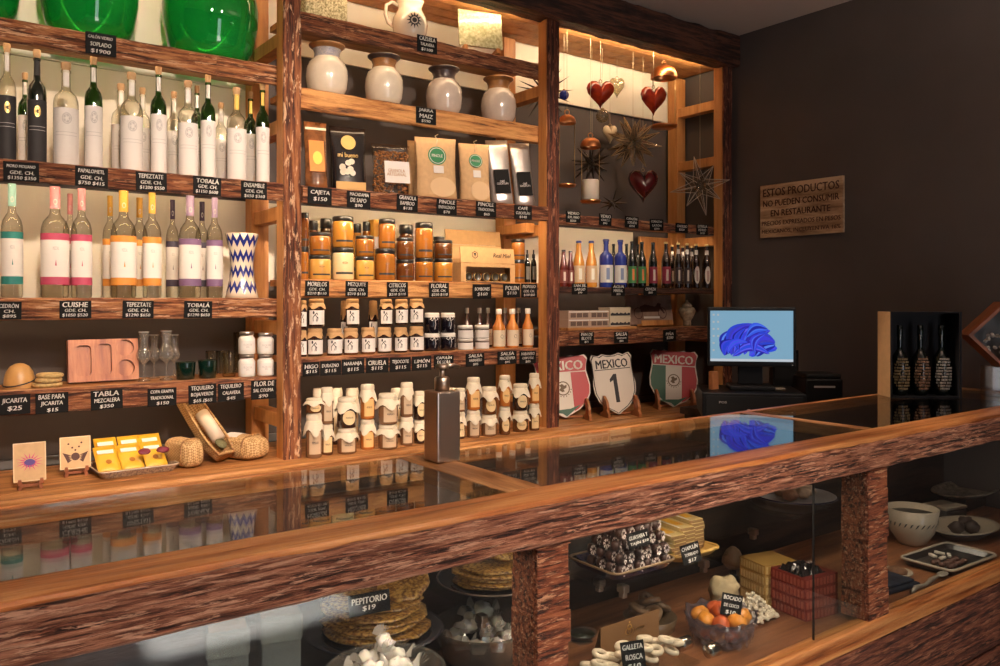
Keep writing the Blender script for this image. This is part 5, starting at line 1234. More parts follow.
def spikes(px, py, wpx, Y, nsp, mat, edge, lab, seed, hang=True, flat=.0, glassy=True, rbase=.16, name='spiky_star', squash=1):
    x = XX(px, Y); R_ = DIA(wpx, px, Y) / 2; zc = ZZ(px, py, Y)
    t = thing(name, lab, 'ornament', (x, Y, zc), face_cam(x, Y, .8), 'hanging star ornaments')
    rnd = random.Random(seed)
    for k in range(nsp):
        zz_ = 1 - 2 * (k + .5) / nsp; a = k * 2.39996 + seed
        d = Vector((math.sqrt(1 - zz_ * zz_) * math.cos(a), zz_ * (.9 if rbase > .05 else .45), math.sqrt(1 - zz_ * zz_) * math.sin(a) * squash)).normalized() if not flat else Vector((math.cos(2 * PI * k / nsp + .2), 0, math.sin(2 * PI * k / nsp + .2)))
        L_ = R_ * (rnd.uniform(.82, 1.0) if not flat else (1 if k % 2 == 0 else .8)); up = Vector((0, 1, 0)) if abs(d.y) < .8 else Vector((1, 0, 0))
        u = d.cross(up).normalized(); w_ = d.cross(u); b = R_ * rbase
        base = [d * R_ * .16 + u * b * math.cos(q) + w_ * b * math.sin(q) for q in (0, PI / 2, PI, 1.5 * PI)]; tip = d * L_
        mb = MB().add([*base, tip], [(0, 1, 4), (1, 2, 4), (2, 3, 4), (3, 0, 4), (3, 2, 1, 0)])
        sp_ = ob('spike', mb, mat, t)
        if edge:
            e = MB()
            for p_ in base: e.tube([p_, tip], .0011 if R_ < .12 else .0014, 4)
            ob('edge_wire', e, edge, sp_)
    ob('core', MB().blob((0, 0, 0), R_ * (.2 if not flat else .16), R_ * .2, R_ * (.2 if not flat else .16), 0, 8 if flat else 10, 4 if flat else 8), mat if flat else (edge or mat), t)
    if hang: hung(t, R_ * .3, TB - zc)
spikes(633, 143, 60, 2.9, 26, glass('amber_smoke_glass', (.75, .64, .48), (.42, .32, .2), .4, f0=.14), M_BRASS, 'large spiky smoked glass star hanging mid bay under the hearts', 3)
spikes(592, 163, 46, 2.97, 22, plain('dark_tin', (.1, .08, .06), .35, metal=.7), M_LEAD, 'spiky dark tin star hanging behind the white candle', 5, rbase=.1)
spikes(545, 92, 66, 3.0, 20, M_LEAD, None, 'spiky dark wire star behind the dark-faced post, beside the last vase', 8, rbase=.045)
spikes(700, 186, 62, 2.80, 8, glass('clear_star_glass', (.9, .88, .84), (.5, .4, .3), .07, f0=.08), plain('pewter_edge', (.5, .42, .34), .35, metal=.15), 'large clear glass star with metal edges in front of the end frame', 1, flat=1, rbase=.2, name='glass_star')
spikes(613, 203, 34, 2.88, 12, plain('dark_tin', (.1, .08, .06)), None, 'small dark tin star lying low on the shelf under the black heart', 2, hang=False, rbase=.09, name='tin_star', squash=.5)
def lantern(px, y_dome, y_plate, w, Y, lab, candle):
    x = XX(px, Y); r = DIA(w, px, Y) / 2; z0 = ZZ(px, y_plate, Y); z1 = ZZ(px, y_dome, Y); H = z1 - z0
    t = thing('hanging_lantern', lab, 'lantern', (x, Y, z0), face_cam(x, Y, .5), 'hanging copper candle lanterns')
    dr = r
    ob('dome', MB().lathe([(dr, H - dr * .95), (dr * .97, H - dr * .6), (dr * .8, H - dr * .25), (dr * .45, H - .02 * dr), (0, H), (0, H - .003), (dr * .43, H - dr * .1), (dr * .77, H - dr * .3), (dr * .94, H - dr * .62), (dr * .96, H - dr * .95), (dr, H - dr * .95)], 22, cap=False), M_COPPER, t)
    for sg in (-1, 1): ob('rod', MB().tube([(sg * dr * .9, 0, .004), (sg * dr * .9, 0, H - dr * .9)], .0022, 6), M_BRASS, t)
    ob('plate', MB().lathe([(0, 0), (dr * .9, 0), (dr * 1.02, .012), (dr * .98, .013), (dr * .85, .004), (0, .004)], 22, cap=False), M_COPPER, t)
    ob('ring', MB().tube([(.012 * math.cos(a), 0, H + .012 + .012 * math.sin(a)) for a in [2 * PI * q / 14 for q in range(14)]], .002, 5, closed=True), M_COPPER, t); hung(t, H + .022, TB - z0)
    if candle:
        c = thing('pillar_candle', 'thick white candle standing on the copper lantern plate', 'candle', (x, Y, z0 + .0048))
        cr = DIA(candle[0], px, Y) / 2; chh = ZZ(px, candle[1], Y) - z0
        ob('wax', MB().lathe([(0, 0), (cr, 0), (cr, chh - .004), (cr * .94, chh), (cr * .5, chh - .004), (0, chh - .005)], 20, cap=False), plain('candle_wax', (.72, .62, .5), .5, sss=.2), c)
        ob('wick', MB().tube([(0, 0, chh - .006), (.001, 0, chh + .008)], .001, 5), M_INK, c)
lantern(664, 66, 128, 27, 2.905, 'hanging copper bell lantern above the second red heart', None)
lantern(590.5, 138, 203, 21, 2.86, 'hanging copper lantern carrying a white candle', (17, 181))
lantern(567, 115, 187, 18, 2.845, 'hanging copper lantern tucked beside the dark-faced post', None)
def chalk(t, text, wd, hh, k=.84):
    """hand lettering: the name large, the sizes and prices under it smaller"""
    ls = text.split('\n'); n = len(ls); m = MB()
    hs = [.30, .26] if n == 2 else ([.25, .25, .2] if not ls[1].startswith(('GDE', 'CH')) else [.29, .18, .2])
    gap = .09; tot = sum(hs) + gap * (n - 1); z = .5 + tot / 2
    for i, (l, q) in enumerate(zip(ls, hs)):
        tx = text_mb(l, wd * (k if i == 0 or len(l) > 8 else k * .85), hh * q, shear=.08, off=.018)
        zc = hh * (z - q / 2); dx = rj.uniform(-.02, .02) * wd; z -= q + gap
        m.add([(a + dx, -.0021, c + zc) for a, b, c in tx.v], tx.f)
    ob('lettering', m, M_CHALK, t)
rj = random.Random(4)
# ================================================================ chalk price tags: black cards with white hand lettering
def price(cx, cy, w, h, text, lab, Y, tilt=0.0, lean=0, grp='chalk price tags', rz=0, k=.8):
    x = XX(cx, Y); wd = XX(cx + w / 2, Y) - XX(cx - w / 2, Y); z = ZZ(cx, cy, Y); hh = h / F * DEP(cx, Y)
    t = thing('price_tag', lab, 'price tag', (x, Y - .0008, z - hh / 2), grp and 0, grp, rot=(R(lean), R(tilt), rz))
    ob('card', MB().box(-wd / 2, wd / 2, -.0015, .0, 0, hh, .0006), M_BOARD, t)
    chalk(t, text, wd, hh, k)
    return t
def tags(items, Y, shelf_txt, grp):
    for (cx, cy, w, h, text) in items:
        price(cx, cy, w, h, text, 'black price tag chalked ' + text.split('\n')[0] + (' ' + text.split('\n')[1] if len(text.split('\n')[0]) < 5 or text.split('\n')[0] in ('PINOLE', 'HABANERO', 'SALSA', 'VIDRIO', 'CORAZÓN', 'TEQUILERO', 'CAZUELA', 'TEPEZTATE') and 'GDE' not in text.split('\n')[1] else '') + ' ' + shelf_txt, Y, rj.uniform(-1.2, 1.2), grp=grp)
tags([(101, 44.5, 31, 22, 'GALÓN VIDRIO\nSOPLADO\n$1900')], 2.809, 'under the green demijohns', 'chalk price tags')
tags([(21.5, 172, 36, 19.5, 'MORO MOLIANO\nGDE. CH.\n$1350 $350'), (91.5, 177, 33, 20, 'PAPALOMETL\nGDE. CH.\n$750 $415'), (151.5, 181.8, 31, 19, 'TEPEZTATE\nGDE. CH.\n$1200 $550'), (207, 186, 28, 18.5, 'TOBALÁ\nGDE. CH.\n$1150 $600'), (254, 190.5, 26, 18, 'ENSAMBLE\nGDE. CH.\n$650 $360')], 2.7335, 'on the upper bottle shelf', 'chalk price tags')
tags([(9, 310.5, 25, 18, 'CEDRÓN\nCH.\n$895'), (75.5, 309.5, 32, 17.5, 'CUISHE\nGDE. CH.\n$1050 $520'), (138, 309.5, 31, 17.5, 'TEPEZTATE\nGDE. CH.\n$1290 $650'), (198, 309.5, 28, 17, 'TOBALÁ\nGDE. CH.\n$1290 $650')], 2.809, 'on the banded bottle shelf', 'chalk price tags')
tags([(14.5, 404.5, 32, 20, 'JICARITA\n$25'), (52, 403, 33, 20.5, 'BASE PARA\nJICARITA\n$15'), (107, 399.5, 32, 19.5, 'TABLA\nMEZCALERA\n$350'), (162, 397, 29, 18, 'COPA GRAPPA\nTRADICIONAL\n$150'), (202.5, 394, 28, 19, 'TEQUILERO\nROJA/VERDE\n$65 /$65'), (231, 392, 26, 18, 'TEQUILERO\nCALAVERA\n$45'), (263.5, 389.5, 25, 19, 'FLOR DE\nSAL COLIMA\n$90')], 2.809, 'on the gourd and glass shelf', 'chalk price tags')
tags([(427, 44.5, 20, 16.5, 'CAZUELA\nTALAVERA\n$1100')], 2.809, 'under the ceramic jug', 'chalk price tags')
tags([(426, 116, 20, 16, 'JARRA\nMAIZ\n$590')], 2.809, 'under the round vases', 'chalk price tags')
tags([(319.5, 196, 24, 17, 'CAJETA\n$150'), (358.5, 200, 23.5, 17, 'MACADAMIA\nDE SAPO\n$90'), (407, 203, 21, 16, 'GRANOLA\nBAMBOO\n$135'), (446.5, 207, 20, 15.5, 'PINOLE\nENDULZADO\n$70'), (486, 209.3, 20, 15, 'PINOLE\nTRADICIONAL\n$65'), (523, 212.5, 17.5, 14, 'CAFÉ\nCUICATLÁN\n$140')], 2.7335, 'on the bag shelf', 'chalk price tags')
tags([(317, 288.5, 24, 15.5, 'MORELOS\nGDE. CH.\n$210 $110'), (356.5, 289, 22.5, 15.5, 'MEZQUITE\nGDE. CH.\n$210 $110'), (397.5, 289.5, 21, 15, 'CITRICOS\nGDE. CH.\n$210 $110'), (439, 290, 20, 14.5, 'FLORAL\nGDE. CH.\n$210 $110'), (482, 291.5, 18.5, 14.5, 'BOMBONES\n$160'), (511.5, 290.5, 17, 14, 'POLEN\n$110'), (529, 290.5, 16, 14, 'PROPOLEO\nGDE. CH.\n$100 $60')], 2.809, 'on the honey shelf', 'chalk price tags')
tags([(311, 369, 17, 14, 'HIGO\n$115'), (330.5, 368, 21, 14.5, 'DURAZNO\n$115'), (353, 366.5, 22.5, 15, 'NARANJA\n$115'), (377, 365.3, 22.5, 15, 'CIRUELA\n$115'), (400, 364.5, 21, 14.5, 'TEJOCOTE\n$115'), (421.5, 363.2, 19.5, 14.3, 'LIMÓN\n$115'), (443.5, 361.7, 19.5, 13.5, 'CAPULÍN\nDE SIDRA\n$150'), (475, 359.8, 18.5, 13, 'SALSA\nHABANERO\n$85'), (507, 357.7, 19, 13, 'SALSA\nMACADAMIA\n$95'), (527.5, 357.3, 16.5, 13, 'HABANERO\nCHIPOTLE\n$85')], 2.809, 'on the preserve shelf', 'chalk price tags')
tags([(573, 217, 14.5, 11.5, 'VIDRIO\nSOPL. MANO\n$250'), (605, 219.7, 12.5, 11.5, 'VIDRIO\nCHICO\n$90'), (631.5, 222.3, 13.5, 11.5, 'CORAZÓN\nSOPLADO\n$350'), (656.5, 225, 13.5, 11.5, 'CORAZÓN\nLATÓN\n$290'), (681.5, 228, 12.5, 9.5, 'CANDELERO\n$220'), (702, 229.8, 11.5, 10.5, 'ESTRELLA\nVIDRIO\n$220')], 2.809, 'under the hanging ornaments', 'chalk price tags')
tags([(579.5, 289, 15.5, 11, 'SAN SIL\nLARGO\n$90'), (618, 290.3, 13.5, 11.5, 'AGUA\nMINERAL\n$35'), (650, 290.8, 13, 9.5, 'CERVEZA\n$60')], 2.806, 'on the drinks shelf', 'chalk price tags')
tags([(586.5, 338, 14.5, 11.5, 'PAN DE\nELOTE\n$75'), (621, 337.3, 14, 11.5, 'SALSA\nCHAPULÍN\n$85'), (669.5, 335.5, 13, 11.5, 'PIÑA\n$280')], 2.809, 'over the route shields', 'chalk price tags')
# ================================================================ on and behind the counter
CTZ = CT + .0006
# steel soap dispenser
px = 442; zt_ = CTZ + .0015
Yd = .365 * F / (461 - HY) / DEP(px, 1.0)
x = XX(px, Yd); s = DIA(26.5, px, Yd); hh = ZZ(px, 391, Yd) - CTZ
t = thing('soap_dispenser', 'square brushed steel pump dispenser standing on the glass counter', 'dispenser', (x, Yd, zt_), -math.atan2(x, Yd) + R(32))
ob('body', MB().box(-s / 2, s / 2, -s / 2, s / 2, 0, hh, .0035), M_STEEL, t)
ob('collar', MB().lathe([(0, hh), (.017, hh), (.017, hh + .028), (.014, hh + .031), (0, hh + .031)], 22, cap=False), M_STEEL, t)
pm = ob('pump_rod', MB().lathe([(0, hh + .031), (.006, hh + .031), (.006, hh + .05), (0, hh + .05)], 14), M_STEEL, t)
ob('pump_head', MB().lathe([(0, hh + .05), (.015, hh + .05), (.015, hh + .058), (0, hh + .06)], 20, cap=False).tube([(0, 0, hh + .055), (.03, 0, hh + .056), (.048, 0, hh + .051)], [.005, .0045, .0035], 8), M_STEEL, t)
# desk behind the counter with drawer, screen, printer
DZ_ = E - .475
desk = thing('cash_desk', 'dark low desk behind the counter carrying the screen', 'desk', (3.0, 2.12, 0))
ob('desk_top', MB().box(-.2, .50, -.3, .32, DZ_ - .03, DZ_, .003), W_DARK, desk)
for sx, sy in ((-.17, -.26), (.44, -.26), (-.17, .28), (.44, .28)): ob('leg', MB().box(sx - .02, sx + .02, sy - .02, sy + .02, 0, DZ_ - .031), W_DARK, desk)
M_PLBLK = plain('black_plastic', (.005, .005, .006), .45, spec=.3); M_PLBLK2 = plain('dark_grey_plastic', (.011, .011, .012), .5, spec=.3)
Yc = 2.08; x0, x1 = XX(700, Yc), XX(800, Yc)
rzm = -R(46)
cdx, cdy = 2.86, 2.12
t = thing('cash_till', 'black metal cash till under the screen, a key in its lock', 'cash till', (cdx, cdy, DZ_ + .0006), rzm)
ob('drawer_case', MB().box(-.2, .2, -.16, .16, 0, .102, .004), M_PLBLK, t); ob('drawer_front', MB().box(-.185, .185, -.164, -.1605, .01, .09, .001), M_PLBLK2, t)
ob('lettering', text_mb('POS', .03, .009).xf(Matrix.Translation((-.12, -.165, .065))), M_GREYINK, t)
k = ob('lock', MB().lathe([(0, 0), (.01, 0), (.01, .004), (0, .004)], 14).xf(Matrix.Translation((-.02, -.165, .03)) @ Matrix.Rotation(PI / 2, 4, 'X')), M_STEEL, t)
kk = thing('hanging_key_ring', 'small brass key with a round white fob hanging from the cash till', 'key', (cdx, cdy, DZ_ + .0006), rzm)
ob('key', MB().box(-.03, -.010, -.178, -.1705, .028, .032).lathe([(.006, -.001), (.0095, -.001), (.0095, .002), (.006, .002), (.006, -.001)], 14, c=(-.012, -.178, .032), cap=False), M_GOLD, kk)
ob('fob', MB().blob((-.022, -.185, .010), .0105, .005, .011, 0, 14, 8), plain('ivory', (.85, .78, .62), .3, coat=.5), kk)
# screen: sized so its face fills px 706-797, y 305-367
mcx, mcy = XX(751, 2.10), 2.10
mw = DIA(89, 751, 2.10); zc = ZZ(751, 336, 2.10)
mh = .228
t = thing('computer_screen', 'black computer screen showing a blue ribbon flower wallpaper', 'monitor', (mcx, mcy, DZ_ + .103), -math.atan2(mcx, mcy) * .94 + R(5))
zr = zc - (DZ_ + .103)
ob('bezel', MB().box(-mw / 2, mw / 2, -.012, .018, zr - mh / 2 - .012, zr + mh / 2 + .006, .005).xf(Matrix.Translation((0, 0, 0))), M_PLBLK, t)
sw, shh = mw - .022, mh - .018
M_SCR = plain('screen_glow', (.02, .02, .02), .3, emit=(.30, .58, .80), est=.62)
scn = ob('display', MB().box(-sw / 2, sw / 2, -.0128, -.0122, zr - shh / 2, zr + shh / 2), M_SCR, t)
cols = ((.012, .02, .42), (.02, .06, .75), (.03, .02, .5), (.04, .12, .9), (.01, .01, .3), (.05, .05, .8), (.02, .08, .85))
def petal(cx, cz, a, L_, w_, i, y):
    n = 12; v = []
    for k_ in range(n + 1):
        u = k_ / n; r = w_ * math.sin(PI * u) ** .6; bx = L_ * u; bend = .25 * L_ * math.sin(PI * u)
        for sg in (-1, 1):
            lx, lz = bx, bend + sg * r / 2; v.append((cx + lx * math.cos(a) - lz * math.sin(a), y, cz + lx * math.sin(a) + lz * math.cos(a)))
    return MB().add(v, [(2 * i_, 2 * i_ + 2, 2 * i_ + 3, 2 * i_ + 1) for i_ in range(n)])
pk_ = [(-.42, -.40, 1.25, .60, .26), (-.36, -.42, .95, .86, .30), (-.30, -.42, .62, .95, .30), (-.26, -.44, .42, .90, .28), (-.50, -.42, 1.0, .40, .24), (-.10, -.40, .8, .74, .26), (.0, -.42, .28, .62, .34), (.12, -.42, .55, .50, .32), (.06, -.2, .15, .50, .26), (-.34, -.44, .08, .8, .2), (-.06, -.02, .35, .5, .2), (-.2, -.3, 1.3, .5, .16), (.1, -.34, 1.05, .46, .18), (-.44, -.36, .5, .5, .14)]
for i, (cx_, cz_, a, L_, w_) in enumerate(pk_):
    for q, (sc_, cc) in enumerate(((1.0, cols[i % 7]), (.62, tuple(min(1, c_ * 1.9 + .03) for c_ in cols[(i + 3) % 7])), (.3, cols[(i + 4) % 7]))):
        pm_ = plain('petal_glow_%d_%d' % (i % 7, q), (.01, .01, .02), .3, emit=cc, est=.8)
        ob('wallpaper_petal', petal(cx_ * shh * .95 - .01, zr + cz_ * shh * .92, a, L_ * shh * .9, w_ * shh * sc_, i, -.0131 - .00006 * (3 * i + q)), pm_, scn)
ic = MB()
for c_ in range(2):
    for r_ in range(6 - c_ * 2): ic.add([(a - sw * (.46 - .055 * c_), -.0131, zr + shh * (.42 - .14 * r_) + b) for a, b in ((-.004, -.004), (.004, -.004), (.004, .004), (-.004, .004))], [(0, 1, 2, 3)])
ob('desktop_icons', ic, plain('icon_glow', (.1, .1, .1), .4, emit=(.55, .6, .6), est=.6), scn)
ob('taskbar', MB().box(-sw / 2, sw / 2, -.0131, -.0129, zr - shh / 2, zr - shh / 2 + shh * .05), plain('taskbar_glow', (.1, .1, .1), .4, emit=(.6, .68, .75), est=.75), scn)
ob('stand', MB().box(-.05, .05, .0185, .05, .02, zr + .03, .004).box(-.09, .09, -.05, .1, .0, .0195, .006), M_PLBLK, t)
ob('power_light', MB().box(mw / 2 - .016, mw / 2 - .012, -.0128, -.0121, zr - mh / 2 - .006, zr - mh / 2 - .003), M_LABEL, t)
t = thing('receipt_printer', 'black receipt printer standing behind the screen against the dark wall', 'printer', (3.33, 2.10, DZ_ + .0006), -R(40))
ob('printer_body', MB().box(-.08, .08, -.1, .1, 0, .13, .01), M_PLBLK, t); ob('printer_lid', MB().box(-.075, .075, -.09, .06, .1305, .15, .006), M_PLBLK2, t); ob('paper_slot', MB().box(-.045, .045, -.1012, -.1002, .09, .098), M_GREYINK, t)
t = thing('card_terminal', 'black upright box behind the printer on the cash desk', 'card machine', (3.40, 2.32, DZ_ + .0006), -R(40))
ob('terminal_body', MB().box(-.06, .06, -.04, .04, 0, .24, .008), M_PLBLK, t); ob('terminal_face', MB().box(-.05, .05, -.0412, -.0402, .1, .22), M_PLBLK2, t)
o = ob('paper_slip', MB().box(-.055, .055, -.018, .018, 0, .006, .001), plain('dim_paper', (.3, .26, .2), .7)); o.location = (2.90 + .03, 2.06, DZ_ + .1032); o.rotation_euler = (0, 0, R(-30)); tag(o, 'folded paper slip on the cash till in front of the screen', 'paper')
o = ob('small_wood_block', MB().box(-.02, .02, -.01, .01, 0, .075, .002), M_STAND); o.location = (2.735, 2.20, DZ_ + .1032); tag(o, 'small upright orange wooden block behind the screen at its shelf side', 'block')
# box of beaded bottles
Yb = 1.45; px = 921; xb = XX(938, Yb)
bw_, bd_, bh_ = .262, .10, ZZ(890, 313, 1.43) - CTZ
lookat = -math.atan2(xb, Yb)
t = thing('gift_box', 'open-fronted black display box with kraft sides standing on the counter', 'gift box', (xb, Yb + .045, CTZ), lookat + R(27))
e = .006
bb = MB().box(-bw_/2, -bw_/2 + e, 0, bd_, 0, bh_, .001)
ob('kraft_side', bb, M_CARD, t, label='kraft side facing the shelves')
ob('kraft_side', MB().box(bw_/2 - e, bw_/2, 0, bd_, 0, bh_, .001), M_CARD, t)
ob('kraft_back', MB().box(-bw_/2, bw_/2, bd_ + .0005, bd_ + .005, 0, bh_, .001), M_CARD, t)
M_VELVET = plain('black_lining', (.006, .006, .009), .8)
ob('lining', MB().box(-bw_/2 + e + .0005, bw_/2 - e - .0005, .0, bd_, 0, e).box(-bw_/2 + e + .0005, bw_/2 - e - .0005, .0, bd_, bh_ - e, bh_).box(-bw_/2 + e + .0005, bw_/2 - e - .0005, bd_ - e, bd_, e, bh_ - e).box(bw_/2 - e - .003, bw_/2 - e - .0005, -.0005, bd_ - e, e, bh_ - e).box(-bw_/2 + e + .0005, -bw_/2 + e + .003, -.0005, bd_ - e, e, bh_ - e).box(-bw_/2 + .001, bw_/2 + .001, -.0022, -.0006, 0, .004).box(bw_/2 - e, bw_/2 + .001, -.0022, -.0006, .004, bh_).box(-bw_/2 + .001, -bw_/2 + e, -.0022, -.0006, .004, bh_).box(-bw_/2 + e, bw_/2 - e, -.0022, -.0006, bh_ - .004, bh_), M_VELVET, t)
def mk_bead(col, nm):
    def f():
        p = [(0, 0), (.6, 0), (.75, .02), (1, .12), (1, .42), (.85, .54), (.45, .62), (.28, .66), (.27, .84), (.33, .85), (.33, .88), (.3, 1), (0, 1)]
        b = MB(); i = 0
        for r_ in range(11):
            z = .1 + .042 * r_; rr = .515 * (1 if .12 <= z <= .43 else (.93 if z < .2 else .9))
            sp = max(0.2, 1 - ((r_ - 5) / 6) ** 2) ** .5 * 1.05; n_ = 15
            for c_ in range(n_):
                a = (-1 + 2 * (c_ + .5 * (r_ % 2)) / n_) * sp
                if (r_ * 7 + c_ * 5) % 6 == 0: continue
                b.blob((rr * math.sin(a), -rr * math.cos(a), z), .036, .036, .0165, 0, 8, 5)
        return [P('glass_body', MB().lathe(prof(p), 22), M_DARKG), P('bead_panel', b, plain('beads_' + nm, col, .3, metal=.35, noise_amt=.6, nscale=18))]
    return f
for i, (u, col, nm) in enumerate(((-.29, (.52, .36, .16), 'gold'), (.0, (.42, .22, .12), 'copper'), (.3, (.55, .48, .4), 'silver'))):
    M = Matrix.Translation(t.location) @ Matrix.Rotation(lookat + R(27), 4, 'Z'); p_ = M @ Vector((u * bw_, .042, .0066))
    spawn('bead' + nm, mk_bead(col, nm), 'beaded_bottle', 'slim black bottle with a %s beaded panel in the black box' % nm, 'bottle', tuple(p_), lookat + R(27), (.066, .066, bh_ * .82), 'beaded bottles in the black box')
# diamond terrarium on an acrylic foot
Yh = 1.36; pxh = 1000; xh = XX(pxh, Yh); zh = ZZ(pxh, 335, Yh); rh = DIA(39, pxh, Yh)
t = thing('diamond_terrarium', 'red wooden diamond-framed terrarium with white sprigs on a clear foot', 'terrarium', (xh, Yh, CTZ), -math.atan2(xh, Yh) + R(20))
hz = zh - CTZ
def hexo(r): return [(r * math.cos(PI / 2 + k * PI / 2), hz + r * math.sin(PI / 2 + k * PI / 2)) for k in range(4)]
A, B = hexo(rh), hexo(rh * .87)
v = [(a, -.05, b) for a, b in A] + [(a, -.05, b) for a, b in B] + [(a, .06, b) for a, b in A] + [(a, .06, b) for a, b in B]; f = []
for k in range(4):
    j = (k + 1) % 4; f += [(k, j, 4 + j, 4 + k), (8 + k, 12 + k, 12 + j, 8 + j), (k, 8 + k, 8 + j, j), (4 + k, 4 + j, 12 + j, 12 + k)]
ob('frame', MB().add(v, f), M_REDW, t)
ob('back_panel', MB().add([(a, .055, b) for a, b in hexo(rh * .88)] + [(a, .058, b) for a, b in hexo(rh * .88)], [(0, 1, 2, 3), (7, 6, 5, 4)]), plain('grey_back', (.10, .095, .085), .5), t)
sg = MB()
for k in range(22): sg.blob((random.uniform(-.05, .05), random.uniform(-.03, .03), hz - rh * .3 + random.uniform(-.03, .04)), .008, .008, .007, .2, 7, 5, k)
ob('white_sprigs', sg, plain('sprig_white', (.6, .55, .48), .8), t, kind='stuff')
zl_ = hz - rh * .93
ob('clear_foot', MB().box(-.055, .055, -.04, .04, 0, max(.02, zl_), .002), glass('acrylic', (.8, .75, .7), (.4, .32, .26), .12, f0=.06), t)
# wooden notice on the dark wall
ys0, ys1 = WX / math.tan(TH + ang(845)), WX / math.tan(TH + ang(762))
zs0, zs1 = ZZ(803, 235.5, WX / math.tan(TH + ang(803))), ZZ(803, 181, WX / math.tan(TH + ang(803)))
sw_, sh_ = ys1 - ys0, zs1 - zs0
t = thing('wall_sign', 'old wooden notice with dark painted capitals on the dark wall', 'sign', (WX - .0005, (ys0 + ys1) / 2, zs0), R(-90), rot=(0, 0, R(-90)))
ob('board', MB().box(-sw_ / 2, sw_ / 2, -.016, 0, 0, sh_, .003), wood('notice_wood', 'X', (.13, .07, .035), (.42, .27, .15), (.7, .52, .33), pos=(.3, .46, .64), along=4, across=22, bump=.6), t)
lines = ('ESTOS PRODUCTOS', 'NO PUEDEN CONSUMIR', 'EN RESTAURANTE', 'PRECIOS EXPRESADOS EN PESOS', 'MEXICANOS, INCLUYEN IVA 16%')
for i, (ln, wf, zf, hf) in enumerate(zip(lines, (.92, .92, .72, .95, .95), (.85, .645, .455, .27, .11), (.15, .12, .12, .085, .085))):
    tx = text_mb(ln, sw_ * wf, sh_ * hf, off=.016); ob('lettering', tx.xf(Matrix.Translation((0, -.0168, sh_ * zf))), BRN, t)
# ================================================================ inside the display case
def price_case(x, y, z, w, h, text, lab, rz, lean=-12, tilt=0):
    t = thing('price_tag', lab, 'price tag', (x, y, z), 0, 'chalk price tags', rot=(R(lean), R(tilt), rz))
    ob('card', MB().box(-w / 2, w / 2, -.0015, 0, 0, h, .0006), M_BOARD, t)
    chalk(t, text, w, h, .86)
def disc_cookie(r, th, seed):
    v = []; n = 22
    m = MB().lathe([(0, 0), (r * .95, 0), (r, th * .5), (r * .95, th), (r * .6, th * 1.1), (0, th * 1.05)], n, cap=False, wav=lambda a, z: 1 + .05 * math.sin(3 * a + seed) + .03 * math.sin(8 * a + seed))
    return m
M_PEP = plain('seed_brittle', (.74, .44, .12), .3, coat=1, col2=(.2, .075, .012), nscale=130, bump=1)
zp = ZS1 + .0006
def plate(name, lab, x, y, z, r, mat, h=.02, rimm=None):
    t = thing(name, lab, 'plate', (x, y, z)); ob('plate_body', MB().lathe([(0, 0), (r * .6, 0), (r * .75, h * .3), (r, h), (r * .97, h + .003), (r * .72, h * .5), (r * .58, .006), (0, .006)], 32, cap=False), mat, t)
    if rimm: ob('rim', MB().tube([(r * .985 * math.cos(a), r * .985 * math.sin(a), h + .002) for a in [2 * PI * q / 32 for q in range(32)]], .0022, 5, closed=True), rimm, t)
    return t
px1 = 375; y1 = 1.49; x1_ = XX(px1, y1)
plate('serving_plate', 'shallow plate under the seed brittle nearest the street side', x1_, y1, zp, .14, plain('plate_dark', (.03, .03, .04), .25, coat=.8))
for i in range(8):
    o = ob('seed_brittle', disc_cookie(.098 + .006 * math.sin(i * 2.3), .0062, i), M_PEP); o.location = (x1_ + .008 * math.sin(i * 1.9), y1 + .006 * math.cos(i * 2.7), zp + .0145 + i * .0092); o.rotation_euler = (R(.5 * math.sin(i)), R(.5 * math.cos(i * 2)), i)
    tag(o, 'broad round seed brittle in the flat stack behind the PEPITORIO tag', 'sweet', 'seed brittle behind the PEPITORIO tag')
o = ob('seed_brittle', disc_cookie(.056, .010, 20), M_PEP); o.location = (x1_ + .055, y1 - .02, zp + .1); o.rotation_euler = (R(14), R(-12), 0); tag(o, 'round seed brittle lying tilted on top of the PEPITORIO stack', 'sweet')
o = ob('seed_brittle', disc_cookie(.034, .010, 21), M_PEP); o.location = (x1_ + .05, y1 + .06, zp + .122); o.rotation_euler = (R(40), R(-10), .3); tag(o, 'small seed brittle standing tilted behind the PEPITORIO stack', 'sweet')
Yt = 1.36
price_case(XX(370, Yt), Yt, ZZ(370, 614, Yt), DIA(43, 370, Yt), DIA(21.5, 370, Yt), 'PEPITORIO\n$19', 'black price tag chalked PEPITORIO in front of the seed brittle', R(-12), -6, -2)
x2 = XX(492, 1.52); y2 = 1.52
plate('serving_plate', 'black plate of seed brittle above the glass bowl, beside the counter post', x2, y2, ZS + .0006 if False else ZZ(492, 606, 1.42), .128, plain('plate_dark', (.03, .03, .04), .25), rimm=M_STEEL)
zp2 = ZZ(492, 606, 1.42)
for i in range(5):
    o = ob('seed_brittle', disc_cookie(.088 + .005 * math.sin(i * 2.3), .0062, i + 30), M_PEP); o.location = (x2 + .008 * math.sin(i * 1.9), y2 + .006 * math.cos(i * 2.7), zp2 + .0145 + i * .0092); o.rotation_euler = (R(.5 * math.sin(i)), R(.5 * math.cos(i)), i)
    tag(o, 'broad round seed brittle in the stack on the black plate beside the counter post', 'sweet', 'seed brittle on the black plate')
o = ob('seed_brittle', disc_cookie(.05, .010, 40), M_PEP); o.location = (x2 + .02, y2 + .0, zp2 + .075); o.rotation_euler = (R(12), R(8), 0); tag(o, 'small seed brittle lying tilted on top of the black plate stack', 'sweet')
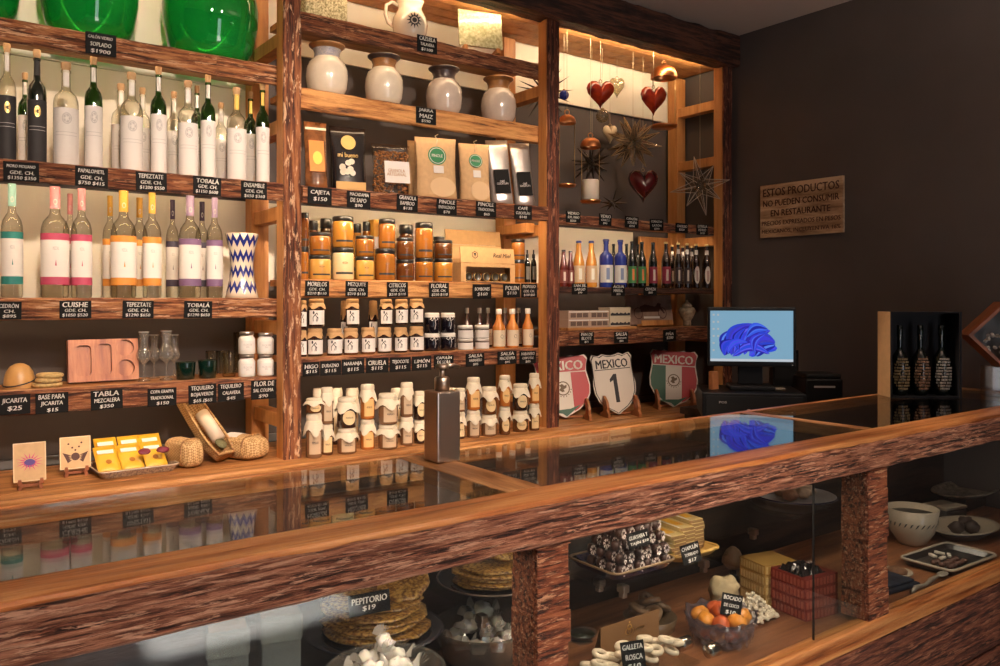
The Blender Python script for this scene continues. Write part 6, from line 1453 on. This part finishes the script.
# candies in cellophane, white, in glass bowls
M_CELLO = glass('bowl_glass', (.93, .94, .92), (.7, .7, .66), .05, f0=.07)
M_WCANDY = plain('white_candy', (.80, .74, .66), .5, coat=.6, noise_amt=.08, nscale=40, sss=.15)
def glass_bowl(lab, x, y, z, r, h):
    t = thing('glass_bowl', lab, 'bowl', (x, y, z)); ob('bowl_body', MB().lathe([(0, 0), (r * .5, 0), (r * .8, h * .25), (r, h), (r * .96, h + .002), (r * .76, h * .28), (r * .48, .006), (0, .006)], 30, cap=False), M_CELLO, t)
    ob('rim', MB().tube([(r * .985 * math.cos(a), r * .985 * math.sin(a), h + .001) for a in [2 * PI * q / 32 for q in range(32)]], .0025, 5, closed=True), M_CELLO, t)
def mk_wcandy():
    b = MB().blob((0, 0, .5), .95, .72, .5, .35, 12, 8, 2)
    tw = MB()
    for sg in (-1, 1):
        for k in range(7):
            a = -1.2 + .4 * k; tw.add([(sg * .8, 0, .55), (sg * 1.5, .65 * math.sin(a), .75 + .6 * math.cos(a)), (sg * 1.55, .75 * math.sin(a + .3), .7 + .5 * math.cos(a + .3)), (sg * .85, .05, .5)], [(0, 1, 2), (0, 2, 3)])
    return [P('candy', b, M_WCANDY), P('wrapper_twist', tw, glass('cellophane', (.9, .88, .84), (.85, .8, .74), .4, f0=.15))]
def heap(cx, cy, z0, R_, n, lab, grp, r0, seed, layers):
    rnd = random.Random(seed); c = 0
    for L_ in range(layers):
        rad = R_ * (1 - L_ / (layers + .6)); k = max(1, int(2 * PI * max(rad - r0, .001) / (2.15 * r0))) if rad > r0 * 1.4 else 1
        rings_ = [(rad - 1.2 * r0, k)] + ([(rad - 3.2 * r0, max(1, int(2 * PI * (rad - 3.2 * r0) / (2.2 * r0))))] if rad - 3.2 * r0 > r0 * .6 else [])
        for (rr, kk_) in rings_:
            for q in range(kk_):
                a = 2 * PI * q / kk_ + L_ * .5
                spawn('wcandy', mk_wcandy, 'wrapped_candy', lab, 'candy', (cx + rr * math.cos(a), cy + rr * math.sin(a), z0 + L_ * r0 * 1.35), rnd.uniform(0, 3), (r0, r0, r0 * 1.25), grp); c += 1
xb1, yb1 = XX(385, 1.25), 1.25
zb1 = ZZ(385, 640, 1.24) - .075
glass_bowl('wide glass bowl of white candies under the PEPITORIO tag', xb1, yb1, ZF + .0006, .104, zb1 - ZF + .02)
heap(xb1, yb1, zb1 - .012, .08, 0, 'white wrapped candy heaped in the bowl under the PEPITORIO tag', 'white candies under the PEPITORIO tag', .022, 1, 3)
xb2, yb2 = XX(483, 1.5), 1.5
zb2 = ZZ(483, 652, 1.5)
glass_bowl('glass bowl of white candies beside the counter post', xb2, yb2, zb2 - .02, .115, .085)
o = ob('bowl_riser', MB().box(xb2 - .07, xb2 + .07, yb2 - .07, yb2 + .07, ZF + .0006, zb2 - .0206, .004), W_DARK); tag(o, 'dark block lifting the glass bowl beside the counter post', 'block')
heap(xb2, yb2, zb2 + .022, .085, 0, 'white wrapped candy heaped in the bowl beside the counter post', 'white candies beside the counter post', .022, 2, 3)
# pale boxes added in the street end, imitating a reflection in the front glass
for i, (px, py, w, h, Y, lab) in enumerate(((226, 650, 40, 30, 1.345, 'pale translucent carton imitating a reflection, under the rail in the street end of the case'), (278, 640, 38, 34, 1.345, 'pale translucent carton imitating a reflection, standing behind the first one'))):
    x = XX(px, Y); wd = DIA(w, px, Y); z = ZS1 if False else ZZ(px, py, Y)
    t = thing('reflection_carton', lab, 'carton', (x, Y, ZF + .0006), R(-14), 'pale cartons imitating a reflection')
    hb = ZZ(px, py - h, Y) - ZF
    ob('carton', MB().box(-wd / 2, wd / 2, -.05, .05, 0, hb * .86, .004), glass('reflection_pale', (.8, .84, .84), (.5, .56, .56), .14), t); ob('lid', MB().box(-wd / 2 - .002, wd / 2 + .002, -.052, .052, hb * .865, hb, .004), glass('reflection_pale', (.75, .8, .8)), t)
# middle case: blue tray of wrapped dark sweets, yellow tray of wafers
M_BLUET = plain('blue_tray', (.015, .015, .07), .25, coat=.8); M_TRIM = plain('tan_trim', (.2, .13, .07), .35, coat=.5)
tz = ZS + .0006
t = thing('sweets_tray', 'dark blue tray of wrapped sweets on the glass shelf', 'tray', (1.372, 1.372, tz))
b_ = tray_mb(.2, .165, .016); ob('tray_body', b_, M_BLUET, t); ob('tray_rim', MB().tube([(p[0], p[1], .0185) for p in b_.v[20:40]], .003, 6, closed=True), M_TRIM, t)
t = thing('wafer_tray', 'yellow wooden tray of wafers on the glass shelf', 'tray', (1.555, 1.372, tz))
b_ = tray_mb(.155, .165, .014); ob('tray_body', b_, plain('yellow_wood', (.45, .27, .07), .5), t); ob('tray_rim', MB().tube([(p[0], p[1], .0165) for p in b_.v[20:40]], .004, 6, closed=True), plain('yellow_wood', (.45, .27, .07)), t)
M_CHOC = plain('dark_sweet', (.03, .012, .01), .35, coat=.6, col2=(.09, .04, .03), nscale=60); M_WRAP = plain('clear_wrap_white', (.72, .62, .56), .3, coat=1)
def mk_choc():
    tw = MB()
    for k in range(7):
        a = 2 * PI * k / 7; tw.add([(0, -.75, .5), (.62 * math.cos(a), -1.06, .5 + .48 * math.sin(a)), (.62 * math.cos(a + .62), -1.02, .5 + .48 * math.sin(a + .62))], [(0, 1, 2)])
    return [P('sweet', MB().blob((0, 0, .5), .95, .95, .5, .15, 10, 7, 3), M_CHOC), P('wrapper_twist', tw, M_WRAP)]
rnd = random.Random(9); r0 = .0125
for L_ in range(4):
    nx, ny = 6 - (L_ > 2), 4 - L_ // 2
    for i in range(nx):
        for j in range(ny):
            if 0 < j and L_ == 0 and 0 < i < nx - 1: continue
            spawn('choc', mk_choc, 'wrapped_sweet', 'dark sweet in clear twisted wrap in the heap on the blue tray', 'sweet', (1.372 + (i - (nx - 1) / 2) * .0285, 1.352 + (j - (ny - 1) / 2) * .031, tz + .0085 + L_ * .0255), rnd.uniform(-.7, .7), (r0, r0, .0245), 'dark wrapped sweets on the blue tray')
M_WAF = plain('wafer_pack', (.66, .5, .22), .4, coat=.5); M_WAFE = plain('wafer_end', (.4, .24, .1), .6, noise_amt=.5, nscale=60)
def mk_wafer():
    return [P('packet', MB().box(-.5, .5, -.5, .5, 0, 1, .0), M_WAF), P('end_label', MB().box(-.48, .48, -.512, -.5, .12, .88), M_WAFE), P('top_print', MB().box(-.25, .25, -.3, .3, 1.0, 1.04), plain('wafer_print', (.75, .4, .03), .5)), P('white_strip', MB().box(-.46, -.36, -.45, .45, 1.0, 1.03), M_LABEL)]
for st in range(3):
    for k in range(6 + st):
        spawn('wafer', mk_wafer, 'wafer_packet', 'thin yellow wafer packet in the %s stack on the yellow tray' % ('first', 'second', 'third')[st], 'packet', (1.507 + st * .048, 1.375 + .012 * st, tz + .0065 + k * .0092), R(rnd.uniform(-5, 5) - 3), (.044, .125, .0088), 'wafer packets in the %s stack' % ('first', 'second', 'third')[st])
Yt = 1.272
price_case(XX(640, Yt), Yt, ZZ(640, 547, Yt), DIA(26, 640, Yt), DIA(16, 640, Yt), 'GUAYABA Y\nTAJÍN $10', 'black price tag chalked GUAYABA Y leaning on the dark sweets', R(-14), -10, -9)
price_case(XX(693, Yt), Yt, ZZ(693, 563, Yt), DIA(23, 693, Yt), DIA(20, 693, Yt), 'CHAPULÍN\nTORREADO\n$17', 'black price tag chalked CHAPULÍN leaning on the wafer stacks', R(-14), -10, -9)
# floor of the middle case
Yo = 1.285; xo = XX(721, Yo); ro = DIA(74, 721, Yo) / 2; zo = ZF + .0006
t = thing('cut_glass_bowl', 'faceted clear glass bowl full of orange coconut sweets', 'bowl', (xo, Yo, zo))
hb = ZZ(721, 605, Yo) - zo - .02
fl = MB().lathe([(0, 0), (ro * .55, 0), (ro * .62, .008), (ro * .8, hb * .4), (ro, hb), (ro * .97, hb + .002), (ro * .76, hb * .42), (ro * .55, .012), (0, .012)], 30, cap=False, wav=lambda a, z: 1 + (.05 * math.cos(10 * a) if z > .01 else 0))
fl.v = [(a, b, c + (.006 * math.cos(10 * math.atan2(b, a)) if c > hb * .9 else 0)) for a, b, c in fl.v]
ob('bowl_body', fl, glass('cut_glass', (.86, .86, .92), (.35, .33, .42), .10, f0=.12, rough=.06), t)
fa = MB()
for r_ in range(3):
    for k in range(14):
        a = 2 * PI * (k + .5 * (r_ % 2)) / 14; z = hb * (.2 + .25 * r_); rr = ro * (.66 + .33 * z / hb) * 1.05
        c = Vector((rr * math.cos(a), rr * math.sin(a), z)); u = Vector((-math.sin(a), math.cos(a), 0)); o_ = Vector((math.cos(a), math.sin(a), 0))
        fa.add([c + u * .011, c + Vector((0, 0, .011)), c - u * .011, c - Vector((0, 0, .011)), c + o_ * .004], [(0, 1, 4), (1, 2, 4), (2, 3, 4), (3, 0, 4)])
ob('cut_diamonds', fa, glass('cut_glass2', (.9, .9, .95), (.4, .38, .48), .12, f0=.16, rough=.05), t)
M_OR = [plain('orange_sweet', (.75, .28, .03), .5, coat=.4, noise_amt=.3, nscale=40, bump=.4), plain('red_orange_sweet', (.66, .12, .03), .5, coat=.4, noise_amt=.3, nscale=40, bump=.4)]
pts_ = [(0.62, -.5), (-.62, -.5), (0, -.75), (.72, .12), (-.72, .12), (.45, .62), (-.45, .62), (0, .05)]
for i, (u, v) in enumerate(pts_):
    o = ob('coconut_sweet', MB().blob((0, 0, 0), ro * .28, ro * .23, ro * .22, .12, 14, 9, i), M_OR[i % 2]); o.location = (xo + u * ro * .74, Yo + v * ro * .74, zo + hb * .9 + (.014 if i == 7 else 0)); o.rotation_euler = (0, 0, i)
    tag(o, 'plump %s coconut sweet in the faceted glass bowl' % ('orange', 'red-orange')[i % 2], 'sweet', 'coconut sweets, %s' % ('orange', 'red-orange')[i % 2])
for i in range(7):
    a = i * .9; o = ob('coconut_sweet', MB().blob((0, 0, 0), ro * .2, ro * .2, ro * .18, .12, 12, 8, i + 20), M_OR[i % 2]); o.location = (xo + ro * .42 * math.cos(a), Yo + ro * .42 * math.sin(a), zo + hb * .42)
    tag(o, 'small %s coconut sweet deep in the faceted glass bowl' % ('orange', 'red-orange')[i % 2], 'sweet', 'deep coconut sweets, %s' % ('orange', 'red-orange')[i % 2])
Yt = Yo - .03
price_case(XX(730, Yt), Yt, ZZ(730, 616, Yt), DIA(22, 730, Yt), DIA(22, 730, Yt), 'BOCADO\nDE COCO\n$10', 'black price tag chalked BOCADO DE COCO stuck in the orange sweets', R(-35), -14, 12)
# bag of white coconut nuggets
Yp = 1.315; xp = XX(752, Yp)
t = thing('coconut_bag', 'clear bag spilling off-white coconut nuggets behind the glass bowl', 'bag', (xp + .01, Yp + .03, ZF + .0006), R(-20))
ob('paper_bag', MB().blob((-.04, .035, .068), .042, .028, .04, .3, 14, 10, 3), plain('tan_bag', (.55, .42, .24), .7, noise_amt=.2, nscale=40, bump=.5), t)
nm = MB()
for k in range(240):
    a = random.uniform(0, 2 * PI); rr = random.random() ** .5; zz_ = (1 - rr) * .075
    nm.blob((.012 + (.075 * rr) * math.cos(a) + .0, .0 + .04 * rr * math.sin(a) - .01, .008 + zz_ * random.uniform(.5, 1)), .0062, .006, .0055, .3, 6, 4, k)
ob('nuggets', nm, plain('coconut_white', (.70, .60, .46), .7), t, kind='stuff')
# stacked boxes
def mk_sbox(c, e):
    def f():
        rid = MB()
        for k in range(9): rid.box(-.46 + k * .105, -.40 + k * .105, -.513, -.5, .12, .8)
        rid2 = MB()
        for k in range(9): rid2.box(-.513, -.5, -.46 + k * .105, -.40 + k * .105, .12, .8)
        return [P('box_body', MB().box(-.5, .5, -.5, .5, 0, .97), c), P('ribbed_edge', rid, e), P('ribbed_edge', rid2, e)]
    return f
M_YBOX = plain('yellow_box', (.46, .26, .07), .5, noise_amt=.15, nscale=30); M_YED = plain('yellow_box_edge', (.6, .4, .16), .5); M_RBOX = plain('red_box', (.24, .03, .022), .45, noise_amt=.15, nscale=30); M_RED_ = plain('red_box_edge', (.36, .09, .06), .5)
Yq = 1.40; xq = XX(768, Yq)
for k in range(4): spawn('ybox', mk_sbox(M_YBOX, M_YED), 'sweet_box', ('lowest', 'second', 'third', 'topmost')[k] + ' of the stacked yellow sweet boxes in the case', 'box', (xq, Yq, ZF + .0006 + k * .0285), R(-12), (.115, .1, .028), 'stacked yellow sweet boxes')
Yq = 1.285; xq2 = XX(804, Yq)
for k in range(4): spawn('rbox', mk_sbox(M_RBOX, M_RED_), 'sweet_box', ('lowest', 'second', 'third', 'topmost')[k] + ' of the stacked red sweet boxes in the case', 'box', (xq2 + .004 * (k == 0), Yq, ZF + .0006 + k * .0282), R(-8), (.125, .115, .0277), 'stacked red sweet boxes')
t = thing('plastic_wrap', 'crumpled black plastic pack on top of the red sweet boxes', 'pack', (xq2 - .012, Yq, ZF + .0006 + 4 * .0282), R(-8))
pmb = MB(); n = 9; v = []
for i in range(n + 1):
    for j in range(n + 1): v.append(((i / n - .5) * .09, (j / n - .5) * .085, .012 + .010 * noise.noise(Vector((i * .9, j * .9, 2))) if 0 < i < n and 0 < j < n else .0))
pmb.add(v, [(i * (n + 1) + j, (i + 1) * (n + 1) + j, (i + 1) * (n + 1) + j + 1, i * (n + 1) + j + 1) for i in range(n) for j in range(n)]); ob('pack', pmb, M_BLKBAG, t)
ob('lettering', text_mb('7K', .02, .012).xf(Matrix.Translation((.01, -.02, .026)) @ Matrix.Rotation(R(-80), 4, 'X')), M_LABEL, t)
# hanging cone of piloncillo
Yk = 1.55; xk = XX(733, Yk); zk = ZZ(733, 583, Yk)
t = thing('sugar_cone', 'brown egg-shaped sugar cone standing in the dark at the back of the case', 'sweet', (xk, Yk, ZF + .0006))
hk = ZZ(733, 546, Yk) - ZF; rk = DIA(23, 733, Yk) / 2
ob('cone', MB().lathe([(0, hk * .35), (rk * .55, hk * .36), (rk, hk * .52), (rk * .95, hk * .66), (rk * .6, hk * .87), (rk * .25, hk * .97), (0, hk)], 20, cap=False), plain('brown_sugar', (.3, .17, .1), .5, noise_amt=.2, nscale=30), t)
ob('pedestal', MB().lathe([(0, 0), (rk * .8, 0), (rk * .3, .02), (rk * .3, hk * .34), (rk * .5, hk * .36), (0, hk * .36)], 16), M_DARKG, t)
# bag of dark rings, card sign, rosca cookies, small bowl
Yr = 1.42; xr_ = XX(650, Yr)
zr0 = ZF + .0006
for i in range(6):
    a = i * 1.05; o = ob('dark_ring', MB().tube([(.02 * math.cos(q), .02 * math.sin(q), 0) for q in [2 * PI * k / 16 for k in range(16)]], .0075, 8, closed=True), plain('ring_biscuit', (.18, .1, .05), .5, coat=.3, noise_amt=.4, nscale=40))
    o.location = (xr_ + .040 * math.cos(a) * (1 if i < 5 else 0), Yr + .03 * math.sin(a) * (1 if i < 5 else 0), zr0 + .066 + (.02 if i == 5 else .009 * (i % 2))); o.rotation_euler = (R(25 * math.sin(i * 2)), R(30 * math.cos(i * 3)), i); tag(o, 'brown ring biscuit in the dark pile behind the brown card', 'biscuit', 'ring biscuits behind the brown card')
t = thing('biscuit_dish', 'dim brown dish carrying the ring biscuits behind the brown card', 'dish', (xr_, Yr, zr0)); ob('dish_body', MB().lathe([(0, 0), (.04, 0), (.06, .02), (.068, .05), (.065, .051), (.056, .024), (0, .008)], 24, cap=False), plain('dim_dish', (.12, .075, .04), .3, coat=.6), t)
Yv = 1.286; xc0, xc1 = XX(605.5, 1.27), XX(664, 1.27)
cwid = xc1 - xc0; t = thing('card_sign', 'folded brown card with a golden emblem standing in the case', 'sign', ((xc0 + xc1) / 2, Yv, ZF + .0006), 0)
hc = ZZ(605, 631, 1.27) - ZF
ob('card', MB().box(-cwid / 2, cwid / 2, -.0012, .0012, 0, hc), plain('brown_card', (.2, .1, .04), .5), t); ob('back_fold', MB().box(-cwid / 2, cwid / 2, 0, .0015, 0, hc).xf(Matrix.Translation((0, .0025, hc * .015)) @ Matrix.Rotation(R(-11), 4, 'X')) if False else MB().add([(-cwid / 2, .0016, hc), (cwid / 2, .0016, hc), (cwid / 2, .045, 0), (-cwid / 2, .045, 0)], [(0, 1, 2, 3)]), plain('brown_card', (.2, .1, .04)), t)
lg = MB()
for (cx_, cz_, r_) in ((-.015, 0, .008), (-.006, .0, .008), (-.0105, .009, .007)):
    q = ring_mb(r_, .0016, 16); lg.add([(a + cx_, 0, b + cz_) for a, _, b in q.v], q.f)
lg.add([(a - .0105, 0, b + .02) for a, b in circ(0, 0, .0025, 8)], [tuple(range(8))]); ob('emblem', lg.xf(Matrix.Translation((.006, -.002, hc * .80))), M_GOLD, t)
ob('lettering', text_mb('cocoa', .03, None, shear=.2).xf(Matrix.Translation((.028, -.002, hc * .80))), M_GOLD, t)
M_COOK = plain('pale_cookie', (.70, .58, .42), .7, noise_amt=.15, nscale=60, bump=.4)
Yg = 1.207; xg = 1.222
zg_ = ZC + .0006
i = 0
for L_, n_ in ((0, 10), (1, 9), (2, 7)):
    for k in range(n_):
        u = (k - (n_ - 1) / 2) * .0325; o = ob('ring_cookie', MB().tube([(.0125 * math.cos(q), .0125 * math.sin(q), 0) for q in [2 * PI * z / 16 for z in range(16)]], .0058, 8, closed=True), M_COOK)
        o.location = (xg + u + .006, Yg + (.018 if k % 2 else -.014), zg_ + .0115 + L_ * .0138); o.rotation_euler = (R(12 * math.sin(i)), R(10 * math.cos(i * 2)), i); i += 1
        tag(o, 'pale ring cookie in the pile around the GALLETA ROSCA tag', 'cookie', 'ring cookies around the GALLETA ROSCA tag')
Yt = 1.153
price_case(XX(635, Yt), Yt, ZZ(635, 671, Yt), DIA(25, 640, Yt), DIA(29, 640, Yt), 'GALLETA\nROSCA\n$10', 'black price tag chalked GALLETA ROSCA in the ring cookies', R(-25), -10, -4)
Ys = 1.5; xs = XX(582, Ys); t = thing('small_glass_bowl', 'small glass bowl with a dark filling next to the counter post', 'bowl', (xs, Ys, ZF + .0006))
zb_ = ZZ(584, 632, Ys) - ZF
ob('bowl_body', MB().lathe([(0, zb_ * .5), (.02, zb_ * .5), (.034, zb_ * .75), (.038, zb_ * 1.05), (.036, zb_ * 1.06), (.031, zb_ * .78), (0, zb_ * .6)], 22, cap=False), M_CELLO, t); ob('foot', MB().lathe([(0, 0), (.028, 0), (.008, .01), (.008, zb_ * .5), (0, zb_ * .5)], 18), M_CELLO, t)
ob('filling', MB().lathe([(0, zb_ * .66), (.03, zb_ * .8), (.032, zb_ * .9), (0, zb_ * .94)], 18, cap=False), plain('dark_filling', (.03, .03, .015), .4, coat=.5), t)
# plate of pastries on the upper shelf
xk_, yk_ = XX(788, 1.46), 1.46
zz0 = ZS2 + .0006
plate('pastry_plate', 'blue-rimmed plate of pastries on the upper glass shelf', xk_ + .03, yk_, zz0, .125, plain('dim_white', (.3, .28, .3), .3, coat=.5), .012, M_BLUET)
for i, (u, v, c) in enumerate(((-.05, -.02, (.3, .14, .08)), (.0, -.03, (.45, .3, .2)), (.045, -.02, (.5, .36, .26)), (-.015, .03, (.3, .15, .08)), (.04, .035, (.4, .26, .17)))):
    o = ob('pastry', MB().blob((0, 0, 0), .026, .022, .016, .2, 12, 8, i), plain('pastry_%d' % i, c, .6, noise_amt=.3, nscale=50, bump=.4)); o.location = (xk_ + .03 + u, yk_ + v, zz0 + .023); tag(o, ('dark pastry at the shelf end of the blue-rimmed plate', 'tan pastry at the front of the blue-rimmed plate', 'pale pastry at the dark end of the blue-rimmed plate', 'dark pastry at the back of the blue-rimmed plate', 'tan pastry at the back of the blue-rimmed plate')[i], 'pastry', 'pastries on the blue-rimmed plate')
# right case
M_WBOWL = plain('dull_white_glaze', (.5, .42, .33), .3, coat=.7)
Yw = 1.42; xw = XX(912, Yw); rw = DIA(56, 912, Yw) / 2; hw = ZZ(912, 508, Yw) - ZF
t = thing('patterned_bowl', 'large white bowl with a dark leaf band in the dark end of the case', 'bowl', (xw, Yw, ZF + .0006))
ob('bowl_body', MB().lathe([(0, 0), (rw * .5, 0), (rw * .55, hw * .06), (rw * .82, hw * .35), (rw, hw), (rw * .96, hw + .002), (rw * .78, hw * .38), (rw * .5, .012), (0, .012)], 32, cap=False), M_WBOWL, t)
lf = MB()
for k in range(28):
    a = 2 * PI * k / 28; z = hw * .62; rr = rw * .925
    for sg in (0, 1): lf.add([((rr + .0012) * math.cos(a + u), (rr + .0012 + (dz) * .35) * math.sin(a + u) if False else (rr + .0012 + dz * .3) * math.sin(a + u), z + dz) if False else ((rr + .002 + dz * .33) * math.cos(a + u), (rr + .002 + dz * .33) * math.sin(a + u), z + dz) for u, dz in ((-.08, -.008), (0, -.003 + .006 * sg), (.08, .009), (0, .006 - .006 * sg))], [(0, 1, 2, 3)])
ob('leaf_band', lf, plain('slate_ink', (.06, .07, .08), .5), t)
ob('filling', MB().lathe([(0, hw * .84), (rw * .6, hw * .86), (rw * .9, hw * .84), (rw * .88, hw * .8), (0, hw * .7)], 24, cap=False), plain('dark_crumb', (.02, .02, .015), .6, col2=(.06, .05, .04), nscale=120, bump=1), t)
for (cxp, lab, dx, dy) in ((0, 'ribbed', 0, 0),):
    o = ob('rolled_napkin', MB().tube([(0, 0, 0), (.07, -.04, .0)], [.010, .012], 12), M_WBOWL); o.location = (xw + rw * 1.02, Yw + .07, ZF + .062); tag(o, 'pale rolled napkin lying across the cream block beside the patterned bowl', 'napkin')
t = thing('cream_block', 'cream lidded block beside the patterned bowl in the dark end of the case', 'box', (XX(950, 1.5), 1.52, ZF + .0006), R(-10)); ob('block', MB().box(-.06, .06, -.05, .05, 0, .036, .006), plain('grey_block', (.09, .085, .085), .5), t); ob('lid', MB().box(-.062, .062, -.052, .052, .0365, .048, .004), M_WBOWL, t)
def tray_dark():
    t = thing('rectangular_tray', 'rectangular cream-rimmed tray with dark sweets and white pieces', 'tray', (2.712, 1.245, ZF + .0006), R(-2))
    b = tray_mb(.29, .165, .018, .006); ob('tray_body', b, plain('dark_tray', (.022, .02, .02), .3, coat=.6), t); ob('tray_rim', MB().tube([(p[0], p[1], .0205) for p in b.v[20:40]], .0045, 6, closed=True), M_WBOWL, t)
tray_dark()
for i in range(4):
    o = ob('white_piece', MB().box(-.016, .016, -.006, .006, 0, .008, .003), plain('piece_white', (.7, .64, .55), .6)); o.location = (2.70 + (i % 2) * .045 - .02, 1.26 + (i // 2) * .03 - .01, ZF + .016); o.rotation_euler = (0, 0, i * .5); tag(o, 'small white sweet lying in the dark rectangular tray', 'sweet', 'white pieces in the dark tray')
for i in range(12):
    o = ob('dark_sweet', MB().blob((0, 0, 0), .011, .010, .008, .2, 8, 6, i), plain('tray_sweet', (.12, .05, .035), .5, coat=.4)); o.location = (2.61 + (i % 5) * .024, 1.195 + (i // 5) * .024, ZF + .0195); tag(o, 'small dark red-brown sweet in the rectangular tray', 'sweet', 'dark sweets in the rectangular tray')
t = thing('oval_dish', 'oval patterned dish with dark pastries in the dark end of the case', 'dish', (3.07, 1.36, ZF + .0006), 0, None, (1.25, .8, 1)); ob('dish_body', MB().lathe([(0, 0), (.08, 0), (.115, .03), (.13, .034), (.128, .037), (.11, .034), (.078, .008), (0, .008)], 32, cap=False), M_WBOWL, t); ob('dark_band', MB().tube([(.113 * math.cos(a), .113 * math.sin(a), .026) for a in [2 * PI * q / 30 for q in range(30)]], .003, 5, closed=True), plain('slate_ink', (.06, .07, .08)), t)
for i, (u, v) in enumerate(((-.03, 0), (.03, .01), (.0, -.03))):
    o = ob('dark_pastry', MB().blob((0, 0, 0), .03, .024, .022, .25, 12, 8, i + 4), plain('dark_pastry', (.05, .03, .025), .5, coat=.3)); o.location = (3.07 + u * 1.5, 1.36 + v, ZF + .035); tag(o, 'dark lumpy pastry on the oval dish', 'pastry', 'dark pastries on the oval dish')
plate('small_plate', 'small pale plate with a brown cake beside the counter post', XX(897, 1.28), 1.28, ZF + .0006, .045, M_WBOWL, .012)
o = ob('small_cake', MB().lathe([(0, 0), (.028, 0), (.03, .01), (.02, .018), (0, .02)], 18, cap=False), plain('cake_brown', (.22, .1, .05), .6, noise_amt=.3, nscale=60)); o.location = (XX(897, 1.28), 1.28, ZF + .0072); tag(o, 'brown round cake on the small pale plate', 'cake')
t = thing('serving_platter', 'wide mottled platter raised behind the cream block at the dark end', 'platter', (XX(962, 1.56), 1.545, ZF + .052), 0, None, (1.6, .8, 1)); ob('platter_body', MB().lathe([(0, 0), (.09, 0), (.115, .014), (.128, .02), (.126, .023), (.112, .019), (.088, .006), (0, .006)], 32, cap=False), plain('mottled_glaze', (.4, .34, .26), .3, coat=.6, col2=(.16, .13, .1), nscale=60), t)
o = ob('platter_riser', MB().box(XX(962, 1.56) - .1, XX(962, 1.56) + .1, 1.50, 1.60, ZF + .0006, ZF + .0514, .004), W_DARK); tag(o, 'dark block lifting the mottled platter', 'block')
t = thing('folded_cloth', 'dark blue folded cloth lying beside the counter post', 'cloth', (2.325, 1.25, ZF + .0006), R(-6)); ob('cloth', MB().box(-.09, .10, -.05, .06, 0, .012, .005), plain('navy_cloth', (.012, .018, .04), .9, noise_amt=.4, nscale=60, bump=.6), t); ob('upper_fold', MB().box(-.08, .085, -.04, .052, .0125, .022, .004), plain('navy_cloth', (.012, .018, .04)), t)
t = thing('ornate_spoon', 'ornate pale serving spoon along the lower rail in the dark end', 'spoon', (2.42, 1.178, ZF + .0006), R(4)); ob('handle', MB().tube([(-.09, 0, .006), (-.05, .006, .010), (0, -.002, .008), (.05, .004, .010), (.1, 0, .012)], [.005, .007, .005, .007, .004], 8), plain('pale_metal', (.45, .4, .34), .35, metal=.5), t); ob('spoon_bowl', MB().blob((.125, 0, .012), .03, .014, .006, .05, 14, 8), plain('pale_metal', (.45, .4, .34)), t)
